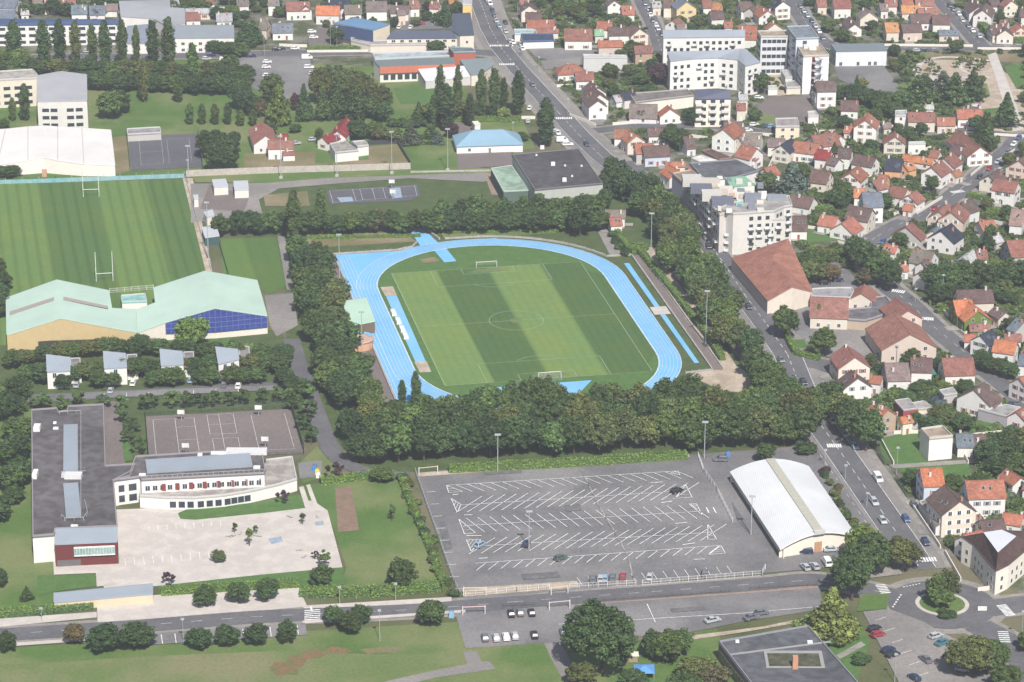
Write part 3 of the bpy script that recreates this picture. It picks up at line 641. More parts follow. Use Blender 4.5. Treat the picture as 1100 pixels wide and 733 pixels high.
mb = MB(); mb.box(-.5, .5, -1.2, 0, 0, .15); mb.box(-.5, .5, -1.2, -1.1, .15, 1.05); BALC = mb.mesh('balcony'); BALC.materials.append(WHITE)
RC_ = {'r': ((0.385, 0.16, 0.11), 'red-tiled'), 'ro': ((0.52, 0.20, 0.10), 'bright orange-roofed'), 't': ((0.30, 0.145, 0.115), 'terracotta-roofed'), 't2': ((0.36, 0.19, 0.12), 'tan-roofed'), 'm': ((0.24, 0.05, 0.05), 'maroon-roofed'),
       'b': ((0.165, 0.115, 0.105), 'brown-roofed'), 'd': ((0.24, 0.195, 0.175), 'grey-brown-roofed'), 'd2': ((0.27, 0.2, 0.165), 'beige-roofed'), 's': ((0.17, 0.20, 0.24), 'slate-grey-roofed'), 'n': ((0.05, 0.058, 0.085), 'navy-slate-roofed'),
       'o': ((0.50, 0.24, 0.11), 'orange-tiled'), 'g': ((0.22, 0.40, 0.27), 'green-roofed'), 'w': ((0.42, 0.42, 0.42), 'pale-grey-roofed'), 'bl': ((0.22, 0.34, 0.46), 'blue-roofed'), 'mg': ((0.36, 0.55, 0.43), 'mint-green-roofed')}
WC = {'w': ((0.70, 0.685, 0.655), 'white'), 'c': ((0.66, 0.60, 0.51), 'cream'), 'p': ((0.60, 0.50, 0.43), 'pinkish'), 'k': ((0.42, 0.31, 0.23), 'brick'), 'y': ((0.72, 0.56, 0.30), 'yellow'), 'g': ((0.47, 0.45, 0.43), 'grey'),
      'o': ((0.62, 0.36, 0.2), 'orange'), 'iv': ((0.14, 0.2, 0.05), 'ivy-clad'), 'ta': ((0.52, 0.40, 0.22), 'tan'), 'bw': ((0.5, 0.54, 0.62), 'bluish')}
SHC = [(0.3, 0.1, 0.08), (0.75, 0.73, 0.7), (0.25, 0.3, 0.35), (0.35, 0.2, 0.12), (0.14, 0.2, 0.16)]
rh = random.Random(5)
def var(c, a=0.12, r=rh):
    k = r.uniform(1 - a, 1 + a); return tuple(min(1, v * k * r.uniform(1 - a / 3, 1 + a / 3)) for v in c)
def facade(root, p0, p1, H, n_rows=None, step=3.2, ww=1.1, wh=1.35, mesh=WIN, z0=0.9, rowh=2.8, skip=0.0, balc=0.0, shut=None, inv=None, maxn=100, margin=1.0, door=False):
    """windows on the wall p0->p1 (world xy, outward normal to the right of p0->p1), if it faces the camera side"""
    a = Vector((p0[0], p0[1], 0)); b = Vector((p1[0], p1[1], 0)); d = b - a; L = d.length
    if L < 2.2: return
    d /= L; n = Vector((d.y, -d.x, 0)); mid = (a + b) / 2; tc = Vector((0 - mid.x, 0 - mid.y, 0)).normalized()
    if n.dot(tc) < 0.08: return
    rz = math.atan2(d.y, d.x) - root.rotation_euler.z; rows = n_rows or max(1, int((H + 0.5) / rowh)); inv = Matrix.Rotation(-root.rotation_euler.z, 3, 'Z')
    k = max(1, int((L - 2 * margin) / step + 0.5)); dr = rh.randrange(k) if door else -1
    for i in range(rows):
        z = z0 + i * rowh + wh / 2
        if z + wh / 2 > H - 0.15: break
        for j in range(k):
            if rh.random() < skip or maxn <= 0: continue
            p = a + d * (margin + (L - 2 * margin) * (j + .5) / k) + n * 0.0; q = inv @ (p - root.location)
            if i == 0 and j == dr:
                kid('door', DOOR, root, (q.x, q.y, 0), rz, (1.1, 1, 2.2), col=var(rh.choice(SHC), .2)); continue
            kid('window', mesh, root, (q.x, q.y, z), rz, (ww, 1, wh)); maxn -= 1
            if balc and rh.random() < balc: e = q; kid('balcony', BALC, root, (e.x, e.y, z - wh / 2 - .35), rz, (ww * 1.6, 1, 1))
            if shut:
                for s in (-1, 1):
                    e = q + (inv @ d) * s * (ww * .78); kid('shutter', SHUT, root, (e.x, e.y, z), rz, (ww * .45, 1, wh), col=shut)

def house(x0, y0, x1, y1, span, eave, rc='t', wc='w', rise=None, hip=0, name='house', desc=None, cat='house', win=True, chim=True, zone=None, group='houses of the town', roofmat=ROOF, dens=1.0, size=None):
    sl = 0.36 if span > 14 else 0.72
    rise = rise if rise is not None else span / 2 * sl; H = eave + rise
    A = at(x0, y0, H); B = at(x1, y1, H); d = B - A; d.z = 0; L = max(d.length, 4.0); c = (A + B) / 2; 
    rz = math.atan2(d.y, d.x)
    if hip: L += 2 * hip * span / 2
    root = empty(name, (c.x, c.y, 0), rz); OCC.append((c.x, c.y, max(L, span) * .5, min(L, span) * .5, rz, L, span))
    wcol = var(WC[wc][0], .07); rcol = var(RC_[rc][0], .14)
    hw = span / 2 - .35; hl = L / 2 - .35; e = eave; k = rise / (span / 2); zi = e + 0.35 * k
    mb = MB()
    if hip:
        for a, b in (((-hl, -hw), (hl, -hw)), ((hl, -hw), (hl, hw)), ((hl, hw), (-hl, hw)), ((-hl, hw), (-hl, -hw))):
            mb.face([(a[0], a[1], -.3), (b[0], b[1], -.3), (b[0], b[1], zi), (a[0], a[1], zi)])
    else:
        zr = e + rise - .12
        for s in (-1, 1):
            pts = [(s * hl, -hw, -.3), (s * hl, hw, -.3), (s * hl, hw, zi - .1), (s * hl, 0, zr), (s * hl, -hw, zi - .1)]
            mb.face(pts if s > 0 else pts[::-1])
            pts = [(-hl, s * hw, -.3), (hl, s * hw, -.3), (hl, s * hw, zi - .1), (-hl, s * hw, zi - .1)]; mb.face(pts if s < 0 else pts[::-1])
    mb.build('wall', WALL, root, wcol)
    rb = MB(); t = .22; r_ = L / 2; s_ = span / 2; q = (r_ - hip * s_) if hip else r_
    if hip:
        top = [(-q, 0, H), (q, 0, H)]; lo = [(-r_, -s_, e), (r_, -s_, e), (r_, s_, e), (-r_, s_, e)]
        rb.face([lo[0], lo[1], top[1], top[0]]); rb.face([lo[1], lo[2], top[1]]); rb.face([lo[2], lo[3], top[0], top[1]]); rb.face([lo[3], lo[0], top[0]])
        for i in range(4):
            a, b = lo[i], lo[(i + 1) % 4]; rb.face([(a[0], a[1], e - t), (b[0], b[1], e - t), b, a], 1)
        rb.face([(p[0], p[1], e - t) for p in lo[::-1]], 1)
    else:
        for s in (-1, 1):
            f = [(-r_, s * s_, e), (r_, s * s_, e), (r_, 0, H), (-r_, 0, H)]; g = [(p[0], p[1], p[2] - t) for p in f]
            rb.face(f if s < 0 else f[::-1], 0); rb.face(g[::-1] if s < 0 else g, 1); rb.face([g[0], g[1], f[1], f[0]] if s < 0 else [g[1], g[0], f[0], f[1]], 1)
            rb.face([g[1], g[2], f[2], f[1]] if s < 0 else [g[2], g[1], f[1], f[2]], 1); rb.face([g[3], g[0], f[0], f[3]] if s < 0 else [g[0], g[3], f[3], f[0]], 1)
    rb.box(-q, q, -.16, .16, H - .1, H + .09, 2)
    roof = rb.build('roof', [roofmat, TRIM, ROOF], root, rcol)
    if chim and span < 15:
        for _ in range(1 if rh.random() < .75 else 2):
            cx_ = rh.choice((-1, 1)) * rh.uniform(.2, .8) * q; cy_ = rh.uniform(-.25, .25) * span
            kid('chimney', CHIM, roof, (cx_, cy_, H - abs(cy_) * k - .7), 0, (1, 1, 1), var(rh.choice([(.6, .56, .5), (.4, .22, .16), (.66, .62, .58)]), .1))
        if rh.random() < .45:
            for _ in range(rh.choice((1, 2, 2))):
                sg = -1 if math.cos(rz) > 0 else 1
                xx = rh.uniform(-.7, .7) * q; yy = sg * span * rh.uniform(.18, .32); o = kid('skylight', SKYL, roof, (xx, yy, H - abs(yy) * k + .02), 0, (.9, .9, 1)); o.rotation_euler = (-math.copysign(math.atan(k), yy), 0, 0)
    if win:
        M = Matrix.Rotation(rz, 3, 'Z'); W = [root.location + M @ Vector((sx * hl, sy * hw, 0)) for sx, sy in ((-1, -1), (1, -1), (1, 1), (-1, 1))]
        sh = var(rh.choice(SHC), .1) if rh.random() < .55 and name == 'house' else None
        for i in range(4):
            gab = (i % 2 == 1) and not hip
            facade(root, W[i], W[(i + 1) % 4], eave + (rise * .45 if gab else 0) + .1, step=3.1 / dens, skip=.12, shut=sh, door=(i == (0 if math.cos(rz) > 0 else 2)), ww=rh.uniform(.95, 1.25))
    s = size or ('small' if L * span < 60 else 'large' if L * span > 150 else '')
    rec(root, desc or f"{s} {RC_[rc][1]} {WC[wc][1]}-walled house".strip(), cat, group, zone, p=(c.x, c.y, eave * .5))
    return root

def roofbuild(name, desc, cat, pts, faces, wc='w', rcol=(.4, .4, .4), roofmat=METALROOF, parapet=0, zone='', group=None, wcol=None, fac=None, wallmats=None, eaves=0.0):
    """building from roof points (px, py, height); walls drop from the outer edges"""
    P = [at(*p) for p in pts]; c = sum(P, Vector()) / len(P); c.z = 0
    root = empty(name, c); P = [p - c for p in P]
    ed = {}
    for f in faces:
        for i in range(len(f)): ed.setdefault(frozenset((f[i], f[(i + 1) % len(f)])), []).append((f[i], f[(i + 1) % len(f)]))
    bd = []
    rb = MB()
    for f in faces:
        q = [P[i] for i in f]; nz = sum((q[i].x * q[(i + 1) % len(q)].y - q[i].y * q[(i + 1) % len(q)].x) for i in range(len(q)))
        if nz < 0: q = q[::-1]
        rb.face(q, 0)
    for k, v in ed.items():
        if len(v) == 1:
            f = next(f for f in faces if set(v[0]) <= set(f)); q = [P[i] for i in f]; nz = sum((q[i].x * q[(i + 1) % len(q)].y - q[i].y * q[(i + 1) % len(q)].x) for i in range(len(q)))
            a, b = v[0] if nz > 0 else v[0][::-1]; bd.append((a, b))
    mb = MB()
    for a, b in bd:
        mb.face([(P[a].x, P[a].y, -.3), (P[b].x, P[b].y, -.3), (P[b].x, P[b].y, P[b].z - .02), (P[a].x, P[a].y, P[a].z - .02)])
        n = Vector((P[b].y - P[a].y, -(P[b].x - P[a].x), 0)).normalized() * .12
        A, B = P[a] + n, P[b] + n; z = .35
        rb.face([(A.x, A.y, A.z - z), (B.x, B.y, B.z - z), (B.x, B.y, B.z + .03), (A.x, A.y, A.z + .03)], 1)
        rb.face([(A.x, A.y, A.z + .03), (B.x, B.y, B.z + .03), (P[b].x, P[b].y, P[b].z + .03), (P[a].x, P[a].y, P[a].z + .03)], 1)
    mb.build('wall', WALL, root, wcol or WC[wc][0])
    roof = rb.build('roof', [roofmat, TRIM], root, rcol)
    if parapet:
        pb = MB()
        for a, b in bd:
            d = (P[b] - P[a]); L = d.length; n = Vector((-d.y, d.x, 0)).normalized() * .15
            pb.bar(P[a] + n, P[b] + n, .25, parapet)
        pb.build('parapet', TRIM, root, tuple(min(.5, v * 1.9) for v in rcol))
    for a, b in bd:
        if fac and (fac is True or fac.get((a, b), fac.get((b, a)))):
            kw = {} if fac is True else dict(fac.get((a, b), fac.get((b, a))))
            facade(root, P[a] + c, P[b] + c, kw.pop('H', min(P[a].z, P[b].z)), **kw)
    for p in P:
        pass
    xs = [p.x + c.x for p in P]; ys = [p.y + c.y for p in P]; OCC.append(((max(xs) + min(xs)) / 2, (max(ys) + min(ys)) / 2, (max(xs) - min(xs)) / 2, (max(ys) - min(ys)) / 2, 0, max(xs) - min(xs), max(ys) - min(ys)))
    rec(root, desc, cat, group, zone, p=(c.x, c.y, 3))
    return root, roof, P, c
def flat(name, desc, cat, pts, H, **k):
    return roofbuild(name, desc, cat, [(x, y, H) for x, y in pts], [tuple(range(len(pts)))], roofmat=k.pop('roofmat', FLATROOF), parapet=k.pop('parapet', .45), **k)
def rooftop(roof, P, c, items):
    """small plant boxes on a roof: (kind, px, py, h, w, d, height, colour)"""
    for nm, x, y, h, wx, dy, hh, col in items:
        p = at(x, y, h) - c; mb = MB(); mb.box(-wx / 2, wx / 2, -dy / 2, dy / 2, 0, hh, 0, .05, .05); o = mb.build(nm, TRIM, roof, col); o.location = (p.x, p.y, h + .02)

def onroof(x, y, P, c, i, j, k, lift=.08):
    """point of the roof plane through roof points i j k seen at photo pixel x, y (root space)"""
    a, b, d = P[i] + c, P[j] + c, P[k] + c; n = (b - a).cross(d - a).normalized(); n = n if n.z > 0 else -n
    r = (at(x, y, 0) - CP); t = (a - CP).dot(n) / r.dot(n); return CP + r * t + n * lift - c
# ---- cars
def wheelmesh():
    mb = MB(); mb.tube((0, -.1, 0), (0, .1, 0), .32, .32, 14, 0); mb.tube((0, -.115, 0), (0, .115, 0), .19, .19, 10, 1); me = mb.mesh("wheel"); me.materials.append(TYRE); me.materials.append(METAL); return me
WHEEL = wheelmesh()
def carbody(prof, cab, wdt, roof_h):
    """prof: lower body side outline; cab: cabin outline (x,z) bottom front->top->bottom rear"""
    mb = MB(); n = len(prof); hw = wdt / 2
    rings = []
    for y, s in ((-hw, .93), (-hw * .93, 1.0), (hw * .93, 1.0), (hw, .93)):
        rings.append(len(mb.v)); zc = .55
        for x, z in prof: mb.v.append((x * (0.985 if s < 1 else 1), y, zc + (z - zc) * s))
    for k in range(3):
        a, b = rings[k], rings[k + 1]
        for i in range(n):
            j = (i + 1) % n; mb.f.append((a + i, a + j, b + j, b + i)); mb.m.append(0)
    mb.f.append(tuple(rings[0] + i for i in range(n))[::-1]); mb.m.append(0); mb.f.append(tuple(rings[3] + i for i in range(n))); mb.m.append(0)
    # roof skin and pillars
    (x0, z0), (x1, z1), (x2, z2), (x3, z3) = cab; rw = hw * .74
    mb.box(x2, x1, -rw, rw, z1 - .03, z1 + .05, 0, .06, .05)
    for sy in (-1, 1):
        for (xa, za), (xb, zb) in (((x0, z0), (x1, z1)), ((x3, z3), (x2, z2)), (((x0 + x3) / 2, z0), ((x1 + x2) / 2, z1))):
            mb.tube((xa, sy * hw * .9, za), (xb, sy * rw, zb), .045, .04, 5, 0)
    for sy in (-1, 1):
        mb.box(prof[0][0] - .12 if False else max(p[0] for p in prof) - .07, max(p[0] for p in prof) + .01, sy * hw * .72 - .17, sy * hw * .72 + .17, .58, .72, 1)
        mb.box(min(p[0] for p in prof) - .01, min(p[0] for p in prof) + .07, sy * hw * .76 - .13, sy * hw * .76 + .13, .62, .82, 2)
    me = mb.mesh("car_body"); me.materials.append(PAINT); me.materials.append(WHITE); me.materials.append(mat("tail_lamp", (.35, .02, .02))); 
    bm = bmesh.new(); bm.from_mesh(me); bmesh.ops.recalc_face_normals(bm, faces=bm.faces); bm.to_mesh(me); bm.free()
    gb_ = MB(); k = len(gb_.v); hb = hw * .9
    gb_.v += [(x0, -hb, z0), (x3, -hb, z3), (x3, hb, z3), (x0, hb, z0), (x1, -rw, z1), (x2, -rw, z2), (x2, rw, z2), (x1, rw, z1)]
    for f in ((0, 3, 7, 4), (1, 5, 6, 2), (0, 4, 5, 1), (3, 2, 6, 7), (4, 7, 6, 5)): gb_.f.append(f); gb_.m.append(0)
    g = gb_.mesh("car_windows"); g.materials.append(GLASS)
    return me, g
P_h = [(1.95, .28), (2.0, .6), (1.85, .82), (1.0, .95), (-1.7, .98), (-1.95, .85), (-1.98, .3)]
P_s = [(2.15, .28), (2.2, .58), (2.0, .8), (1.05, .93), (-1.5, .96), (-2.2, .92), (-2.25, .32)]
P_v = [(2.3, .3), (2.38, .75), (2.15, 1.05), (1.6, 1.2), (-2.4, 1.25), (-2.45, .9), (-2.45, .35)]
CARS = {'hatch': carbody(P_h, [(1.1, .93), (.35, 1.42), (-1.5, 1.42), (-1.85, .93)], 1.72, 1.45), 'saloon': carbody(P_s, [(1.15, .9), (.35, 1.4), (-1.0, 1.4), (-1.75, .92)], 1.76, 1.42),
        'estate': carbody(P_s, [(1.15, .9), (.4, 1.5), (-1.85, 1.48), (-2.15, .92)], 1.8, 1.5), 'van': carbody(P_v, [(1.7, 1.15), (1.05, 1.95), (-2.3, 1.95), (-2.42, 1.2)], 1.9, 1.95)}
AX = {'hatch': 1.25, 'saloon': 1.35, 'estate': 1.35, 'van': 1.5}
mb = MB(); mb.box(-2.35, .6, -.93, .93, .95, 2.02, 0, .04, .06); VBOX = mb.mesh("cargo_box"); VBOX.materials.append(PAINT)
CC = {'w': ((.78, .78, .77), 'white'), 's': ((.42, .44, .46), 'silver'), 'g': ((.14, .15, .165), 'dark grey'), 'k': ((.018, .02, .025), 'black'), 'b': ((.05, .10, .25), 'blue'), 'r': ((.34, .03, .04), 'red'), 'lb': ((.26, .38, .48), 'light blue'),
      't': ((.04, .18, .24), 'teal'), 'n': ((.02, .035, .085), 'navy'), 'be': ((.45, .40, .33), 'beige'), 'gr': ((.08, .12, .10), 'dark green')}
def car(x, y, a, c='s', k='hatch', zone=None, group='parked cars', p=None, act='parked'):
    q = Vector(p) if p is not None else at(x, y); o = empty({'van': 'parked_van'}.get(k, 'parked_car'), (q.x, q.y, .3 if q.y < 3000 else 0), a)
    col = var(CC[c][0], .05)
    kid('body', CARS[k][0], o, col=col); kid('windows', CARS[k][1], o)
    if k == 'van': kid('cargo_box', VBOX, o, col=col)
    for sx in (-1, 1):
        for sy in (-1, 1): kid('wheel', WHEEL, o, (sx * AX[k], sy * .78, .32))
    rec(o, f"{CC[c][1]} {'hatchback car' if k == 'hatch' else 'delivery van' if k == 'van' else k + ' car'}", 'van' if k == 'van' else 'car', group, zone, p=(q.x, q.y, .5)); return o
def hdg(x0, y0, x1, y1):
    d = at(x1, y1) - at(x0, y0); return math.atan2(d.y, d.x)
# ---- posts, walls, hedges
def seg_thing(name, desc, cat, pts, w_, h_, m, col=None, zone='', group=None, world=False, posts=None, z=0.0):
    P = [Vector((p[0], p[1], 0)) if world else at(*p) for p in pts]; c = P[0].copy(); root = empty(name, c)
    mb = MB()
    for a, b in zip(P, P[1:]): mb.bar(a - c + Vector((0, 0, z)), b - c + Vector((0, 0, z)), w_, h_)
    mb.build({'hedge': 'foliage', 'fence': 'panel', 'railing': 'rail'}.get(cat, 'wall'), m, root, col)
    if posts:
        pb = MB(); 
        for a, b in zip(P, P[1:]):
            n = max(1, int((b - a).length / posts[0]))
            for i in range(n + 1):
                q = a + (b - a) * (i / n) - c; pb.box(q.x - posts[1], q.x + posts[1], q.y - posts[1], q.y + posts[1], 0, posts[2])
        pb.build('post', METAL if len(posts) < 4 else posts[3], root, (.6, .6, .6))
    mid = P[len(P) // 2] if len(P) > 2 else (P[0] + P[1]) / 2
    rec(root, desc, cat, group, zone, p=mid); return root
def hedge(pts, h, w_, zone, desc='clipped green hedge', group=None):
    """hedge: a core with leaf faces all over"""
    P = [at(*p) for p in pts]; c = P[0].copy(); root = empty('hedge', c); rg = np.random.default_rng(int(P[0].x * 7 + 1000) % 99999); V = []; lv = []
    mb = MB()
    for a, b in zip(P, P[1:]):
        d = b - a; L = d.length
        if L < .1: continue
        d /= L; n = Vector((-d.y, d.x, 0)); mb.bar(a - c, b - c, w_ * .75, h * .88); k = min(int(L * (2 * h + w_) * 5.5), 9000)
        t = rg.uniform(0, L, k); u = rg.uniform(-1, 1, k); side = rg.random(k) < (w_ / (2 * h + w_)); zz = np.where(side, h * rg.uniform(.88, 1.04, k), rg.uniform(0, h, k)); uu = np.where(side, u * w_ / 2, np.sign(u) * w_ / 2 * rg.uniform(.82, 1.05, k))
        p = np.stack([a.x - c.x + d.x * t + n.x * uu, a.y - c.y + d.y * t + n.y * uu, zz], 1)
        nn = np.stack([np.where(side, 0, n.x * np.sign(uu)), np.where(side, 0, n.y * np.sign(uu)), np.where(side, 1, .25)], 1) + rg.normal(scale=.45, size=(k, 3)); nn /= np.linalg.norm(nn, axis=1)[:, None]
        aa = np.cross(nn, rg.normal(size=(k, 3))); aa /= np.linalg.norm(aa, axis=1)[:, None]; bb = np.cross(nn, aa); s = .24 * rg.uniform(.6, 1.3, (k, 1))
        V.append(np.stack([p - aa * s, p - bb * s, p + aa * s, p + bb * s], 1).reshape(-1, 3)); lv.append(np.repeat(rg.uniform(.7, 1.25, k), 4))
    V = np.concatenate(V); lv = np.concatenate(lv); nq = len(V) // 4; me = bpy.data.meshes.new("foliage")
    nv0 = len(mb.v); allv = mb.v + [tuple(v) for v in V]; fs = mb.f + [(nv0 + 4 * i, nv0 + 4 * i + 1, nv0 + 4 * i + 2, nv0 + 4 * i + 3) for i in range(nq)]
    me.from_pydata(allv, [], fs); ca = me.color_attributes.new("leafvar", 'FLOAT_COLOR', 'POINT'); cc = np.ones((len(allv), 4)); cc[:nv0, :3] = .6; cc[nv0:, 0] = lv; cc[nv0:, 1] = lv; cc[nv0:, 2] = lv
    ca.data.foreach_set("color", cc.ravel()); me.materials.append(LEAF); o = kid('foliage', me, root, col=(.115, .19, .052))
    mid = P[len(P) // 2] if len(P) > 2 else (P[0] + P[1]) / 2
    rec(root, desc, 'hedge', group, zone, p=mid); return root
def mast(x, y, h, heads=1, zone='', name='floodlight_mast', desc='tall grey floodlight mast', r=.16, base=False):
    o = empty(name, at(x, y)); mb = MB(); mb.tube((0, 0, 0), (0, 0, h), r, r * .6, 8); mb.build('pole', METAL, o)
    mb = MB(); mb.box(-.9 if heads > 1 else -.45, .9 if heads > 1 else .45, -.3, .12, h - .25, h + .25); mb.build('lamp_head', METAL, o)
    if base: mb = MB(); mb.box(-.7, .7, -.7, .7, 0, 1.0, 0, .1, .1); mb.build('base_block', CONC, o)
    rec(o, desc, 'lamp post', 'lamp posts and masts', zone); return o
# ================================================================== LARGE BUILDINGS
GREY = (.17, .165, .17); ZINC = (.30, .34, .39); PGREY = (.40, .39, .37); TERR = (.36, .17, .125)
k4 = lambda ox, oy: (lambda x, y: (ox + x / 3.857, oy + y / 3.857))
t00 = k4(0, 0); t20 = k4(0, 180); t30 = k4(0, 360); t40 = k4(0, 543)
# barrel-roofed hall by the car park
def barrel():
    L0, L1, R0_, R1 = (784, 507, 3.2), (838, 590, 3.2), (869, 501, 3.2), (921.5, 577, 3.2)
    a = at(*L0); b = at(*L1); c_ = at(*R0_); d = at(*R1); pts = []; n = 12
    root = empty('barrel_roofed_hall', (a + b + c_ + d) / 4); o = root.location.copy(); o.z = 0; root.location = o
    mb = MB(); W = MB()
    prof = []
    for i in range(n + 1):
        t = i / n; z = 3.2 + 3.2 * math.sin(math.pi * t) ** .9; prof.append((t, z))
    for (t0, z0), (t1, z1) in zip(prof, prof[1:]):
        q = []
        for t, z, f, g in ((t0, z0, b, d), (t1, z1, b, d), (t1, z1, a, c_), (t0, z0, a, c_)):
            p = f + (g - f) * t - o; q.append((p.x, p.y, z))
        mb.face(q, 0 if not (t0 >= .45 and t1 <= .56) else 0)
    mb.build('roof', METALROOF, root, (.68, .69, .70))
    sb = MB(); 
    for s, (f, g) in enumerate(((b, d), (a, c_))):
        pts = [f - o] + [f + (g - f) * t - o for t, _ in prof] + [g - o]; zz = [-.3] + [z - .3 for _, z in prof] + [-.3]
        off = (a - b).normalized() * (.9 if s == 0 else -.9)
        q = [(p.x + off.x, p.y + off.y, z) for p, z in zip(pts, zz)]; sb.face(q if s == 0 else q[::-1])
    inn = (d - b).normalized() * 1.2
    sb.bar(b - o + inn, a - o + inn, .3, 3.0); sb.bar(d - o - inn, c_ - o - inn, .3, 3.0)
    for v in sb.v[-16:]: pass
    sb.v = [(x, y, z - 3.2 if i >= len(sb.v) - 16 else z) for i, (x, y, z) in enumerate(sb.v)]
    sb.build('wall', WALL, root, (.72, .66, .57))
    for s in (0, 1):
        rb = MB()
        for (t0, z0), (t1, z1) in zip(prof, prof[1:]):
            f, g = ((b, d), (a, c_))[s]; p = f + (g - f) * t0 - o; q = f + (g - f) * t1 - o
            rb.face([(p.x, p.y, z0 - .45), (q.x, q.y, z1 - .45), (q.x, q.y, z1 + .02), (p.x, p.y, z0 + .02)])
        rb.build('fascia', TRIM, root, (.75, .75, .74))
    sk = MB(); m0 = (a + c_) / 2 - o; m1 = (b + d) / 2 - o; e = (m0 - m1).normalized(); 
    for i in range(26):
        p = m1 + (m0 - m1) * (i / 26) ; q = m1 + (m0 - m1) * ((i + .93) / 26); sk.bar((p.x, p.y, 6.32), (q.x, q.y, 6.32), 2.6, .35)
    sk.build('roof_lantern', TRIM, root, (.42, .41, .34))
    db = MB(); nrm = (b - a).normalized(); u = (d - b).normalized(); p = m1 + nrm * -.8; db.bar((p.x - u.x * 1.1, p.y - u.y * 1.1, 0), (p.x + u.x * 1.1, p.y + u.y * 1.1, 0), .3, 3.2); db.build('door', TRIM, root, (.45, .25, .15))
    p = m1 + nrm * -.4; hb = MB(); hb.bar((p.x - u.x * 1.6, p.y - u.y * 1.6, 5.9), (p.x + u.x * 1.6, p.y + u.y * 1.6, 5.9), 1.2, 1.0); hb.build('roof_vent', TRIM, root, (.5, .5, .48))
    OCC.append((o.x, o.y, 12, 34, 0, 24, 66)); rec(root, 'long white barrel-roofed hall with a ribbed central roof strip', 'hall', None, 'right of the large car park')
barrel()
# --- school
SW = dict(step=2.6, ww=2.0, wh=1.5, margin=1.0, rowh=3.4, z0=1.2, mesh=DARKWIN)
r, roof, P, c = flat('school_building', 'long dark-roofed school wing with zinc roof strips', 'school', [(33.7, 441), (61, 439), (63, 443), (72, 442), (73, 437), (111.5, 435), (113.5, 501), (146, 499), (140, 512), (122, 517), (126, 566), (59.5, 569), (58.5, 575), (35, 577)], 8.0,
    wc='w', rcol=(.145, .135, .14), parapet=.5, zone='left of the grey sports court', fac={(9, 10): SW, (10, 11): SW})
for (nm, q, h0, w_) in (('zinc_roof_light', [(73, 459, 71, 508), ], .9, 8), ('zinc_roof_light', [(73, 522, 74, 556)], .9, 8)):
    for (x0, y0, x1, y1) in q:
        mb = MB(); a = at(x0 + 3, y0, 8) - c; b = at(x1 + 5, y1, 8) - c; mb.bar((a.x, a.y, 8.05), (b.x, b.y, 8.05), 4.2, h0); mb.build(nm, METALROOF, roof, ZINC)
mb = MB()
for q in ([(87, 445), (87, 560)], [(66, 556), (70, 560), (90, 559), (94, 553), (91, 540)], [(66, 510), (92, 509)], [(64, 445), (87, 444)]):
    for a, b in zip(q, q[1:]):
        a = at(*a, 8) - c; b = at(*b, 8) - c; mb.bar((a.x, a.y, 8.9), (b.x, b.y, 8.9), .12, .12)
        for i in range(int((b - a).length / 2.5) + 1): p = a + (b - a) * min(1, i * 2.5 / max((b - a).length, .1)); mb.box(p.x - .05, p.x + .05, p.y - .05, p.y + .05, 8, 9)
mb.build('roof_railing', METAL, roof)
rooftop(roof, P, c, [('roof_plant', 79, 513, 8, 5, 3, 1.2, (.6, .6, .6)), ('roof_plant', 70, 512, 8, 2, 2, 1, (.5, .5, .5)), ('roof_vent', 60, 461, 8, 1.6, 1, .5, (.7, .7, .7)), ('roof_vent', 59, 455, 8, 1, 1, .5, (.7, .7, .7)), ('stair_hatch', 40, 462, 8, 2, 3, 1.5, (.7, .7, .68)), ('stair_hatch', 38, 512, 8, 1.4, 4, 1.5, (.75, .75, .72)), ('roof_vent', 80, 566, 8, 2, 1, .5, (.7, .7, .7))])
# red front block with zinc canopy
r, roof, P, c = roofbuild('school_entrance_block', 'red-brown clad school block under a sloping zinc roof', 'school', [(59, 568, 8.3), (126, 566, 8.3), (126, 581.5, 7.0), (59, 584.5, 7.0)], [(0, 1, 2, 3)], rcol=ZINC, wcol=(.14, .038, .036), zone='at the front of the school')
mb = MB(); a = at(80, 601, 2.2) - c; b = at(124, 599, 2.2) - c; n = Vector((0, -.2, 0)); mb.bar((a.x, a.y - .2, 3.2), (b.x, b.y - .2, 3.2), .5, 2.7, 0); fr = mb.build('window_frame', WHITE, r)
mb = MB()
for i in range(14): p = a + (b - a) * ((i + .06) / 14); q = a + (b - a) * ((i + .94) / 14); mb.bar((p.x, p.y - .36, 3.7), (q.x, q.y - .36, 3.7), .3, 1.9)
gl = mat("green_glazing", (.22, .33, .32), (.30, .42, .40), .5, .2, spec=.6); mb.build('pane', gl, fr)
mb = MB(); a = at(59.5, 612, 0) - c; b = at(126, 608, 0) - c; mb.bar((a.x, a.y + 3.4, .0), (b.x, b.y + 3.4, .0), 4, 2.0); mb.build('recessed_base', TRIM, r, (.13, .12, .12))
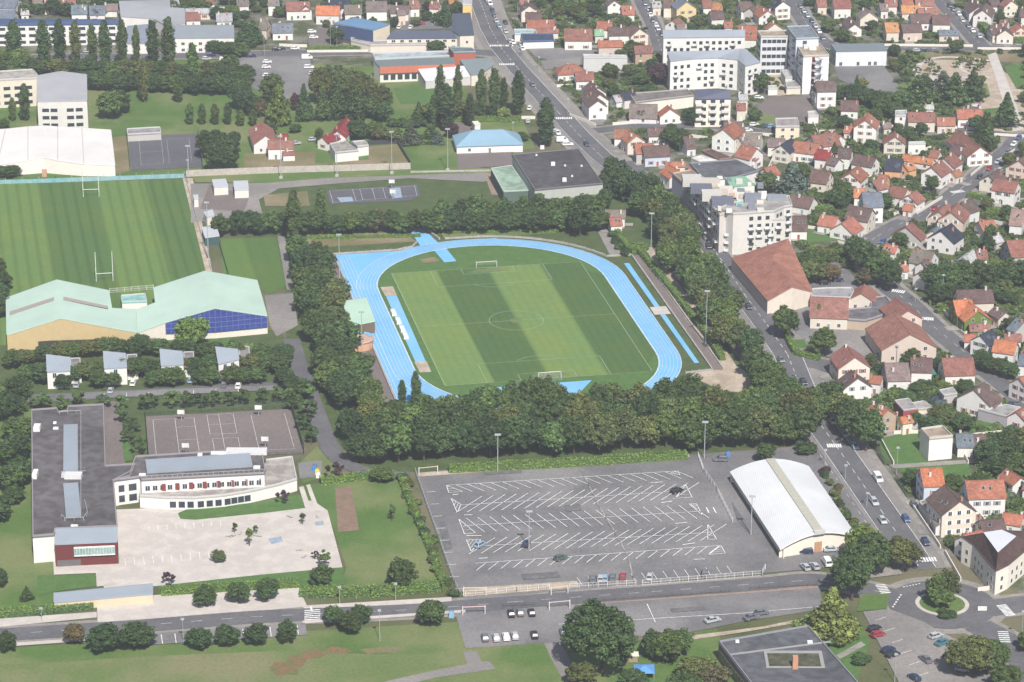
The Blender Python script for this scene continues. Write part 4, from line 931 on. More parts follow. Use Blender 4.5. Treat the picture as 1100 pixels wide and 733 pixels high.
# wing with long facade
GW = dict(step=2.1, ww=1.5, wh=1.7, margin=.6, rowh=3.4, z0=4.3, n_rows=1, mesh=WIN)
r, roof, P, c = flat('school_building', 'two-storey white school wing with zinc roof band', 'school', [(145.5, 491), (281, 482.5), (285, 505), (284, 509), (152, 516), (150, 513), (121, 517), (140, 507)], 7.8, wc='w', rcol=(.15, .14, .145), parapet=.5, zone='above the paved schoolyard', fac={(3, 4): GW, (5, 6): dict(step=3, ww=2.4, wh=2.2, margin=.4, rowh=3.2, z0=.8, mesh=DARKWIN)})
mb = MB(); a = at(157, 503, 7.8) - c; b = at(270, 496, 7.8) - c; mb.bar((a.x, a.y, 7.85), (b.x, b.y, 7.85), 8.5, .9); mb.build('zinc_roof_light', METALROOF, roof, ZINC)
rooftop(roof, P, c, [('roof_plant', 265, 487, 7.8, 12, 3, 1.2, (.6, .6, .6)), ('roof_vent', 215, 492, 7.8, 1.4, 1.4, 1.3, (.75, .75, .75)), ('roof_plant', 243, 488, 7.8, 9, 1, .7, (.7, .7, .7)), ('roof_vent', 153, 511, 7.8, 2, 1.2, .5, (.7, .7, .7)), ('roof_vent', 276, 503, 7.8, 2, 1.2, .6, (.7, .7, .7))])
mb = MB(); a = at(152, 516, 7.8) - c; b = at(284, 508.6, 7.8) - c
for i in range(24):
    p = a + (b - a) * (i / 24); mb.box(p.x - .05, p.x + .05, p.y + .2, p.y + .3, 7.8, 9.0)
mb.bar((a.x, a.y + .25, 8.95), (b.x, b.y + .25, 8.95), .1, .1); mb.build('roof_railing', METAL, roof)
mb = MB(); f0 = at(150, 535, 4.0) - c; f1 = at(284, 528, 4.0) - c
for i in range(8):
    p = a + (b - a) * ((i * 2.0 + 3.2) / 18); mb.box(p.x - .6, p.x + .6, p.y - .25, p.y - .1, 4.2, 6.3)
mb.build('red_panels', TRIM, r, (.20, .05, .045))
crv = [(150, 533), (180, 535), (210, 535), (240, 532.5), (270, 527.5), (298, 521), (319, 515)]
r, roof, P, c = roofbuild('school_building', 'low curved white school wing with pale flat roof', 'school', [(x, y, 3.7) for x, y in [(150, 528), (284, 520), (280, 495), (314, 491)] + crv[::-1]], [tuple(range(4 + len(crv)))], roofmat=FLATROOF, rcol=(.42, .39, .36), wc='w', zone='curving along the paved schoolyard', parapet=.4,
    fac={(4 + i, 5 + i): dict(step=2.2, ww=1.9, wh=2.0, margin=.2, z0=.6, n_rows=1, mesh=DARKWIN) for i in range(2, 5)})
# gatehouse shelter
r, roof, P, c = roofbuild('school_gate_shelter', 'long low shelter with grey zinc roof', 'shelter', [(58, 637, 3), (164, 627, 3.4), (164, 637.5, 3), (58, 647, 2.6)], [(0, 1, 2, 3)], rcol=ZINC, wcol=(.6, .5, .36), zone='at the school gate')
# four modern houses with single-slope zinc roofs
MH = [((192, 80), (290, 92), (290, 148), (195, 152), (335, 140)), ((428, 66), (520, 75), (525, 133), (432, 138), (570, 125)), ((662, 57), (755, 67), (760, 122), (668, 128), (800, 112)), ((893, 48), (985, 58), (990, 100), (905, 120), (1035, 104))]
OW = ['leftmost', 'second from left', 'third from left', 'rightmost']
for i, q in enumerate(MH):
    a, b, c2, d, e = [t30(*v) for v in q]
    r, roof, P, c = roofbuild('terraced_house', 'white house with single-slope zinc roof', 'house', [(*a, 8.5), (*b, 7.6), (*c2, 6.0), (*d, 6.0)], [(0, 1, 2, 3)], rcol=ZINC, wc='w', zone=f'{OW[i]} of the four above the school court', group='zinc-roofed houses',
        fac={(2, 3): dict(step=3.4, ww=1.3, wh=1.8, skip=.1, H=6.5)})
    g = [b, (e[0], b[1] + 2), (e[0] + .5, e[1] + 6), c2]
    x0, y0 = c2; pts = [(x0, y0 - 13), (x0 + 11, y0 - 13.5), (x0 + 12, y0 + 2), (x0 + .5, y0 + 3)]
    flat('garage', 'flat white garage by a zinc-roofed house', 'garage', pts, 3.6, rcol=(.25, .24, .24), wc='w', group='garages', zone=f'{OW[i]} above the school court', parapet=.3)
# green-roofed halls
HT = dict(roofmat=METALROOF)
r, roof, P, c = roofbuild('sports_hall', 'tan-fronted sports hall with mint-green gabled roof', 'sports hall', [(6.5, 320, 6), (60.8, 300.5, 10.5), (116.8, 312, 6.5), (120, 331, 6.2), (147, 332.5, 5), (148, 357, 4.5), (127, 353, 5.8), (65, 341.5, 10.5), (7.3, 359.5, 6)],
    [(0, 1, 7, 8), (1, 2, 3, 6, 7), (3, 4, 5, 6)], rcol=(.46, .60, .51), wcol=(.50, .39, .21), zone='at the lower left of the rugby pitch', **HT)
for (q, ijk) in (([(10.5, 339), (58, 323), (58, 319.5), (10.5, 335)], (0, 1, 8)), ([(68, 319), (116, 329), (116, 332), (68, 322.5)], (1, 2, 7))):
    mb = MB(); mb.face([tuple(onroof(x, y, P, c, *ijk)) for x, y in q]); mb.build('rooflight', TRIM, roof, (.33, .29, .25))
mb = MB(); a = at(40, 368, 2) - c; b = at(107, 366, 2) - c; mb.bar((a.x, a.y - 1.0, 0.4), (b.x, b.y - 1.0, 0.4), .5, 2.4); 
mb.build('dark_doors', TRIM, r, (.05, .05, .05))
r, roof, P, c = roofbuild('sports_hall', 'blue-glazed sports hall with mint-green gabled roof', 'sports hall', [(165, 309, 6.5), (220.5, 291, 11), (276, 301, 6.5), (287, 339, 6.5), (231, 330.5, 11), (178, 346, 6.5), (148, 357, 5), (147, 333, 5.5), (167, 325, 6.3)],
    [(0, 1, 4, 5, 8), (1, 2, 3, 4), (8, 5, 6, 7)], rcol=(.46, .60, .51), wcol=(.68, .63, .56), zone='between the rugby and training pitches', **HT)
fa = at(178, 346, 6.5) - c; fb = at(231, 330.5, 11) - c; fc = at(287, 339, 6.5) - c
gb2 = mat("blue_cladding", (.035, .06, .24), (.045, .08, .30), .4, .4, spec=.4)
mb = MB(); o_ = Vector((0, -.35, 0))
def wq(p, q, z0, pz, qz): mb.face([(p.x, p.y - .35, z0), (q.x, q.y - .35, z0), (q.x, q.y - .35, qz), (p.x, p.y - .35, pz)])
wq(fa, fb, 2.4, 6.2, 10.6); wq(fb, fc, 2.4, 10.6, 6.2); cl_ = mb.build('blue_cladding', gb2, r)
mb = MB()
for A, B, za, zb in ((fa, fb, 6.2, 10.6), (fb, fc, 10.6, 6.2)):
    for i in range(9):
        p = A + (B - A) * (i / 9); z = za + (zb - za) * i / 9; mb.box(p.x - .07, p.x + .07, p.y - .5, p.y - .36, 2.4, z)
    for z in (4.1, 5.8, 7.5): 
        p, q = (A, B) if z < 6.2 else ((A + (B - A) * ((z - 6.2) / 4.4), B) if za < zb else (A, B + (A - B) * ((z - 6.2) / 4.4))); mb.bar((p.x, p.y - .45, z), (q.x, q.y - .45, z), .14, .14)
mb.build('mullions', TRIM, cl_, (.14, .17, .42))
flat('changing_block', 'small teal-roofed link block behind the green halls', 'shed', [(130, 318), (156, 316), (158, 324), (131, 325)], 3, rcol=(.25, .48, .45), zone='between the two mint-green halls')
# white sports hall, top left
r, roof, P, c = roofbuild('sports_hall', 'wide white sports hall with ribbed low roof', 'sports hall', [(-50, 142, 4.6), (6, 138.5, 4.9), (30, 136, 5.8), (47, 135, 6.3), (62, 136, 5.8), (88, 137.5, 5.1), (119, 139.5, 4.6), (123.5, 177.5, 4.6), (90, 176, 5.1), (62, 172, 5.8), (47, 169, 6.4), (30, 172, 5.8), (-3, 177, 4.9), (-50, 182, 4.6)],
    [(0, 1, 12, 13), (1, 2, 11, 12), (2, 3, 10, 11), (3, 4, 9, 10), (4, 5, 8, 9), (5, 6, 7, 8)], rcol=(.74, .72, .69), wcol=(.74, .70, .64), zone='above the rugby pitch')
mb = MB()
for (x0, y0, x1, y1, h) in ((30, 136, 30, 172, 5.82), (62, 136, 62, 172, 5.82), (88, 137.5, 90, 176, 5.12), (6, 138.5, -3, 177, 4.92)):
    a = at(x0, y0, h) - c; b = at(x1, y1, h) - c; mb.bar((a.x, a.y, h), (b.x, b.y, h), .9 if h > 7 else .3, .14)
mb.build('roof_gutter', TRIM, roof, (.45, .43, .41))
mb = MB(); a = at(45, 188, 1) - c; b = at(50, 188, 1) - c; mb.bar((a.x, a.y + .6, 0), (b.x, b.y + .6, 0), 1, 3); mb.build('door', TRIM, r, (.5, .3, .2))
AW = dict(step=4.2, ww=2.9, wh=1.5, margin=1.5, rowh=3.1, z0=1.3, mesh=DARKWIN)
roofbuild('apartment_block', 'grey block with low gabled metal roof', 'apartment block', [(40, 81, 12.5), (66, 76.5, 13), (93, 80, 12.5), (93.5, 108, 12), (66, 108.5, 12.2), (40, 109, 12)], [(0, 1, 4, 5), (1, 2, 3, 4)], rcol=(.40, .40, .42), wcol=(.62, .60, .57), zone='behind the white sports hall', fac={(3, 4): AW, (4, 5): AW})
flat('apartment_block', 'beige three-storey block with dark window strips', 'apartment block', [(-50, 80), (35, 75), (40, 80), (40, 84), (-50, 89)], 12, rcol=(.45, .42, .38), wcol=(.66, .60, .5), zone='behind the white sports hall', fac={(3, 4): AW})
# long apartment row with navy roof
roofbuild('apartment_block', 'long apartment row with navy roof and white balconies', 'apartment block', [(-60, 20, 11), (128, 21, 11), (128, 26, 9.5), (-60, 28, 9.5)], [(0, 1, 2, 3)], rcol=(.05, .08, .17), wc='w', zone='behind the poplars', fac={(2, 3): dict(step=4.5, ww=3.0, wh=1.4, margin=1, rowh=3, z0=1, mesh=DARKWIN)})
house(-20, -3, 20, -2, 16, 7, 's', 'w', name='slate_roofed_hall', desc='slate-roofed hall at the picture corner', size='x', chim=False, cat='hall')
house(0, 11, 17, 11.5, 8, 5, 's', 'w', chim=False)
roofbuild('warehouse', 'large grey-roofed complex of low gables', 'warehouse', [(128, 1, 8), (182, 0, 8), (183, 8, 8), (198, 9, 8), (199, 25, 6), (178, 27, 6), (165, 20, 6), (135, 18, 6), (134, 30, 5), (130, 18, 6)], [(0, 1, 2, 3, 4, 5, 6, 7, 9)], rcol=(.34, .35, .37), wc='w', zone='beside the long navy roof')
roofbuild('warehouse', 'long white two-storey building with grey slope roof', 'warehouse', [(178, 27, 9), (251, 27, 9), (251.5, 40.5, 7), (188, 41, 7)], [(0, 1, 2, 3)], rcol=(.25, .28, .31), wc='w', zone='left of the big car park', fac={(2, 3): dict(step=4, ww=1.6, wh=1.4, margin=1.5)})
roofbuild('warehouse', 'low slate-roofed annexe', 'annexe', [(137, 28, 6), (160, 26, 6), (158, 46.5, 5), (130, 47, 5)], [(0, 1, 2, 3)], rcol=(.25, .28, .33), wc='w', zone='between the poplars')
# blue-roofed curved hall
c3 = lambda x, y: (300 + x / 7.333, y / 7.333)
r, roof, P, c = roofbuild('swimming_hall', 'curved hall with light blue roof and navy skirt', 'hall', [(*c3(430, 180), 9), (*c3(600, 140), 9), (*c3(870, 190), 9), (*c3(740, 237), 8.6), (*c3(520, 195), 8.8)], [(0, 1, 2, 3, 4)], rcol=(.13, .25, .40), wcol=(.66, .58, .46), zone='at the top beside the avenue')
mb = MB(); a, b, e = [at(*c3(*q), h) - c for q, h in (((430, 182), 8.8), ((520, 195), 8.7), ((740, 237), 8.5))]
for p, q in ((a, b), (b, e)): mb.face([(p.x, p.y - 2.2, 2.6), (q.x, q.y - 2.2, 2.6), (q.x, q.y - .2, 8.7), (p.x, p.y - .2, 8.7)])
mb.build('navy_skirt', TRIM, r, (.04, .06, .13))
flat('annexe', 'low cream annexe', 'annexe', [(377, 41), (398, 44), (440, 44), (470, 44), (470, 48), (398, 49), (377, 44)], 3.5, rcol=(.4, .37, .34), wc='c', zone='in front of the blue curved hall')
c4 = lambda x, y: (400 + x / 7.333, y / 7.333)
roofbuild('school_building', 'long school building with slate hipped roof', 'school', [(*c4(160, 245), 7.5), (*c4(680, 240), 7.5), (*c4(690, 300), 5.5), (*c4(115, 305), 5.5)], [(0, 1, 2, 3)], rcol=(.085, .10, .14), wc='c', zone='left of the avenue junction', fac={(2, 3): dict(step=4, ww=1.8, wh=1.2)})
roofbuild('corner_building', 'slate-roofed corner building', 'school', [(*c4(630, 110), 10), (*c4(770, 100), 10), (*c4(800, 275), 7.5), (*c4(690, 280), 7.5), (*c4(625, 240), 7.5)], [(0, 1, 2, 3, 4)], rcol=(.075, .09, .12), wc='c', zone='left of the avenue junction', fac={(2, 3): dict(step=3, ww=1.1, wh=1.3)})
ho = flat('advertising_block', 'narrow yellow-fronted building beside the avenue', 'shop', [c4(710, -20), c4(785, -20), c4(783, 40), c4(712, 42)], 9, rcol=(.5, .5, .5), wcol=(.75, .5, .2), zone='at the top of the avenue')
rr = roofbuild('school_building', 'long school building with a red band and grey roof', 'school', [(*c4(10, 478), 7.5), (*c4(635, 452), 7.5), (*c4(652, 505), 7), (*c4(60, 527), 7)], [(0, 1, 2, 3)], rcol=(.16, .19, .19), wcol=(.72, .68, .62), zone='behind the poplars by the avenue', fac={(2, 3): dict(step=3, ww=2.2, wh=2.4, z0=1.0, n_rows=1, mesh=DARKWIN)})
r, roof, P, c = rr; mb = MB(); p, q = P[3], P[2]; mb.face([(p.x, p.y - .9, 4.2), (q.x, q.y - .9, 4.2), (q.x, q.y - .1, 7), (p.x, p.y - .1, 7)]); mb.build('red_band', TRIM, r, (.42, .12, .07))
roofbuild('school_canopy', 'white pointed canopy building', 'school', [(*c4(360, 545), 5.5), (*c4(500, 525), 6), (*c4(720, 520), 6), (*c4(785, 600), 4), (*c4(600, 620), 3.6), (*c4(420, 640), 3.6)], [(0, 1, 5), (1, 2, 4, 5), (2, 3, 4)], rcol=(.62, .63, .65), wcol=(.55, .52, .5), zone='in front of the red-banded school')
flat('school_building', 'red-fronted block with slate roof', 'school', [c4(600, 372), c4(785, 378), c4(815, 410), c4(640, 415)], 8, rcol=(.17, .21, .23), wcol=(.40, .12, .08), zone='behind the red-banded school', parapet=.3)
roofbuild('school_building', 'grey-roofed school end block with skylights', 'school', [(*c4(690, 470), 7), (*c4(915, 455), 7), (*c4(960, 510), 5.5), (*c4(850, 585), 5), (*c4(780, 590), 5)], [(0, 1, 2, 3, 4)], rcol=(.20, .24, .25), wc='c', zone='beside the avenue junction')
flat('pool_terrace', 'low pale flat roof strip', 'annexe', [c4(0, 425), c4(600, 405), c4(640, 440), c4(20, 470)], 4.5, rcol=(.38, .45, .48), wc='w', zone='behind the red-banded school')
# blue-roofed pavilion
r = house(508, 140, 540, 139, 15, 3.2, 'bl', 'w', rise=4.2, hip=1, name='pavilion', desc='white pavilion with pale blue hipped roof', cat='pavilion', size='x', roofmat=METALROOF, chim=False, dens=.4, group=None)
# big dark flat hall + green lean-to
E5 = lambda x, y: (500 + x / 7.333, 100 + y / 7.333)
r, roof, P, c = flat('large_hall', 'large dark flat-roofed hall', 'hall', [E5(370, 488), E5(890, 440), E5(1082, 715), E5(545, 765)], 8.5, rcol=(.10, .098, .105), wcol=(.42, .44, .40), zone='between the avenue and the stadium trees', parapet=.3)
rooftop(roof, P, c, [('roof_vent', *E5(690, 570), 8.5, 1.6, 1.6, 1.2, (.7, .7, .7)), ('roof_vent', *E5(780, 695), 8.5, 1.6, 1.6, 1.2, (.7, .7, .7)), ('roof_vent', *E5(605, 440), 8.5, 1.6, 1.6, 1.2, (.7, .7, .7)), ('roof_vent', *E5(560, 495), 8.5, .8, .8, .6, (.6, .6, .6)), ('roof_vent', *E5(785, 577), 8.5, .8, .8, .6, (.6, .6, .6)), ('roof_vent', *E5(915, 580), 8.5, .8, .8, .6, (.6, .6, .6)), ('roof_vent', *E5(840, 660), 8.5, .8, .8, .6, (.6, .6, .6))])
flat('annexe', 'pale green flat-roofed annexe', 'annexe', [E5(200, 592), E5(365, 570), E5(500, 765), E5(300, 775)], 5, rcol=(.33, .46, .36), wcol=(.10, .14, .12), zone='against the dark flat hall', parapet=.15)
# stadium canopy and kiosk
k6 = k4(270, 180)
roofbuild('stand_canopy', 'mint-green flat canopy', 'canopy', [(*k6(355, 557), 5.4), (*k6(475, 540), 5.4), (*k6(512, 635), 4.6), (*k6(410, 655), 4.6)], [(0, 1, 2, 3)], rcol=(.45, .62, .50), wcol=(.16, .12, .08), zone='beside the home straight of the blue track')
kr = empty('refreshment_kiosk', at(386, 373)); mb = MB(); mb.tube((0, 0, 0), (0, 0, 3.0), 4.6, 4.6, 16); mb.build('wall', TRIM, kr, (.6, .35, .22)); mb = MB(); mb.tube((0, 0, 3), (0, 0, 3.5), 5.0, 4.8, 16); rf = mb.build('roof', TRIM, kr, (.5, .33, .25)); mb = MB(); mb.tube((0, 0, 3.5), (0, 0, 3.62), 4.7, 4.6, 16); 
mb = MB()
for k in range(14):
    t0 = math.pi * (.05 + .9 * k / 14); t1 = math.pi * (.05 + .9 * (k + 1) / 14); mb.face([(4.9 * math.cos(t0), 4.9 * math.sin(t0), 3.62), (3.2 * math.cos(t0), 3.2 * math.sin(t0), 3.62), (3.2 * math.cos(t1), 3.2 * math.sin(t1), 3.62), (4.9 * math.cos(t1), 4.9 * math.sin(t1), 3.62)])
mb.build('blue_arc', BLUE, rf); rec(kr, 'small round terracotta kiosk with a blue roof arc', 'kiosk', None, 'beside the blue track')
# white apartment buildings in the town
B7 = lambda x, y: (650 + x / 7.333, y / 7.333); C7 = lambda x, y: (800 + x / 7.333, y / 7.333)
AP = dict(step=2.8, ww=1.5, wh=1.5, margin=1.0, rowh=2.9, z0=1.0, mesh=DARKWIN, skip=.1, balc=.28)
SL2 = (.30, .33, .38)
roofbuild('apartment_block', 'long white apartment block with slate-blue sloped roof', 'apartment block', [(*B7(455, 238), 15), (*B7(1100, 235), 15), (*B7(1102, 290), 13), (*B7(460, 297), 13)], [(0, 1, 2, 3)], rcol=SL2, wc='w', zone='beside the upper side street', fac={(2, 3): AP, (3, 0): AP})
roofbuild('apartment_block', 'white angled apartment block with slate-blue roof', 'apartment block', [(*B7(492, 408), 15), (*B7(880, 400), 15.5), (*B7(1065, 385), 15.5), (*B7(1110, 388), 15.5), (*B7(1222, 490), 13.5), (*B7(1105, 520), 13.5), (*B7(1045, 470), 13.5), (*B7(890, 455), 13.5), (*B7(700, 462), 13.5), (*B7(515, 482), 13.5)],
    [(0, 1, 7, 8, 9), (1, 2, 6, 7), (2, 3, 4, 5, 6)], rcol=SL2, wc='w', zone='in front of the long white block', fac={(4, 5): AP, (5, 6): AP, (6, 7): AP, (7, 8): AP, (8, 9): AP})
OF = dict(step=2.2, ww=1.9, wh=1.6, margin=.6, rowh=3.3, z0=1.0, mesh=DARKWIN)
flat('office_block', 'grey-white slab office block with glazed floors', 'office block', [C7(100, 248), C7(332, 243), C7(340, 290), C7(128, 292)], 17, rcol=(.40, .34, .26), wcol=(.62, .63, .65), zone='right of the white apartment blocks', fac={(2, 3): OF, (3, 0): OF})
flat('office_block', 'tall white office slab with slate roof', 'office block', [C7(330, 212), C7(512, 206), C7(582, 302), C7(405, 308)], 20, rcol=(.20, .23, .26), wcol=(.60, .64, .70), zone='behind the outside staircase', fac={(2, 3): dict(OF, skip=.8), (3, 0): OF})
r, roof, P, c = flat('office_block', 'white office slab with tan roof and an outside staircase', 'office block', [C7(405, 352), C7(592, 348), C7(665, 438), C7(462, 446)], 16.5, rcol=(.42, .35, .26), wcol=(.72, .73, .74), zone='beside the upper car park', fac={(3, 0): OF})
rooftop(roof, P, c, [('roof_plant', *C7(510, 378), 16.5, 5, 3, 1.2, (.6, .6, .6)), ('roof_plant', *C7(535, 392), 16.5, 3, 2, 1.0, (.7, .7, .7))])
mb = MB(); f0, f1 = P[3], P[2]
for i in range(5):
    for s in (0, 1):
        a = f0 + (f1 - f0) * (.42 + .32 * s); b = f0 + (f1 - f0) * (.42 + .32 * (1 - s)); z0 = 1 + i * 3.2 + s * 1.6
        for j in range(5):
            p = a + (b - a) * (j / 5); q = a + (b - a) * ((j + 1) / 5); mb.bar((p.x, p.y - 1.2 - s * 1.1, z0 + j * .32), (q.x, q.y - 1.2 - s * 1.1, z0 + j * .32), 1.0, .25)
    a = f0 + (f1 - f0) * .36; b = f0 + (f1 - f0) * .8; mb.bar((a.x, a.y - 1.6, z0 - 1.7), ((a + (b - a) * .25).x, (a + (b - a) * .25).y - 1.6, z0 - 1.7), 2.2, .2)
mb.build('staircase', METAL, r)
mb = MB()
for i in range(5): a = f0 + (f1 - f0) * .40; mb.box(a.x - .6, a.x + .6, a.y - .3, a.y, 1 + i * 3.2, 3.3 + i * 3.2)
mb.build('fire_doors', TRIM, r, (.2, .05, .05))
flat('annexe', 'low grey plant annexe beside the office slabs', 'annexe', [C7(285, 560), C7(340, 555), C7(375, 610), C7(320, 615)], 4, rcol=(.45, .45, .45), wc='w', zone='left of the staircase office slab')
flat('annexe', 'low pale porch block in front of the office slabs', 'annexe', [C7(320, 650), C7(390, 640), C7(440, 690), C7(330, 695)], 3, rcol=(.36, .35, .33), wc='c', zone='left of the staircase office slab')
flat('annexe', 'small white garden building', 'annexe', [C7(180, 680), C7(250, 678), C7(258, 698), C7(185, 700)], 3, rcol=(.5, .5, .48), wc='w', zone='left of the staircase office slab')
roofbuild('workshop', 'pale workshop with slate roof, skylights and red doors', 'workshop', [(*C7(680, 348), 8), (*C7(1090, 340), 8), (*C7(1120, 398), 7), (*C7(720, 405), 7)], [(0, 1, 2, 3)], rcol=(.17, .20, .22), wcol=(.66, .67, .69), zone='behind the upper car park', fac={(2, 3): dict(step=2.4, ww=1.4, wh=1.8, z0=.4, n_rows=1, skip=.3), (3, 0): dict(step=3)})
F7 = lambda x, y: (650 + x / 7.333, 100 + y / 7.333); G7 = lambda x, y: (800 + x / 7.333, 100 + y / 7.333)
BA = dict(step=4.2, ww=2.0, wh=1.6, margin=1.6, rowh=3.0, z0=1.0, mesh=DARKWIN)
r, roof, P, c = roofbuild('apartment_block', 'cream four-storey apartment block with navy mansard', 'apartment block', [(*F7(710, -25), 15), (*F7(985, -25), 15), (*F7(990, 45), 12), (*F7(712, 50), 12)], [(0, 1, 2, 3)], rcol=(.05, .06, .11), wcol=(.74, .68, .58), zone='in the middle of the town', fac={(2, 3): BA, (3, 0): BA})
mb = MB(); p, q = P[3], P[2]
for i in range(3):
    for s in (.12, .5, .85): a = p + (q - p) * (s - .11); b = p + (q - p) * (s + .11); mb.bar((a.x, a.y - .7, 3.4 + i * 3), (b.x, b.y - .7, 3.4 + i * 3), 1.3, .9)
mb.build('balconies', TRIM, r, (.62, .60, .57))
# stepped apartment complex on the avenue
J7 = lambda x, y: (650 + x / 7.333, 200 + y / 7.333); K7 = lambda x, y: (800 + x / 7.333, 200 + y / 7.333)
_r, _roof, _P, _c = flat('apartment_block', 'cream stepped apartment block facing the avenue', 'apartment block', [(735, 190), (752, 189), (790, 212), (797, 226), (773, 231)], 14.5, rcol=(.46, .41, .35), wcol=(.56, .53, .50), zone='along the avenue', fac={(4, 0): AP})
rooftop(_roof, _P, _c, [('penthouse', 743, 198, 14.5, 7, 7, 2.8, (.5, .48, .45)), ('penthouse', 753, 206, 14.5, 8, 6, 2.2, (.13, .14, .18)), ('penthouse', 764, 214, 14.5, 7, 6, 2.8, (.52, .5, .46)), ('penthouse', 776, 221, 14.5, 8, 6, 2.6, (.14, .15, .19)), ('penthouse', 760, 198, 14.5, 9, 6, 1.6, (.5, .46, .4))])
r, roof, P, c = flat('apartment_block', 'white stepped apartment block with terraces', 'apartment block', [J7(905, 235), J7(1010, 215), K7(230, 195), K7(240, 245), K7(320, 250), K7(322, 262), K7(100, 265), K7(30, 262), J7(1090, 270), J7(920, 258)], 12.5, rcol=(.48, .44, .40), wcol=(.60, .57, .52), zone='at the avenue corner', fac={(5, 6): AP, (6, 7): AP, (7, 8): AP, (8, 9): AP, (9, 0): AP})
flat('apartment_block', 'white penthouse storeys with slate roof', 'apartment block', [J7(900, 175), J7(1010, 130), K7(170, 95), K7(350, 80), K7(375, 155), K7(310, 165), K7(235, 200), K7(0, 215), J7(1010, 220)], 15.5, rcol=(.40, .38, .36), wcol=(.60, .58, .54), zone='rising behind the corner terraces', fac={(4, 5): AP, (5, 6): AP, (6, 7): AP})
rooftop(roof, P, c, [('stair_head', *K7(60, 120), 15.4, 6, 4, 2.6, (.2, .22, .27)), ('stair_head', *J7(950, 60), 14.5, 5, 4, 2.4, (.6, .56, .5)), ('stair_head', *K7(250, 110), 15.4, 7, 4, 1.6, (.25, .27, .3)), ('terrace_awning', *J7(1060, 150), 15.6, 3, 2, .8, (.25, .45, .38)), ('chimney', *J7(1000, 90), 15.5, 2, 1, 1.6, (.5, .35, .26)), ('chimney', *K7(150, 100), 15.5, 2, 1, 2.8, (.7, .68, .65))] + [('terrace_box', *J7(920 + (i % 5) * 75 + rh.uniform(-20, 20), -60 + (i // 5) * 62 + (i % 5) * 18), 14.6 if i < 10 else 15.5, rh.uniform(1.2, 3.6), rh.uniform(1.2, 3), rh.uniform(.6, 1.6), rh.choice([(.6, .57, .52), (.2, .22, .26), (.5, .44, .38), (.7, .68, .64)])) for i in range(22)])
flat('town_building', 'brown-roofed building along the avenue', 'building', [(722, 187), (742, 183), (758, 195), (737, 199)], 9, rcol=(.28, .22, .18), wcol=(.42, .42, .46), zone='beside the stepped cream block')
flat('depot', 'low dark flat-roofed depot', 'depot', [(741, 176), (790, 172), (815, 184), (790, 191), (757, 194)], 5.5, rcol=(.13, .135, .15), wc='w', zone='beside the green gabled shed')
roofbuild('shed', 'green-roofed gabled shed', 'shed', [(*F7(945, 665), 7.5), (*G7(0, 655), 7.5), (*G7(78, 722), 6), (*F7(990, 738), 6)], [(0, 1, 2, 3)], rcol=(.20, .38, .26), wcol=(.66, .64, .6), zone='behind the stepped apartment blocks')
flat('carport', 'white flat canopy with dark skylights', 'carport', [F7(680, 510), F7(760, 488), F7(985, 562), F7(870, 600)], 4, rcol=(.72, .70, .66), wcol=(.6, .58, .55), zone='amid the small red roofs', parapet=.1)
flat('shed', 'low brown lean-to roof', 'shed', [F7(760, 458), F7(830, 445), F7(1000, 515), F7(900, 528)], 4.2, rcol=(.14, .09, .08), wc='g', zone='behind the white canopy')
flat('warehouse', 'long low warehouse with a worn grey roof', 'warehouse', [A for A in (( 677, 102), (745, 95), (742, 92), (738, 90))][:0] or [(676, 101), (738, 96.5), (745, 103), (682, 110.5)], 5, rcol=(.20, .185, .175), wcol=(.72, .68, .6), zone='left of the cream mansard block')
flat('building', 'long pale windowless building', 'building', [(626, 59), (673, 60), (674, 62), (627, 62)], 6.5, rcol=(.5, .5, .48), wcol=(.56, .56, .55), zone='beside the avenue gardens')
flat('shop', 'single-storey shop with dark blue flat roof', 'shop', [(560, 37), (594, 37), (595, 44), (562, 45)], 3.5, rcol=(.05, .075, .13), wc='w', zone='right of the avenue junction')
flat('shop', 'small teal-roofed kiosk building', 'shop', [(552, 32), (574, 32), (573, 36), (553, 37)], 3.5, rcol=(.33, .46, .48), wc='w', zone='right of the avenue junction')
flat('building', 'cream building with flat grey roof', 'building', [G7(240, 205), G7(415, 200), G7(432, 265), G7(245, 268)], 5.5, rcol=(.36, .32, .32), wcol=(.70, .62, .48), zone='below the grey yard', fac={(2, 3): dict(step=5, ww=1.4, wh=1.2)})
flat('shed', 'small white shed', 'shed', [G7(493, 150), G7(560, 146), G7(582, 180), G7(500, 186)], 3.2, rcol=(.5, .48, .46), wc='w', zone='beside the grey yard')
I7 = lambda x, y: (950 + x / 7.333, 100 + y / 7.333); L7 = lambda x, y: (950 + x / 7.333, 200 + y / 7.333); M7 = lambda x, y: (800 + x / 7.333, 300 + y / 7.333); N7 = lambda x, y: (950 + x / 7.333, 300 + y / 7.333)
P7 = lambda x, y: (950 + x / 7.333, 400 + y / 7.333); Q7 = lambda x, y: (950 + x / 7.333, 500 + y / 7.333); O7 = lambda x, y: (800 + x / 7.333, 400 + y / 7.333)
flat('building', 'white boxy end building of the row', 'building', [I7(85, 142), I7(175, 140), I7(178, 180), I7(85, 182)], 5.6, rcol=(.45, .45, .44), wc='w', zone='beside the street', fac={(2, 3): dict(step=4)})
flat('house', 'white flat-roofed cube house', 'house', [I7(190, 390), I7(318, 386), I7(325, 398), I7(190, 402)], 4.5, rcol=(.5, .5, .48), wc='w', zone='among the town gardens', fac={(2, 3): dict(step=5)})
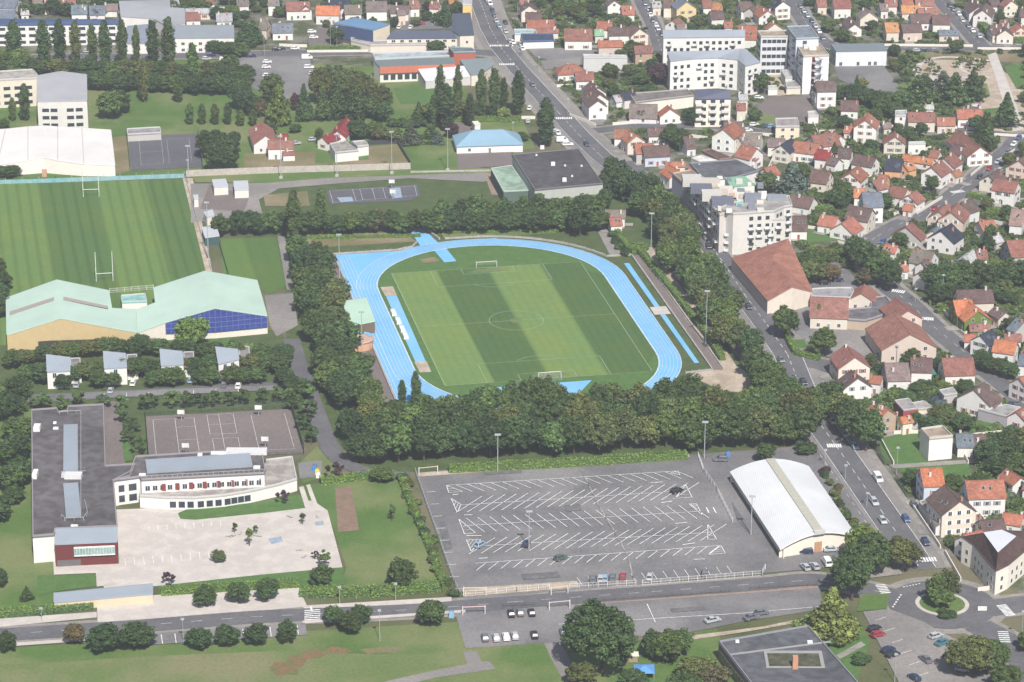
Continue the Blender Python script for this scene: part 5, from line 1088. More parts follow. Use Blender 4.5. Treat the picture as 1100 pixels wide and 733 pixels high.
# red-roofed school complex
r, roof, P, c = roofbuild('school_building', 'large school hall with fan-shaped terracotta roof rising to a peak', 'school', [(786, 277, 5), (846.5, 256.5, 11), (873, 313.5, 5), (851, 308, 9), (829, 277, 9.5), (824.5, 323, 5)], [(0, 4, 3, 5), (4, 2, 3), (0, 1, 4), (4, 1, 2)], rcol=TERR, roofmat=ROOF, wcol=(.64, .57, .49), zone='beside the avenue')
flat('school_building', 'flat grey-roofed school link with pale parapet', 'school', [M7(530, 80), M7(640, 72), M7(845, 70), M7(862, 100), M7(835, 150), M7(522, 140)], 4.5, rcol=(.33, .32, .33), wcol=(.68, .62, .54), zone='right of the fan-shaped roof')
house(*M7(515, 138), *M7(822, 150), 14, 4.2, 't', 'c', rise=4.8, name='school_building', desc='school classroom block with terracotta gabled roof', cat='school', size='x', chim=False, group=None)
house(*M7(945, 38), *M7(918, 110), 10, 3.6, 't', 'c', rise=3, hip=0, name='school_building', desc='small terracotta-roofed school annexe', cat='school', size='x', chim=False, group=None)
flat('school_building', 'flat dark-roofed school passage', 'school', [M7(820, 240), M7(990, 225), M7(1000, 150), M7(1110, 135), M7(1160, 200), M7(1080, 290), M7(950, 330), M7(800, 318)], 3.6, rcol=(.17, .165, .175), wcol=(.45, .36, .28), zone='between the terracotta school roofs')
house(*N7(205, 432), *N7(70, 262), 19, 4.6, 't', 'p', rise=5.2, name='school_building', desc='wide school hall with terracotta gabled roof', cat='school', size='x', chim=False, group=None, dens=.6)
house(*N7(190, 245), *N7(85, 145), 11, 4.6, 't', 'p', rise=3.5, name='school_building', desc='narrow school hall with terracotta gabled roof', cat='school', size='x', chim=False, group=None, dens=.6)
flat('house', 'white cube house with tan flat roof', 'house', [P7(285, 452), P7(455, 428), P7(540, 508), P7(355, 525)], 7.2, rcol=(.40, .31, .24), wcol=(.76, .74, .70), zone='on the green lawn', parapet=.6)
house(*P7(560, 482), *P7(700, 482), 8, 3.4, 's', 'w', zone='beside the white cube house'); house(*P7(700, 490), *P7(800, 492), 8, 3, 'b', 'w', zone='beside the white cube house')
flat('garage', 'low grey flat garage with red front', 'garage', [P7(80, 222), P7(190, 205), P7(265, 285), P7(150, 300)], 3.6, rcol=(.33, .31, .30), wcol=(.35, .07, .07), zone='behind the green lawn', parapet=.2)
flat('garage', 'low grey flat garage with cream front', 'garage', [P7(195, 245), P7(310, 225), P7(390, 280), P7(265, 292)], 3.2, rcol=(.38, .36, .34), wcol=(.72, .64, .48), zone='behind the green lawn', parapet=.2)
flat('garage', 'dark flat-roofed garage', 'garage', [P7(200, 350), P7(340, 328), P7(360, 355), P7(215, 385)], 3, rcol=(.17, .17, .19), wc='g', zone='behind the green lawn', parapet=.2)
flat('garage', 'long grey garage with slatted side', 'garage', [P7(740, 290), P7(960, 255), P7(1075, 275), P7(970, 350)], 3.6, rcol=(.34, .33, .33), wcol=(.36, .34, .36), zone='below the white gabled house', parapet=.2)
flat('shed', 'low grey shed by the car row', 'shed', [P7(430, 140), P7(540, 120), P7(575, 165), P7(470, 185)], 3, rcol=(.38, .37, .37), wc='g', zone='behind the brown hedge', parapet=.2)
seg_thing('awning', 'teal garden awning', 'awning', [P7(255, 62), P7(395, 58)], 4.5, .25, TRIM, (.03, .22, .2), 'beside a brown-roofed house', z=2.6)
flat('garage', 'narrow grey flat-roofed garage at the kerb', 'garage', [Q7(272, 285), Q7(345, 262), Q7(430, 395), Q7(365, 405)], 3.4, rcol=(.30, .27, .25), wc='g', zone='on the avenue pavement', parapet=.2)
# hotel by the roundabout
r, roof, P, c = roofbuild('corner_hotel', 'brown mansard corner building with white flat roof top', 'hotel', [(*Q7(780, 530), 12), (*Q7(925, 508), 12), (*Q7(1040, 560), 12), (*Q7(895, 688), 12), (*Q7(615, 560), 8), (*Q7(700, 620), 7.5), (*Q7(800, 745), 7.5), (1070, 613, 7.5), (950 + 980 / 7.333, 600 + 45 / 7.333, 7.5), (*Q7(1190, 600), 7.5), (*Q7(1150, 520), 8)],
    [(0, 1, 2, 3), (0, 3, 7, 6, 5, 4), (3, 2, 9, 8, 7), (0, 4, 10, 1), (1, 10, 9, 2)], rcol=(.125, .08, .075), roofmat=ROOF, wcol=(.74, .70, .62), zone='at the roundabout corner', fac={(5, 6): dict(step=3, H=7.3, rowh=2.6), (6, 7): dict(step=3, H=7.3, rowh=2.6), (4, 5): dict(step=3, H=7.3, rowh=2.6), (7, 8): dict(step=3, H=7.3, rowh=2.6), (8, 9): dict(step=3, H=7.3, rowh=2.6)})
mb = MB(); mb.face([tuple(P[i] + Vector((0, 0, .06))) for i in (3, 2, 1, 0)]); mb.build('white_roof_top', METALROOF, roof, (.62, .64, .68))
# modern flat building bottom right
BR = [(772, 690), (868, 673), (925, 738), (990, 815), (880, 830)]
r, roof, P, c = flat('office_building', 'dark flat-roofed building with a sunken courtyard', 'office building', BR, 5.5, rcol=(.13, .135, .15), wcol=(.28, .16, .13), zone='bottom right, by the small car park', fac={(4, 0): dict(step=2, ww=1.7, wh=2.2, z0=1.4, n_rows=1, mesh=DARKWIN)}, parapet=.5)
rooftop(roof, P, c, [('courtyard_kerb', 853, 709, 5.5, 15, 9, .35, (.3, .29, .28)), ('chimney', 854, 718, 5.5, 1.4, 1.4, 3.4, (.5, .25, .16)), ('roof_vent', 870, 691, 5.5, 1.4, 1.4, .5, (.75, .75, .75)), ('roof_vent', 792, 690, 5.5, 1, 1, .5, (.75, .75, .75))])
mb = MB(); p = at(853, 709, 5.85) - c; mb.box(p.x - 6.6, p.x + 6.6, p.y - 3.6, p.y + 3.6, 5.86, 5.9); mb.build('courtyard_planting', mat('courtyard_weeds', (.045, .06, .028), (.12, .11, .08), .6), roof)
mb = MB(); a = at(783, 704, 5.5) - c; b = at(892, 690, 5.5) - c; mb.bar((a.x, a.y, 5.52), (b.x, b.y, 5.52), .5, .25); 
mb.build('roof_upstand', TRIM, roof, (.3, .3, .31))

# ================================================================== HOUSES (crop coordinates of the survey, 7.333 px per photo px)
HS = {
(500, 0): """505,45,495,8,8,5,b,c|430,-10,480,-14,8,5,t,w|470,98,600,98,9,3.5,b,c|480,158,700,155,8,3.5,r,c|560,228,735,226,4,3,t,w|775,228,1000,228,11,4.5,t,w|1015,232,1090,232,6,3.5,g,c|795,508,860,505,9,3.2,r,w,1|860,568,1010,565,8,4,t,w|1045,690,985,640,8,6,b,w""",
(650, 0): """75,5,45,-20,7,4,b,w|125,45,225,42,9,4,r,w|-60,165,60,172,8,4,r,w|20,215,190,212,8,5,b,w|275,225,215,190,9,5,b,c|-60,322,135,318,6,5,r,p|225,362,370,358,7,5.5,t,k|365,12,440,10,6,4,w,c|455,-5,540,-5,8,5,b,c|645,12,600,-25,10,6,s,y|580,135,530,160,8,4,t,w|560,188,640,186,9,3.6,d,c|860,20,915,25,7,4,o,y|820,90,930,85,8,4,b,w|940,170,1000,170,6,3,r,w|1050,200,1200,204,13,4,r,w|1050,15,1150,10,9,4,b,w|760,0,840,-2,8,4,t,w|560,-20,620,-20,7,4,w,w""",
(800, 0): """185,85,140,45,9,4,r,w|305,10,260,-20,8,6,n,w|240,185,215,165,8,3.5,r,c|690,-5,830,-8,9,5,t,w|950,60,985,95,9,3.5,d,c|822,130,870,190,7,3.5,b,w|560,-10,640,-12,8,4,t,c|1060,30,1120,28,7,4,d,w|40,60,110,40,8,3.5,b,w""",
(950, 0): """0,180,108,178,9,4.5,o,c|130,190,290,185,8,4.5,b,p|200,110,370,108,9,3.5,b,w|375,118,520,120,9,4.5,b,w|425,238,590,238,5,3,s,p|260,65,430,62,8,3,t,w|130,42,290,42,8,3,o,c|0,-5,100,-5,7,4,t,w|240,-8,390,-8,7,4,t,w|745,55,700,-10,9,4,b,w|775,80,800,20,9,5,b,w|1005,5,960,-15,8,5,t,c|925,155,970,160,6,4,t,w|830,200,960,195,9,4,b,c|955,235,935,195,8,4,b,c|1080,215,1050,180,9,4,r,p|1070,70,1130,70,8,4,b,c|820,-10,900,-15,8,4,b,w|130,-15,220,-18,7,4,r,w|1130,150,1200,160,8,4,t,w""",
(300, 0): """50,15,240,12,9,4.5,t,w|210,50,200,30,6,4.5,t,w|290,45,480,48,9,4.5,ro,w|510,40,650,38,9,4.5,d,w|680,10,850,8,10,4.5,d,w|370,-8,560,-8,9,5,n,w|880,40,1030,45,8,3.5,b,w|1020,5,1100,2,8,4,t,w|-60,185,110,182,9,3.5,s,w|-150,152,-80,155,10,4.5,d,p|1190,10,1270,15,7,4,t,w|940,80,975,78,5,5,d,p|-90,-5,0,-8,8,4,s,w|1330,-5,1400,-10,8,4,o,c""",
(0, 0): """560,40,690,38,9,4,s,w|700,45,830,42,9,4,s,w|490,-10,600,-10,8,4,t,w|350,-5,440,-5,7,4,t,c|170,70,215,68,6,3,w,w|820,30,930,30,7,3,d,w|250,-15,330,-20,8,4,d,w""",
(150, 0): """240,-10,300,-15,8,5,w,c|360,68,560,66,5,3,w,c|360,98,480,95,8,3,t,w|600,105,730,102,8,3,w,w|760,-15,860,-18,8,5,d,w|520,-10,570,-15,6,4,t,w|1010,-20,1100,-20,8,5,d,w""",
(200, 100): """625,335,585,220,10,4,t,w|640,372,850,370,7,4.5,t,w|755,462,860,458,3,2.6,t,w|725,322,800,322,6,3,m,w""",
(350, 100): """165,190,90,300,7,4,m,w|-30,345,80,305,6,3.4,m,w""",
(650, 100): """190,85,415,90,12,2.5,d,w|515,125,490,95,9,3.5,r,w|1030,80,1110,80,6,5,t,c|1050,12,1120,10,5,6,w,c|75,280,200,285,8,3.5,t2,w|250,335,190,290,8,5,r,c|330,275,500,270,7,4,b,w|230,400,385,395,8,4.5,r,g|290,420,500,408,9,4,b,bw|610,345,690,338,10,3.2,b,w|930,285,1010,225,10,6,r,w|930,235,1090,225,9,5,b,w|1050,345,1110,330,9,3.5,d,c|580,610,500,560,8,4,ro,w|470,545,630,540,4,3,r,c|650,590,780,572,5,3,r,c|580,672,740,668,7,5,d,w|120,-5,230,-20,7,4,n,w|60,20,170,5,6,3,w,w|1110,470,1150,440,8,4,r,w""",
(500, 100): """1045,60,985,-20,8,5.5,b,w|1060,10,1000,-60,8,6,b,w""",
(801, 100): """555,-92,715,-95,9,7.5,b,w|630,-55,600,-95,8,6.5,b,w|755,55,900,60,9,3.5,b,w|950,215,975,155,9.6,6.5,r,w|800,258,850,262,6,3,r,w|520,335,720,310,10,3.2,t,w|640,300,760,335,7,3.5,r,w|285,410,370,355,8,4.5,n,c|390,375,600,400,9,4,r,w|180,355,320,360,7,4,d,w|570,440,690,455,8,4,m,w|0,310,140,320,10,3.5,d,w|-30,405,100,435,10,5,r,w|150,590,240,570,7,3,r,w|740,430,850,440,8,4.5,b,w|870,480,1040,510,8,4.5,b,w|670,500,750,520,6,3.5,b,w|530,600,680,620,10,3.5,b,c|830,630,897,570,9,4,r,w|1000,690,1090,670,8,4,t,w|600,-10,700,-12,5,3,w,w""",
(950, 100): """180,150,400,152,8,4.5,t,c|410,190,560,192,7,3.5,r,c|565,130,770,128,8,4,r,w|85,345,80,300,9,4,t,c|150,482,395,520,5,2.5,ro,w|370,445,440,455,6,4,t,w|10,510,150,520,10,4,n,o|150,560,220,540,6,3,o,o|372,585,455,530,9,5,t,w|470,515,545,470,9,5.5,t,w|585,290,760,425,11,4,t,w|545,400,640,420,8,3.5,b,w|870,672,1060,700,9,5.5,t,w|1060,530,1130,480,11,4.5,b,p|625,95,740,115,4,3,b,ta|310,92,390,92,4,3,w,w|-20,235,50,230,5,3,d,c|820,650,900,600,8,4,b,c|30,650,-40,640,6,3.5,r,o|690,85,760,88,4,3,w,c|530,620,590,600,5,3,t2,c""",
(650, 200): """30,250,130,245,6,3.4,r,w|-10,185,165,190,6,3.6,d,w""",
(800, 200): """370,58,550,88,9,3,b,w|345,235,490,235,11,3.5,b,w|600,222,740,245,8,3,r,w|762,292,850,240,10,3,r,w|860,18,950,22,7,3.5,ro,w|820,152,1010,180,10,5,b,c|920,52,1080,48,11,6.5,s,w|-10,-120,60,-125,5,3,w,w""",
(950, 200): """60,-5,190,20,8,4.5,t,w|190,72,255,32,8,4,t,w|165,140,225,148,5,2.6,r,w|430,200,500,130,9,4,t,p|525,205,580,130,10,4.5,t,p|600,130,690,100,9,4.5,b,w|445,352,530,292,11,4.5,n,w|170,322,218,282,12,3.6,t,g|5,452,110,470,6,3,r,w|230,490,400,520,10,4.5,d,w|290,600,350,575,6,4,b,w|740,278,860,262,7,3.5,r,w|1000,178,1110,188,12,4.5,d2,w|720,500,810,500,7,3,t,w|960,430,1110,420,12,4,t,g|850,400,910,385,5,3,w,g|620,560,700,500,6,3,w,g|500,590,610,580,5,3,s,g|270,680,330,660,6,4,t,w|100,620,180,615,5,3,r,w|380,350,440,300,6,4,s,c|900,-10,1040,20,3,3,t,w""",
(950, 300): """565,88,850,78,9,5,b,c|540,168,690,160,10,4.5,ro,iv|745,250,655,165,10,4.2,ro,iv|665,352,830,350,5,2.6,t,iv|755,440,850,395,8,5,n,w|870,472,1050,497,8,6,ro,w|450,622,700,615,11,3.6,t,w|205,617,380,622,9,4,b,w|0,662,190,657,11,3.5,d,w|940,430,1080,432,5,3,t,w|640,432,710,436,5,3,r,w|1040,300,1110,330,9,4,s,g|870,210,960,260,6,3.5,b,c|1080,590,1150,600,7,4,s,w|1130,470,1200,480,8,5,t,w""",
(800, 400): """895,45,835,-20,10,4.5,b,w|1010,22,1070,30,5,4,r,w|1060,290,1005,250,8,5.5,r,k""",
(802, 300): """870,613,795,512,11,5.5,t,c""",
(950, 400): """705,135,790,78,12,5,b,w|790,205,860,140,7,4,b,w|1040,312,1110,268,7,3.5,r,w|1060,42,1130,20,9,5,r,w|150,350,180,345,4,4,ro,c|-20,262,30,290,7,5.5,r,k|1150,380,1240,390,9,4,t,w""",
(950, 500): """280,25,455,18,10,6.5,ro,bw|600,282,470,150,11,7,b,c|635,122,940,112,10,6,r,w|620,550,770,508,8,4.6,r,w|745,432,940,415,7,4,b,w|960,22,1080,95,6,3,r,w|935,368,1100,395,6,3,r,w|680,400,730,390,5,3,d,w|430,395,455,450,4,3,d,w|1130,80,1220,100,8,4,t,w""",
}
for (ox, oy), s in HS.items():
    ox = {801: 800, 802: 800}.get(ox, ox)
    for h_ in s.split('|'):
        q = h_.split(','); x0, y0, x1, y1, sp, ev = [float(v) for v in q[:6]]
        house(ox + x0 / 7.333, oy + y0 / 7.333, ox + x1 / 7.333, oy + y1 / 7.333, sp, ev, q[6], q[7], hip=float(q[8]) if len(q) > 8 else 0)
flat('house', 'low white flat-roofed bungalow', 'house', [(354, 155), (370, 152), (377, 157), (385, 162), (360, 164.5)], 4, rcol=(.33, .31, .28), wc='w', zone='behind the long concrete wall')
flat('house', 'small white flat-roofed annexe', 'house', [(378, 152.5), (392, 151.5), (396, 156.5), (384, 158)], 4, rcol=(.35, .33, .30), wc='w', zone='behind the long concrete wall')
for q, d, zz in (([(228, 193), (242, 192), (245, 200), (230, 201)], 'white clubhouse with pale metal roof', 'beside the rugby pitch'), ([(251, 194.5), (266, 194), (267, 203.5), (252, 204)], 'small white clubhouse with grey roof', 'beside the rugby pitch'),
                 ([(217, 244), (232, 243), (235.5, 253), (220, 255)], 'dark green stand with pale roof', 'at the rugby pitch corner'), ([(207.5, 209.5), (212.5, 209), (213, 213), (208.5, 213.5)], 'tiny white dugout hut', 'beside the rugby pitch'),
                 ([(219, 228), (228, 225), (230, 231), (222, 233)], 'small white store hut', 'beside the rugby pitch')):
    flat('clubhouse', d, 'clubhouse', q, 3.6, rcol=(.50, .52, .55), wcol=(.7, .66, .6) if 'stand' not in d else (.05, .10, .10), zone=zz, roofmat=METALROOF, parapet=0)
flat('store_building', 'grey store building with clutter on its roof', 'shed', [(136, 139), (172, 137), (173, 143), (137, 145)], 3, rcol=(.3, .29, .29), wc='g', zone='above the dark tennis court')
flat('store_building', 'small white tall shed', 'shed', [(507, 130.5), (513, 130), (516, 133), (510, 134)], 4, rcol=(.7, .68, .6), wc='w', zone='beside the blue pavilion', parapet=0)
# ================================================================== TREES
BZ = 'in the wooded belt beside the big car park'
BG = 'trees of the belt between track and car park'
row('round', 402, 497, 862, 477, 20, 13, 10.5, 'd', 'in the front belt row by the car park', BG, cs='ddmmdo')
row('round', 412, 479, 872, 458, 19, 13, 10.5, 'm', 'in the middle belt row by the car park', BG, cs='ddmmo')
row('round', 430, 459, 552, 452, 6, 12, 9.5, 'd', 'in the back belt row by the car park', BG, cs='dm')
for q_ in ((548, 455, 12.5, 9), (571, 453, 15, 9), (583, 454, 15.5, 9), (594, 455, 14.5, 8), (612, 464, 12.5, 9), (628, 464, 12.5, 9), (641, 457, 12.5, 9)): tree('round', *q_, rt.choice('dm'), 'in the back belt row by the car park', BG)
row('round', 655, 452, 690, 450, 2, 13, 11, 'l', 'behind the belt by the car park', BG, cs='lo'); row('round', 712, 448, 738, 446, 2, 13.5, 12, 'd', 'behind the belt by the car park', BG)
row('round', 760, 449, 850, 440, 5, 10, 9, 'm', 'in the back belt row by the car park', BG, cs='mol')
for q in ((447, 440, 13, 4.2, 'd'), (432, 443, 11, 3.6, 'd')): tree('poplar', q[0], q[1], q[2], q[3], q[4], 'at the end of the home straight')
row('round', 322, 283, 360, 430, 14, 11, 10, 'd', 'in the inner line beside the service road', 'trees along the service road', cs='dm')
row('round', 341, 292, 397, 470, 16, 11, 10, 'm', 'in the outer line beside the service road', 'trees along the service road', cs='dmmo')
row('round', 372, 420, 402, 498, 4, 11, 9, 'd', 'where the service road meets the belt', 'trees along the service road')
tree('poplar', 316, 263, 21, 7.5, 'm', 'at the end of the track hedgerow'); tree('poplar', 345, 250, 17, 5.5, 'm', 'at the end of the track hedgerow')
row('round', 238, 253, 640, 249, 30, 9, 8, 'd', 'in the long row above the blue track', 'tree row above the blue track', cs='dddm')
row('round', 480, 247, 640, 240, 11, 12, 9, 'd', 'behind the long row above the blue track', 'tree row above the blue track', cs='ddmm')
tree('round', 623, 254, 14.5, 11, 'd', 'at the right end of the row above the track'); tree('round', 405, 250, 9, 8, 'r', 'in the long row above the blue track')
row('bush', 655, 255, 672, 275, 4, 3, 4, 'd', 'by the small lodge beside the track', None)
AR = 'trees along the avenue beside the sandy walk'
for q_ in ((712, 232, 726, 253, 3), (729, 259, 798, 381, 12), (804, 392, 842, 442, 5)): row('round', *q_, 12, 9, 'm', 'in the outer line along the avenue', AR, cs='mmdlo')
for q_ in ((692, 233, 737, 314, 9), (741, 321, 782, 377, 6), (815, 418, 856, 464, 5)): row('round', *q_, 12, 9, 'd', 'in the inner line along the sandy walk', AR, cs='dmmo')
row('round', 672, 215, 700, 225, 3, 13, 10, 'd', 'near the lodge by the avenue', AR)
tree('cedar', 668, 212, 15, 13, 'b', 'beside the dark flat hall'); tree('cedar', 655, 200, 12, 9, 'd', 'beside the dark flat hall')
tree('round', 657, 190, 9, 7, 'd', 'beside the dark flat hall'); tree('round', 650, 225, 9, 6, 'd', 'beside the lodge')
# avenue, right hand side and junction trees
for q in (('round', 858, 462, 14, 12, 'o', 'left of the avenue above the barrel hall'), ('round', 822, 498, 7, 6, 'm', 'behind the barrel-roofed hall'), ('bush', 870, 487, 4, 8, 'd', 'behind the barrel-roofed hall'),
          ('round', 890, 447, 12, 10, 'd', 'on the right pavement of the avenue'), ('round', 903, 456, 11, 9, 'o', 'on the right pavement of the avenue'), ('round', 912, 470, 13, 10, 'd', 'on the right pavement of the avenue'), ('round', 930, 485, 14.5, 11, 'm', 'on the right pavement of the avenue'),
          ('round', 843, 364, 11.5, 9.5, 'm', 'by the fan-roofed school'), ('round', 884, 383, 10, 9, 'm', 'by the fan-roofed school'), ('conifer', 879, 350, 8, 5, 'm', 'by the fan-roofed school'),
          ('round', 870, 305, 9, 9, 'o', 'above the school yard'), ('round', 880, 294, 9, 8, 'd', 'above the school yard'), ('round', 893, 303, 7, 7, 'r', 'above the school yard'), ('round', 865, 290, 7, 7, 'd', 'above the school yard'),
          ('round', 918, 285, 12, 9, 'd', 'right of the school yard'), ('round', 930, 295, 13, 10, 'm', 'right of the school yard'), ('round', 943, 306, 13, 10, 'm', 'right of the school yard'), ('round', 957, 313, 11, 8, 'd', 'right of the school yard'), ('round', 928, 308, 7, 6, 'r', 'right of the school yard'),
          ('round', 926, 603, 11, 11, 'l', 'between barrel hall and roundabout'), ('round', 915, 645, 17, 13, 'd', 'left of the roundabout'), ('round', 934, 620, 13, 11, 'd', 'left of the roundabout'), ('round', 968, 612, 9.5, 10, 'o', 'above the roundabout'),
          ('round', 1005, 650, 9, 6.5, 'l', 'on the roundabout island'), ('round', 1017, 649, 10, 6.5, 'o', 'on the roundabout island'), ('round', 1011, 654, 6.5, 6, 'm', 'on the roundabout island'), ('bush', 1021, 663, 2, 6, 'd', 'on the roundabout island'),
          ('cedar', 893, 683, 14.5, 13, 'y', 'left of the small bottom car park'), ('cedar', 902, 690, 10, 9, 'y', 'left of the small bottom car park'), ('cedar', 878, 675, 6, 10, 'l', 'left of the small bottom car park'), ('bush', 898, 692, 3, 6, 'd', 'beside the dark flat office roof'), ('bush', 925, 712, 2.5, 6, 'd', 'beside the dark flat office roof'),
          ('round', 1042, 728, 12, 12, 'o', 'right of the small bottom car park'), ('round', 1060, 724, 10, 11, 'm', 'right of the small bottom car park'), ('round', 1048, 716, 9, 7, 'r', 'right of the small bottom car park'), ('round', 1080, 742, 7, 8, 'm', 'at the bottom right corner'), ('round', 1105, 700, 6, 7, 'm', 'at the bottom right corner'),
          ('round', 646, 724, 20.5, 19.5, 'm', 'below the lower parking strip'),
          ('round', 716, 712, 9, 9, 'm', 'beside the bottom garden'), ('round', 730, 705, 7.5, 8, 'm', 'beside the bottom garden'), ('round', 702, 708, 8, 7, 'd', 'beside the bottom garden'), ('round', 748, 735, 8, 9, 'o', 'left of the dark flat office roof'), ('round', 765, 740, 7, 8, 'r', 'left of the dark flat office roof'), ('round', 680, 745, 7, 8, 'd', 'at the bottom of the garden'), ('round', 735, 748, 7, 8, 'd', 'at the bottom of the garden'), ('round', 625, 738, 7, 8, 'o', 'at the bottom of the garden')): tree(*q)
row('bush', 885, 510, 925, 578, 12, 2.4, 3.4, 'o', 'in the planted strip beside the avenue', 'shrubs of the avenue strip', cs='omrdp')
# plane row in the east
row('round', 1005, 318, 1130, 308, 9, 11, 9.5, 'm', 'in the row behind the dark-roofed house', 'tree row in the eastern town', cs='mdm')
row('round', 1005, 326, 1060, 326, 4, 7, 7, 'd', 'in the row behind the dark-roofed house', 'tree row in the eastern town')
row('round', 1066, 500, 1130, 480, 5, 9, 9, 'd', 'at the right edge beside the cube house', 'trees at the right picture edge', cs='dmo'); row('round', 1072, 512, 1130, 505, 4, 7, 8, 'd', 'at the right edge beside the cube house', 'trees at the right picture edge', cs='dmo')
row('round', 1005, 455, 1030, 462, 3, 6, 7, 'o', 'behind the white cube house', None, cs='ord'); row('round', 985, 460, 1000, 462, 2, 5, 6, 'd', 'behind the white cube house', None)
row('round', 1050, 395, 1085, 408, 4, 7, 7, 'd', 'above the terracotta-roofed corner house', None, cs='dm')
for q in (('cedar', 851, 208, 13, 13, 'b', 'in the middle of the town houses'), ('round', 823, 207, 8.5, 9, 'o', 'in the middle of the town houses'), ('round', 745, 94, 6, 4.5, 'd', 'before the angled white block'), ('round', 758, 94, 6, 4.5, 'm', 'before the angled white block'), ('conifer', 783, 95, 7, 4, 'd', 'before the angled white block'), ('round', 816, 101, 9, 8, 'd', 'before the angled white block'), ('round', 803, 99, 7, 6, 'd', 'before the angled white block'),
          ('round', 708, 92, 11, 9, 'p', 'left of the angled white block'), ('round', 738, 134, 7, 5, 'd', 'left of the cream mansard block'), ('round', 744, 137, 9, 5, 'd', 'left of the cream mansard block'), ('round', 688, 131, 5, 6, 'd', 'before the grey-brown low roof'), ('round', 720, 158, 8, 9, 'd', 'below the mansard block'), ('round', 733, 162, 7, 8, 'd', 'below the mansard block'), ('round', 675, 83, 6, 7, 'o', 'behind the worn grey warehouse'), ('round', 655, 85, 7, 8, 'm', 'behind the worn grey warehouse'), ('round', 690, 92, 6, 9, 'm', 'behind the worn grey warehouse'),
          ('round', 790, 268, 6, 9, 'd', 'at the foot of the corner terraces'), ('round', 805, 268, 6, 9, 'd', 'at the foot of the corner terraces'), ('round', 820, 264, 6, 9, 'd', 'at the foot of the corner terraces'), ('round', 905, 215, 8, 8, 'm', 'left of the slate mansard house'), ('round', 897, 222, 7, 7, 'd', 'left of the slate mansard house'), ('conifer', 896, 168, 6, 3.5, 'd', 'beside the tall white gabled house'), ('round', 1000, 300, 6, 6, 'd', 'left of the plane row'), ('round', 966, 268, 7, 6, 'd', 'below the grey gabled house')): tree(*q)
# park top right
for q in (('cedar', 985, 117, 15, 13, 'd'), ('cedar', 1012, 105, 12, 12, 'b'), ('cedar', 1025, 112, 14, 13, 'd'), ('cedar', 1044, 108, 13, 12, 'd'), ('round', 970, 118, 9, 9, 'm'), ('round', 960, 128, 8, 8, 'm'), ('round', 945, 120, 9, 9, 'd'), ('round', 930, 115, 9, 9, 'm'),
          ('round', 915, 113, 9, 9, 'd'), ('round', 903, 110, 8, 8, 'm'), ('conifer', 920, 100, 8, 4, 'd'), ('round', 925, 96, 5, 6, 'y'), ('round', 960, 75, 5, 6, 'o'), ('round', 1000, 112, 6, 6, 'l'), ('round', 985, 128, 6, 7, 'm'), ('round', 940, 131, 6, 7, 'm'), ('round', 1053, 92, 5, 5, 'o')): tree(*q, 'around the sandy park')
for i in range(26): tree('small', rt.uniform(958, 1060), rt.uniform(62, 84), rt.uniform(2.5, 4.5), 3.5, rt.choice('mold'), 'among the young park plantings', 'young park trees')
tree('conifer', 1080, 137, 15, 10, 'd', 'beside the pale park path'); tree('conifer', 1060, 162, 16, 7, 'd', 'at the bend by the small street'); tree('round', 1050, 142, 7, 8, 'd', 'at the bend by the small street'); tree('conifer', 1057, 150, 12, 6, 'd', 'at the bend by the small street')
# avenue poplars
for q in ((473, 128, 23, 6), (480, 141, 20, 9), (492, 125, 22, 5), (517, 130, 22, 6), (531, 128, 22, 6.5), (505, 136, 14, 6), (586, 158, 20.5, 9), (557, 124, 19, 7.5), (541, 118, 14, 5), (466, 138, 14, 6)): tree('poplar', *q, 'd', 'near the upper avenue', 'poplars near the upper avenue')
row('round', 465, 132, 500, 128, 4, 10, 9, 'm', 'in front of the pointed canopy school', None, cs='dmo'); tree('round', 560, 152, 4, 6, 'd', 'at the foot of the avenue poplar'); tree('round', 541, 130, 6, 6, 'y', 'beside the upper avenue')
tree('conifer', 450, 132, 9, 6, 'd', 'on the lawn behind the pavilion'); row('bush', 425, 137, 470, 135, 6, 3.5, 6, 'd', 'behind the green lawn plot', None, cs='dm')
tree('conifer', 441, 155, 9, 8.5, 'b', 'beside the pavilion lawn'); tree('cedar', 463, 153, 8, 8, 'd', 'beside the pavilion lawn'); tree('cedar', 470, 155, 6, 6, 'b', 'beside the pavilion lawn'); tree('round', 485, 148, 6, 6, 'p', 'beside the pavilion lawn')
# park with pines between parking and tennis
for q in ((300, 133, 17, 11, 'l', 'cedar'), (290, 145, 5, 6, 'd', 'round'), (280, 127, 9, 5, 'r', 'round'), (268, 125, 11, 9, 'd', 'round'), (258, 118, 12, 10, 'd', 'round'), (327, 130, 16, 7, 'd', 'conifer'), (347, 130, 16, 7, 'd', 'conifer'), (363, 128, 17, 8, 'd', 'conifer'), (381, 130, 18, 9, 'd', 'conifer'),
          (318, 120, 8, 5, 'p', 'round'), (292, 112, 13, 11, 'm', 'round'), (345, 112, 16, 12, 'o', 'round'), (360, 108, 16, 12, 'o', 'round'), (376, 112, 16, 12, 'o', 'round'), (392, 118, 16, 13, 'o', 'round'), (405, 125, 14, 12, 'o', 'round'), (412, 132, 9, 8, 'd', 'round'), (398, 128, 10, 8, 'd', 'round'),
          (385, 152, 9, 8, 'd', 'round'), (378, 148, 7, 7, 'd', 'round'), (403, 150, 8, 8, 'm', 'round'), (420, 154, 7, 8, 'o', 'round'), (410, 152, 6, 7, 'r', 'round'), (345, 155, 4, 4, 'd', 'round'), (343, 148, 4, 4, 'd', 'round'), (317, 143, 4, 5, 'd', 'round')):
    tree(q[5], *q[:5], 'around the dark-roofed farmhouses')
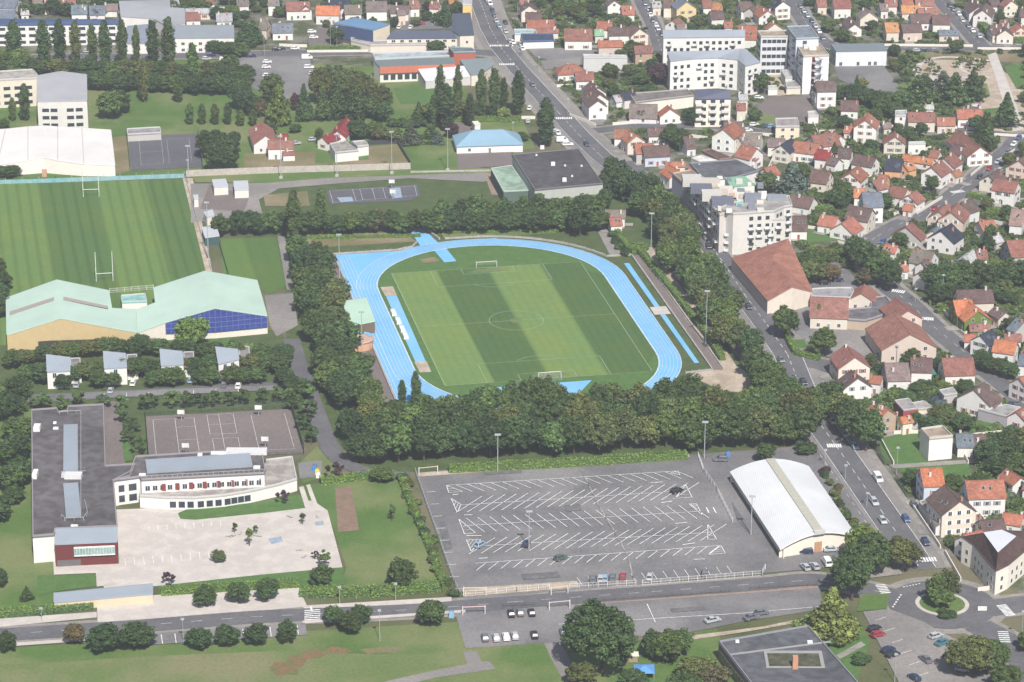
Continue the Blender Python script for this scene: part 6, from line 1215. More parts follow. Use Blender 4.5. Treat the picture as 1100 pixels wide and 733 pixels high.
# upper left
PZ = 'in the poplar row before the navy roof'
for x, b_, h, w_, c in ((16, 72, 21, 9, 'd'), (48, 74, 22, 8, 'd'), (65, 73, 22, 7.5, 'd'), (82, 70, 20, 6.5, 'o'), (100, 71, 19, 6, 'm'), (114, 80, 24.5, 8, 'd'), (132, 72, 21.5, 6.5, 'd'), (147, 70, 18, 4.5, 'm'), (165, 74, 22, 8, 'd'), (182, 80, 25.5, 8.5, 'd'), (208, 98, 21, 8, 'm'), (155, 110, 19, 6, 'o'), (192, 110, 11, 6, 'm')):
    tree('poplar', x, b_, h, w_, c, PZ, 'upper left poplars')
row('round', -5, 80, 265, 90, 22, 8.5, 10, 'd', 'in the clump behind the grey block', 'clump of trees in the upper left', cs='ddmo'); row('round', 90, 97, 265, 103, 15, 9, 9, 'd', 'in the clump behind the grey block', 'clump of trees in the upper left', cs='ddm')
row('round', 240, 80, 268, 118, 5, 9, 8, 'd', 'right of the upper left clump', 'clump of trees in the upper left', cs='dmr')
for q in (('round', 15, 72, 9, 14, 'y'), ('round', 28, 74, 7, 8, 'y'), ('round', 120, 128, 13, 11, 'm'), ('round', 131, 122, 10, 8, 'd'), ('poplar', 27, 130, 16, 6, 'd'), ('poplar', 14, 130, 10, 4, 'm'), ('round', 5, 140, 5, 5, 'm'), ('round', 12, 190, 5, 8, 'd'), ('round', 0, 190, 5, 8, 'd')): tree(*q, 'near the grey gabled block')
for i in range(6): tree('poplar', 204 + i * 13.6, 134 + (i > 3) * 1.5, 9 - (i > 3) * 2, 4.6, 'm', 'in the short row above the tennis court', 'row of six young columnar trees')
tree('round', 228, 170, 12, 13, 'd', 'right of the dark tennis court'); tree('round', 240, 186, 14, 14, 'd', 'right of the dark tennis court'); tree('round', 252, 158, 7, 6, 'd', 'right of the dark tennis court')
row('conifer', 266, 50, 272, 48, 2, 12, 9, 'd', 'beside the slate-sloped building', None); row('round', 230, 58, 262, 62, 4, 7, 7, 'm', 'beside the slate-sloped building', None, cs='dlm')
row('round', -5, 300, -2, 345, 4, 8, 9, 'd', 'at the left edge of the rugby pitch', None)
for i in range(16): tree('round', 25 + i * 16, 17 + rt.uniform(-8, 6), rt.uniform(5, 8), 8, rt.choice('dm'), 'behind the long navy roof', 'trees in the top left corner')
tree('round', 361, 48, 9, 8, 'd', 'beside the blue curved hall'); tree('conifer', 478, 28, 11, 8, 'd', 'beside the slate corner building'); tree('round', 491, 20, 8, 8, 'd', 'beside the slate corner building'); tree('round', 463, 15, 6, 8, 'p', 'beside the slate corner building'); tree('round', 468, 57, 6, 8, 'd', 'beside the slate corner building')
# between green halls and school
row('round', 30, 412, 300, 398, 19, 6.5, 8, 'd', 'among the thicket by the zinc-roofed houses', 'thicket by the zinc-roofed houses', cs='dmmo')
row('round', 12, 395, 150, 378, 9, 6, 7, 'm', 'behind the zinc-roofed houses', 'thicket by the zinc-roofed houses', cs='dmo'); row('round', 150, 383, 300, 388, 8, 6, 7, 'd', 'behind the zinc-roofed houses', 'thicket by the zinc-roofed houses', cs='dm')
tree('round', 207, 375, 12, 10, 'v', 'in front of the blue-glazed hall'); tree('round', 196, 380, 6, 7, 'v', 'in front of the blue-glazed hall')
row('small', 134, 442, 330, 433, 13, 6.5, 5.5, 'd', 'in the row along the sports court', 'row along the sports court', cs='dm'); row('small', 24, 443, 108, 437, 5, 6, 5.5, 'd', 'above the dark school roof', None, cs='dm')
row('small', 136, 455, 146, 490, 4, 6.5, 5, 'd', 'between the school drive and the sports court', None); row('small', 322, 440, 334, 475, 4, 7, 6, 'd', 'right of the sports court', None)
row('round', 300, 405, 325, 428, 4, 7, 7, 'd', 'left of the service road', None); row('round', 8, 430, 12, 520, 5, 9, 9, 'd', 'on the lawn left of the school', None, cs='dm'); row('round', -4, 445, -2, 560, 5, 9, 9, 'd', 'at the left picture edge', None)
tree('round', 16, 540, 5, 7, 'd', 'on the lawn left of the school'); tree('round', -2, 630, 5, 6, 'd', 'on the lawn left of the school'); tree('conifer', 29, 645, 4.2, 3.4, 'd', 'alone on the lawn by the gate shelter')
# plaza and verge trees
for q in ((8, 700, 5.5, 5), (80, 692, 6, 5.5, 'r'), (112, 700, 7.5, 8), (146, 697, 7.5, 8), (215, 698, 6.5, 6), (244, 695, 6.5, 5.5), (276, 694, 6.5, 5.5), (309, 691, 6.5, 5), (359, 673, 6, 5), (377, 680, 6.5, 6), (388, 672, 6.5, 4.5), (463, 672, 7.5, 7)): tree('round', q[0], q[1], q[2], q[3] * 1.15, q[4] if len(q) > 4 else 'd', 'on the grass verge of the lower road', 'verge trees of the lower road')
for q in (('small', 182, 629, 4.6, 4, 'p', 'beside the school gate'), ('round', 221, 651, 6, 6.8, 'd', 'along the school forecourt'), ('round', 256, 648, 6.5, 6.8, 'd', 'along the school forecourt'), ('round', 287, 645, 6.8, 7, 'd', 'along the school forecourt'), ('round', 235, 605, 4, 4.2, 'o', 'alone on the pale schoolyard'),
          ('small', 268, 587, 6, 2.6, 'l', 'at the top of the pale schoolyard'), ('small', 252, 573, 3.5, 2, 'd', 'at the top of the pale schoolyard'), ('small', 275, 574, 3, 2, 'd', 'at the top of the pale schoolyard'), ('small', 325, 564, 4, 2.2, 'd', 'at the top of the pale schoolyard'), ('small', 339, 601, 3, 2.2, 'p', 'at the lower right schoolyard corner'), ('small', 348, 608, 5, 4, 'm', 'at the lower right schoolyard corner'),
          ('round', 346, 633, 7.5, 6, 'd', 'behind the hedge by the lower road'), ('round', 432, 633, 9, 8, 'd', 'behind the hedge by the lower road'), ('small', 421, 560, 5.5, 2.5, 'd', 'on the lawn near the car park'), ('small', 360, 515, 6, 5, 'p', 'near the bins by the curved school wing'), ('small', 304, 542, 5, 3.6, 'p', 'before the curved school wing'), ('round', 410, 518, 5, 7, 'm', 'at the path behind the lawn')): tree(*q)
row('bush', 432, 515, 482, 640, 13, 2.4, 3.8, 'o', 'along the fence left of the parking', 'shrubs along the car park fence', cs='omld')
for x_, h_ in ((69, 6), (107, 6), (122, 5.5), (165, 6), (180, 7), (190, 6.5), (217, 6), (228, 6), (250, 7), (262, 6), (276, 6)): tree('round', x_, 421 - x_ * .03, h_, h_, rt.choice('dm'), 'before the zinc-roofed houses', 'trees before the zinc-roofed houses')
hedge([(430, 513), (445, 550), (462, 590), (478, 633)], 1.6, 2.2, 'left of the big car park')
hedge([(344, 520), (402, 513)], 2.0, 3, 'behind the lawn by the car park')
hedge([(482, 508), (600, 502), (738, 493)], 2.6, 2.4, 'along the top of the big car park'); hedge([(322, 640), (398, 640), (472, 634)], 2.6, 3.2, 'along the lower lawn by the road'); hedge([(173, 639), (250, 634), (322, 630)], 2.0, 3, 'before the schoolyard'); hedge([(-10, 662), (50, 658), (100, 652)], 1.8, 3, 'left of the school gate')
hedge([(683, 266), (722, 315), (760, 362), (776, 388)], 2.2, 2.4, 'between the blue track and the sandy walk'); hedge([(652, 238), (676, 270)], 2.2, 2.4, 'beside the lodge path'); hedge([(676, 272), (694, 268)], 2.2, 4, 'beside the lodge path')
hedge([(330, 54), (380, 54), (460, 53)], 2, 3, 'in front of the blue curved hall'); hedge([(425, 132), (470, 131), (560, 131)], 2.4, 3, 'behind the pavilion'); hedge([(190, 7), (228, 7)], 2.5, 4, 'in the top left corner'); hedge([(1045, 20), (1070, 45), (1100, 47)], 3, 4, 'beside the top right street')
hedge([(848, 222), (890, 228)], 2, 3, 'below the brown-roofed bungalow'); hedge([(844, 362), (855, 382), (880, 388)], 2, 2, 'at the school corner'); hedge([(1060, 228), (1090, 232)], 2.2, 3, 'behind the street wall'); hedge([(1040, 212), (1078, 220)], 2.2, 3, 'before the shuttered white house'); hedge([(452, 30 + 225), (330, 30 + 227)], 1.2, 2, 'above the dry meadow')
hedge([(868, 380), (880, 386)], 1.6, 2, 'at the school corner'); hedge([(950, 382), (1004, 379)], 2.2, 1.6, 'before the wide school hall'); hedge([(0, 425), (28, 424)], 2.0, 5, 'beside the zinc-roofed houses'); hedge([(240, 378), (272, 380)], 2.5, 6, 'by the blue-glazed hall'); hedge([(480, 251), (560, 249), (600, 250)], 1.2, 2, 'above the blue track')

# ================================================================== CARS
Z1 = 'in the big marked car park'
for q in ((516, 588, 0.9, 'lb'), (565, 587, 1.3, 'n'), (602, 602, 0.7, 'gr'), (727, 530, 0.6, 'k')): car(*q, zone=Z1)
for x, c in ((637, 'g'), (645, 's'), (650, 'lb'), (658, 'g'), (669, 'r')): car(x, 625 - (x - 637) * .08, 1.5, c, zone='along the white car park fence')
car(757, 618.5, 1.5, 'g', zone='along the white car park fence'); car(698, 622.5, 1.4, 's', zone='along the white car park fence')
car(774, 496, 3.1, 'g', 'estate', zone='behind the big car park')
for x, y, c in ((549, 662, 'k'), (558.5, 661, 'g'), (571, 661, 'k'), (521, 688, 'g'), (533, 688, 's'), (543.5, 687, 'w'), (553, 686, 's'), (574, 685, 'k'), (605, 682, 'g')): car(x, y, 1.7, c, zone='in the lower left parking strip')
car(765.5, 669, 0.45, 's', 'saloon', zone='in the lower parking strip'); car(807, 666, 0.5, 'g', 'saloon', zone='in the lower parking strip'); car(818, 661, .4, 'g', zone='in the lower parking strip')
for x, y, a, c, k in ((865, 595, 3.1, 'n', 'estate'), (893, 593, .1, 's', 'saloon'), (865, 612, 1.9, 's', 'hatch'), (875, 611, 1.9, 's', 'hatch'), (888, 607, 1.75, 'w', 'van')): car(x, y, a, c, k, zone='in front of the barrel-roofed hall')
for x, y, a, c, k in ((939, 678, .6, 'k', 'hatch'), (943, 684.5, .5, 'r', 'hatch'), (954, 701, .6, 'n', 'hatch'), (959, 706, .6, 'k', 'hatch'), (994, 711, 2.0, 'g', 'saloon'), (1005, 686, .6, 's', 'hatch'), (1012, 693, .7, 't', 'saloon'), (1021, 708, -.5, 'k', 'hatch'), (1028, 715, -.5, 'g', 'hatch'), (1034, 722, -.3, 's', 'hatch'), (982, 731, 2.1, 'n', 'hatch')): car(x, y, a, c, k, zone='in the small bottom right car park')
AVD = hdg(925, 513, 950, 549)
for x, y, c, k in ((943, 517, 'w', 'van'), (939, 542, 's', 'estate'), (973, 560, 'b', 'hatch'), (994, 585, 'n', 'hatch'), (982, 545, 'g', 'hatch'), (891, 447, 's', 'hatch'), (894, 455, 'w', 'hatch'), (907, 469, 's', 'hatch'), (918, 482, 'lb', 'hatch'), (863, 413, 'k', 'hatch'), (948, 562, 's', 'hatch')): car(x, y, AVD, c, k, zone='on the lower avenue')
A2 = hdg(755, 255, 800, 318)
for x, y, c in ((761, 267, 'k'), (773, 287, 'w'), (777, 296, 'w'), (791, 316, 'n'), (796, 322, 'g'), (804, 332, 'k'), (839, 389, 'g'), (726, 213, 's'), (768, 259, 'w')): car(x, y, A2, c, zone='beside the avenue below the stepped blocks')
A3 = hdg(556, 74, 622, 146)
for i, (x, y, c, k) in enumerate(((523, 2, 's', 'hatch'), (526, 6, 'w', 'van'), (529, 13, 'n', 'hatch'), (531, 18.5, 'g', 'hatch'), (533, 24.5, 's', 'hatch'), (536, 30, 'lb', 'hatch'), (543, 26, 'k', 'hatch'), (543, 36, 's', 'hatch'), (548, 46.5, 's', 'hatch'), (551, 47.5, 'w', 'hatch'), (559, 49.5, 's', 'hatch'), (572, 93, 'g', 'hatch'), (561, 54.5, 'w', 'hatch'), (630, 157, 'n', 'hatch'), (599, 145, 'w', 'hatch'))): car(x, y, A3, c, k, zone='on the upper avenue')
for x, y, c, k, a in ((604, 153, 'w', 'van', .1), (610, 157, 'w', 'estate', .1), (597, 143, 's', 'hatch', .1), (567, 132, 's', 'hatch', 1.6), (569, 118, 'w', 'hatch', 1.4), (571, 51, 'w', 'hatch', 0.2), (596, 47, 'g', 'hatch', 1.5), (611, 28, 's', 'hatch', .2), (609, 26, 'k', 'hatch', .2)): car(x, y, a, c, k, zone='beside the upper avenue')
S2 = hdg(689, 0, 711, 56)
for i, (x, y, c) in enumerate(((692, 1, 'k'), (693, 6, 'g'), (697, 12, 's'), (699, 18, 'w'), (701.5, 24, 'n'), (705, 29, 'w'), (707, 33, 's'), (711, 39, 'k'), (714, 54, 'b'), (715, 64, 'g'), (716, 71, 'w'))): car(x, y, S2, c, zone='in the side street by the apartments')
S3 = hdg(852, 0, 884, 45)
for x, y, c in ((860, 9, 'g'), (863.5, 14, 's'), (867.5, 19, 'lb'), (872, 24.5, 'n'), (876, 30, 's'), (880, 36, 'w'), (884, 43, 'g')): car(x, y, S3, c, zone='in the side street by the office slabs')
S4 = hdg(1011, 0, 1054, 50)
for x, y, c in ((1020, 8, 'k'), (1024, 12, 'g'), (1030, 17, 'w'), (1034, 24, 's'), (1045, 35, 'w'), (1052, 41, 's'), (1040, 30, 'g')): car(x, y, S4, c, zone='in the top right street')
for i, (x, c) in enumerate(((955, 'g'), (962, 'k'), (985, 's'), (993, 'n'), (1004, 'g'), (1018, 'k'))): car(x, 56, .05, c, zone='in front of the sandy park')
S5 = hdg(1086, 160, 1052, 189)
for x, y, c, k in ((1082, 166, 'g', 'hatch'), (1072, 176, 's', 'hatch'), (1062, 183, 'r', 'hatch'), (1052, 192, 'k', 'hatch'), (1073, 186, 's', 'estate'), (1003, 226, 'r', 'hatch'), (1089, 157, 'w', 'hatch'), (1094, 150, 'b', 'hatch'), (970, 250, 'g', 'hatch'), (948, 262, 'b', 'hatch')): car(x, y, S5, c, k, zone='in the curving eastern street')
for x, y, c in ((880, 303, 'k'), (886, 306, 'k'), (894, 301, 'g'), (898, 297, 's'), (900, 303, 'n')): car(x, y, .2, c, zone='in the school yard')
for i, (x, y, c) in enumerate(((943, 385, 'n'), (950, 384, 'g'), (957, 385, 'k'), (963, 385, 'n'), (969, 384, 'g'), (997, 382, 's'), (975, 383, 's'), (983, 383, 'w'))): car(x, y, 1.3, c, zone='below the wide school hall')
for x, y, c in ((810, 136, 'w'), (806, 140, 'g'), (824, 137, 'b'), (829, 138, 'lb'), (803, 142, 'w'), (829, 101, 'b'), (815, 107, 'w')): car(x, y, .2, c, zone='near the grey yard in the town')
for x, y, c in ((1000, 433, 'k'), (1007, 431, 'n'), (1015, 433, 'g'), (1022, 430, 's'), (1028, 432, 'k'), (1085, 437, 'n'), (1093, 435, 'g'), (1087, 537, 'g'), (1008, 437, 'b')): car(x, y, 1.2, c, zone='behind the eastern garages')
for x, y, c in ((119, 422, 's'), (82.5, 416, 's'), (143, 414, 'w'), (205, 411, 'lb'), (240.5, 416, 'g'), (256, 417, 'w'), (267, 407, 'n')): car(x, y, 1.55, c, zone='by the zinc-roofed houses')
for x, y, c, k in ((227, 61, 'n', 'estate'), (270, 62, 'n', 'estate'), (242, 67, 'w', 'van'), (222, 65, 's', 'hatch'), (287, 68.5, 'w', 'hatch'), (286, 74, 'w', 'hatch'), (287, 83, 'w', 'hatch'), (302, 54, 'k', 'hatch'), (317, 54, 'w', 'hatch'), (297, 55, 'k', 'hatch'), (330, 64, 'w', 'van'), (332, 74, 'w', 'estate'), (336, 81, 's', 'hatch'), (337, 88, 'w', 'hatch'), (335, 36, 'w', 'hatch'), (337, 42, 'w', 'hatch'), (452, 27, 'r', 'hatch'), (471, 26, 's', 'hatch'), (477, 26, 's', 'hatch'), (95, 57, 's', 'estate'), (66, 35, 's', 'hatch'), (257, 28, 'w', 'hatch'), (262, 6, 'k', 'hatch')): car(x, y, .1, c, k, zone='around the upper left parking')
for x, y, c in ((355, 155, 'k'), (361, 154, 'n'), (318, 156, 's'), (336, 152, 's'), (375, 248, 's'), (645, 246, 'n')): car(x, y, .3, c, zone='by the farmhouses and the lodge' if y < 200 else 'beside the stadium trees')
for i in range(8): car(404 + i * 6.2, 31 + i * .0, 1.4, rt.choice('wsgk'), zone='behind the slate school roof') if i % 2 == 0 else None
for x, y, c in ((334, 433, 'k'),): car(x, y, 1.9, c, zone='on the service road')

# ================================================================== MASTS, LAMPS, FENCES
for x, y, z in ((534.6, 507, 'at the top of the big car park'), (568.2, 591.5, 'in the middle of the big car park'), (756.5, 493, 'at the top right of the big car park'), (806.6, 575, 'beside the barrel-roofed hall')): mast(x, y, 12, 2, z, desc='tall white double-headed lamp post', name='lamp_post')
for x, y, h, z in ((699, 284, 19, 'right of the blue track, farther one'), (758, 371, 19, 'right of the blue track, nearer one'), (389, 388, 17, 'beside the kiosk'), (365, 311, 20, 'at the top left of the blue track'), (302, 192, 17, 'along the long wall, first from left'), (362, 190, 17, 'along the long wall, second from left'), (421, 187, 17, 'along the long wall, third from left'), (481, 184, 17, 'along the long wall, fourth from left'),
                   (224, 281, 22, 'beside the rugby pitch'), (203, 200, 16, 'at the rugby pitch corner')): mast(x, y, h, 2, z, base=y < 320)
for x, y, h, z in ((610, 124, 7, 'by the upper avenue zebra crossing'), (579, 76, 6, 'at the avenue gardens'), (886, 500, 5, 'beside the barrel hall road'), (908, 515, 4.5, 'on the planted avenue strip'), (931, 545, 4.5, 'lower on the planted avenue strip'), (963, 511, 9, 'on the right avenue pavement'), (408, 689, 9, 'on the grass by the lower road'), (1097, 690, 9, 'at the right picture edge'), (1012, 322, 9, 'in the eastern street'), (963, 390, 6, 'below the wide school hall'), (983, 325, 5, 'at the eastern zebra crossing'),
                   (197, 691, 7, 'at the verge parking bays'), (45, 668, 4, 'left of the school gate'), (365, 649, 5, 'on the lower road pavement'), (425, 645, 5, 'on the lower road pavement near the bend'), (1064, 46, 6, 'at the top right street corner'), (961, 733, 8, 'in the small bottom car park'), (739, 228, 6, 'along the avenue block'), (757, 267, 6, 'below the stepped blocks'), (355, 50, 13, 'left of the blue curved hall'), (362, 50, 9, 'before the blue curved hall'), (380, 48, 8, 'before the blue hall annexe'), (284, 60, 10, 'in the upper left car park'), (440, 146, 5, 'on the pavilion lawn'), (551, 142, 4, 'behind the pavilion'), (202, 188, 6, 'by the tennis court')):
    mast(x, y, h, 1, z, name='street_lamp', desc='slim grey street lamp', r=.09)
# goals
def goal(a, b, s, zone):
    o = empty('football_goal', T(a, b)); o.rotation_euler = (0, 0, .19821 + (0 if s > 0 else math.pi)); mb = MB()
    for x in (-3.66, 3.66): mb.tube((x, 0, 0), (x, 0, 2.44), .09, .09); mb.tube((x, 0, 2.44), (x, 1.0, 2.44), .05, .05); mb.tube((x, 1.0, 2.44), (x, 2.0, 0), .05, .05)
    mb.tube((-3.66, 0, 2.44), (3.66, 0, 2.44), .09, .09); mb.build('frame', WHITE, o); mb = MB()
    for i in range(24): x = -3.66 + i * .318; mb.tube((x, 1.0, 2.44), (x, 2.0, 0), .012, .012, 3); mb.tube((x, 0, 2.44), (x, 1.0, 2.44), .012, .012, 3)
    for i in range(8): z = i * .33; y = 2.0 - z * .41; mb.tube((-3.66, y, z), (3.66, y, z), .012, .012, 3)
    mb.build('net', WHITE, o); rec(o, 'white football goal with net', 'goal', 'football goals', zone)
goal(0, -53.45, 1, 'at the far end of the pitch'); goal(0, 53.45, -1, 'at the near end of the pitch')
def rugby(x0, y0, x1, y1, zone):
    a = at(x0, y0); b = at(x1, y1); o = empty('rugby_posts', (a + b) / 2); d = (b - a) / 2; mb = MB()
    for s in (-1, 1): mb.tube(d * s, d * s + Vector((0, 0, 11)), .14, .11); 
    mb.tube(-d + Vector((0, 0, 3)), d + Vector((0, 0, 3)), .11, .11); mb.build('posts', WHITE, o); rec(o, 'white H-shaped rugby posts', 'rugby posts', 'rugby posts', zone)
rugby(89.5, 212, 106.5, 211.5, 'at the far end of the rugby pitch'); rugby(103.5, 303, 121.5, 302, 'at the near end of the rugby pitch')
# cones, mats and benches by the stadium
for i, (a, b) in enumerate(((-38.6, -14), (-38.3, -6), (-38.2, 2), (-38.2, 8))):
    o = empty('covered_mat', T(a - .9, b)); o.rotation_euler = (0, 0, .19821); mb = MB(); mb.box(-.9, .9, -2.6, 2.6, 0, 1.1, 0, .15, .15); mb.build('cover', WHITE, o); mb = MB(); mb.box(-1, 1, -2.7, 2.7, 0, .2); mb.build('base', METAL, o)
    rec(o, 'white covered landing mat', 'mat', 'white mats by the home straight', ['farthest of the four by the track', 'second farthest of the four by the track', 'third farthest of the four by the track', 'nearest of the four by the track'][i])
# railings around the track (concrete kerb with rail)
RAILM = mat("weathered_concrete_wall", (.42, .39, .37), (.33, .30, .285), .5)
def trail(pts, zone, desc='pale concrete wall with railing'):
    seg_thing('barrier', desc, 'railing', [T(*p) for p in pts], .5, .75, RAILM, None, zone, world=True, posts=(2.2, .05, 1.25))
trail([(-51.2, 66), (-51, -77.2), (-28, -77.4)], 'left of the blue track'); trail([(-28, -77.4), (-22, -80), (-19.8, -84)], 'above the left end of the blue track'); trail([(-20.6, -98), (-14, -98), (-11, -86.5)], 'around the track stub')
trail([(-9, -86.5)] + [(-1 + 49.5 * math.sin(t), -37 - 49.5 * math.cos(t)) for t in np.linspace(-.05, 1.15, 14)] + [(53.2, -57)], 'around the top curve of the blue track'); trail([(53.2, -57), (53.2, 56), (44, 57)], 'right of the blue track')
trail([(56.8, -57), (56.8, 56)], 'beside the sandy walk')
# long walls and fences
seg_thing('wall', 'long pale concrete wall', 'wall', [(200, 190), (290, 186.5), (441, 182)], .4, 2.6, mat("pale_concrete_panels", (.50, .45, .40), (.42, .385, .35), .25), None, 'above the training pitch')
seg_thing('advertising_fence', 'long teal advertising boards', 'fence', [(-30, 199), (60, 196), (198, 191)], .3, 1.6, mat("teal_boards", (.16, .38, .42), (.30, .45, .47), .25), None, 'along the top of the rugby pitch', posts=(6, .08, 2.6))
seg_thing('wall', 'pale low wall', 'wall', [(441, 186), (490, 185), (560, 184)], .3, .8, CONC, None, 'in front of the pavilion lawn'); seg_thing('fence', 'dark slatted fence', 'fence', [(427, 155), (441, 178)], .4, 1.8, TRIM, (.05, .05, .055), 'left of the pavilion lawn')
seg_thing('fence', 'dark slatted fence', 'fence', [(395, 156), (427, 154.5)], .4, 1.8, TRIM, (.05, .05, .055), 'above the dry lawn plot')
def mesh_fence(pts, zone, desc='grey steel mesh fence', h=2.0, col=(.45, .47, .48), n='fence', step=2.5):
    P = [at(*p) for p in pts]; c = P[0].copy(); root = empty(n, c); mb = MB(); pb = MB()
    for a, b in zip(P, P[1:]):
        L = (b - a).length; k = max(1, int(L / step))
        for z in (.1, h * .5, h): mb.bar(a - c + Vector((0, 0, z)), b - c + Vector((0, 0, z)), .05, .05)
        for i in range(k * 6): q = a + (b - a) * (i / (k * 6)) - c; mb.box(q.x - .018, q.x + .018, q.y - .018, q.y + .018, .1, h)
        for i in range(k + 1): q = a + (b - a) * (i / k) - c; pb.box(q.x - .06, q.x + .06, q.y - .06, q.y + .06, 0, h + .1)
    mb.build('mesh_panel', TRIM, root, col); pb.build('posts', TRIM, root, col); rec(root, desc, 'fence', None, zone, p=P[len(P) // 2])
WF = (.72, .72, .72)
mesh_fence([(500, 641), (555, 636), (590, 633.5)], 'along the lower left edge of the big car park', 'white steel fence', 1.6, WF); mesh_fence([(612, 633), (683, 629)], 'below the parked cars of the big car park', 'white steel fence', 1.6, WF); mesh_fence([(690, 629), (818, 619), (822, 612)], 'along the lower right edge of the big car park', 'white steel fence', 1.6, WF)
mesh_fence([(750, 491), (756, 508), (770, 528), (787, 562)], 'right of the big car park', 'white steel fence', 1.6, WF); mesh_fence([(446, 508), (488, 628), (494, 640)], 'left of the big car park', 'thin grey fence', 1.6)
mesh_fence([(156, 447), (160, 497)], 'left of the sports court', 'dark court fence', 3, (.08, .1, .09)); mesh_fence([(313, 440), (327, 488)], 'right of the sports court', 'dark court fence', 3, (.08, .1, .09)); mesh_fence([(156, 447), (313, 439)], 'above the sports court', 'dark court fence', 3, (.08, .1, .09)); mesh_fence([(160, 496), (327, 489)], 'below the sports court', 'dark court fence', 3, (.16, .16, .15))
mesh_fence([(136, 140), (140, 185)], 'left of the dark tennis court', 'tall court fence', 3, (.2, .22, .2)); mesh_fence([(213, 143), (218, 181)], 'right of the dark tennis court', 'tall court fence', 3, (.2, .22, .2)); mesh_fence([(199, 192), (227, 292)], 'right of the rugby pitch', 'thin pitch-side fence', 1.2, (.5, .5, .5)); mesh_fence([(233, 254), (246, 300)], 'left of the training pitch', 'dark pitch fence', 1.6, (.08, .12, .09))
mesh_fence([(118, 315), (165, 311)], 'between the two green halls', 'white steel fence', 1.6, WF); mesh_fence([(-20, 668), (58, 660), (100, 656)], 'left of the school gate', 'dark green railing', 1.6, (.05, .12, .08)); mesh_fence([(325, 643), (400, 642), (476, 636)], 'before the lower lawn hedge', 'dark green railing', 1.2, (.05, .12, .08))
mesh_fence([(629, 648), (784, 637)], 'between the lower road and the parking strip', 'dark low roadside fence', 1.0, (.09, .08, .08)); mesh_fence([(805, 634), (878, 630)], 'before the lower road junction', 'dark low roadside fence', 1.0, (.09, .08, .08)); mesh_fence([(540, 653), (574, 651)], 'beside the lower zebra crossing', 'dark low roadside fence', 1.0, (.09, .08, .08))
mesh_fence([(932, 470), (950, 500)], 'right of the avenue before the lawn', 'dark garden railing', 1.8, (.06, .07, .07)); mesh_fence([(962, 515), (974, 535)], 'right of the avenue at the lower lawn', 'dark garden railing', 1.8, (.06, .09, .07)); mesh_fence([(869, 98), (880, 128)], 'right of the grey yard', 'dark yard fence', 2, (.06, .07, .07)); mesh_fence([(954, 64), (975, 92)], 'right of the upper car park', 'dark yard fence', 2, (.06, .07, .07))
def gate(x0, y0, x1, y1, zone):
    a = at(x0, y0); b = at(x1, y1); o = empty('height_barrier', (a + b) / 2); d = (b - a) / 2; mb = MB()
    for s in (-1, 1): mb.tube(d * s, d * s + Vector((0, 0, 2.6)), .14, .14)
    mb.build('post', WHITE, o); mb = MB(); mb.bar(-d + Vector((0, 0, 2.3)), d + Vector((0, 0, 2.3)), .14, .16); mb.build('crossbar', TRIM, o, (.66, .5, .46)); rec(o, 'white height barrier frame', 'height barrier', 'height barriers', zone)
gate(498, 640, 522, 640, 'at the left car park entrance'); gate(592, 640, 610, 638, 'at the middle car park entrance'); gate(497, 661, 521, 660, 'across the road from the left car park entrance'); gate(590, 656, 612, 654, 'across the road from the middle entrance'); gate(450, 511, 470, 509, 'at the top left of the big car park')
# low garden walls along streets
def walls(segs, col, zone, h=1.3):
    for q in segs: seg_thing('garden_wall', 'low pale garden wall', 'wall', [(q[0], q[1]), (q[2], q[3])], .25, h, WALL, col, None, 'garden walls')
walls([(658, 135, 705, 131), (706, 133, 760, 133), (800, 145, 835, 147), (930, 137, 1028, 139), (1038, 140, 1060, 141), (1060, 146, 1100, 148), (985, 231, 1012, 214), (960, 232, 985, 222), (1045, 213, 1075, 223), (1070, 176, 1090, 163), (1043, 190, 1065, 172), (598, 94, 625, 93), (608, 90, 598, 84), (612, 125, 640, 136),
       (868, 246, 900, 250), (900, 262, 925, 268), (1050, 54, 1100, 54), (950, 50, 1045, 51), (960, 447, 985, 445), (986, 466, 960, 467), (945, 472, 960, 500), (1042, 470, 1080, 466), (980, 545, 1010, 590), (1015, 595, 1032, 625), (1050, 636, 1078, 632), (1030, 480, 1040, 499), (560, 128, 575, 128), (300, 50, 330, 51), (330, 57, 460, 56), (250, 11, 228, 10), (1096, 470, 1070, 478), (1068, 240, 1090, 246), (880, 148, 872, 130), (1012, 335, 1030, 352), (1032, 358, 1045, 370), (897, 143, 880, 143), (995, 238, 1000, 232), (1030, 247, 1055, 258), (905, 196, 925, 205), (900, 172, 915, 166), (1020, 262, 1035, 265), (730, 146, 760, 150), (765, 156, 800, 162), (830, 172, 822, 190), (940, 176, 955, 196), (985, 165, 1000, 160)], (.68, .64, .57), None)
for x, y, c in ((338, 506, (.05, .2, .5)), (341, 510, (.7, .6, .05)), (342, 513, (.7, .7, .66)), (782, 491, (.08, .2, .45)), (485, 663, (.2, .4, .6))):
    o = empty('recycling_bin', at(x, y)); mb = MB(); mb.box(-.7, .7, -.7, .7, 0, 1.7, 0, .1, .1); mb.build('body', TRIM, o, c); mb = MB(); mb.box(-.6, .6, -.6, .6, 1.7, 1.95, 0, .25, .25); mb.build('lid', TRIM, o, tuple(v * .6 for v in c)); rec(o, 'large ' + ('blue' if c[2] > .4 and c[0] < .1 else 'pale blue' if c[2] > .5 and c[0] < .3 else 'yellow' if c[2] < .1 else 'white') + ' recycling container', 'container', None, 'at the road bend by the school' if x < 400 else 'near the car park')
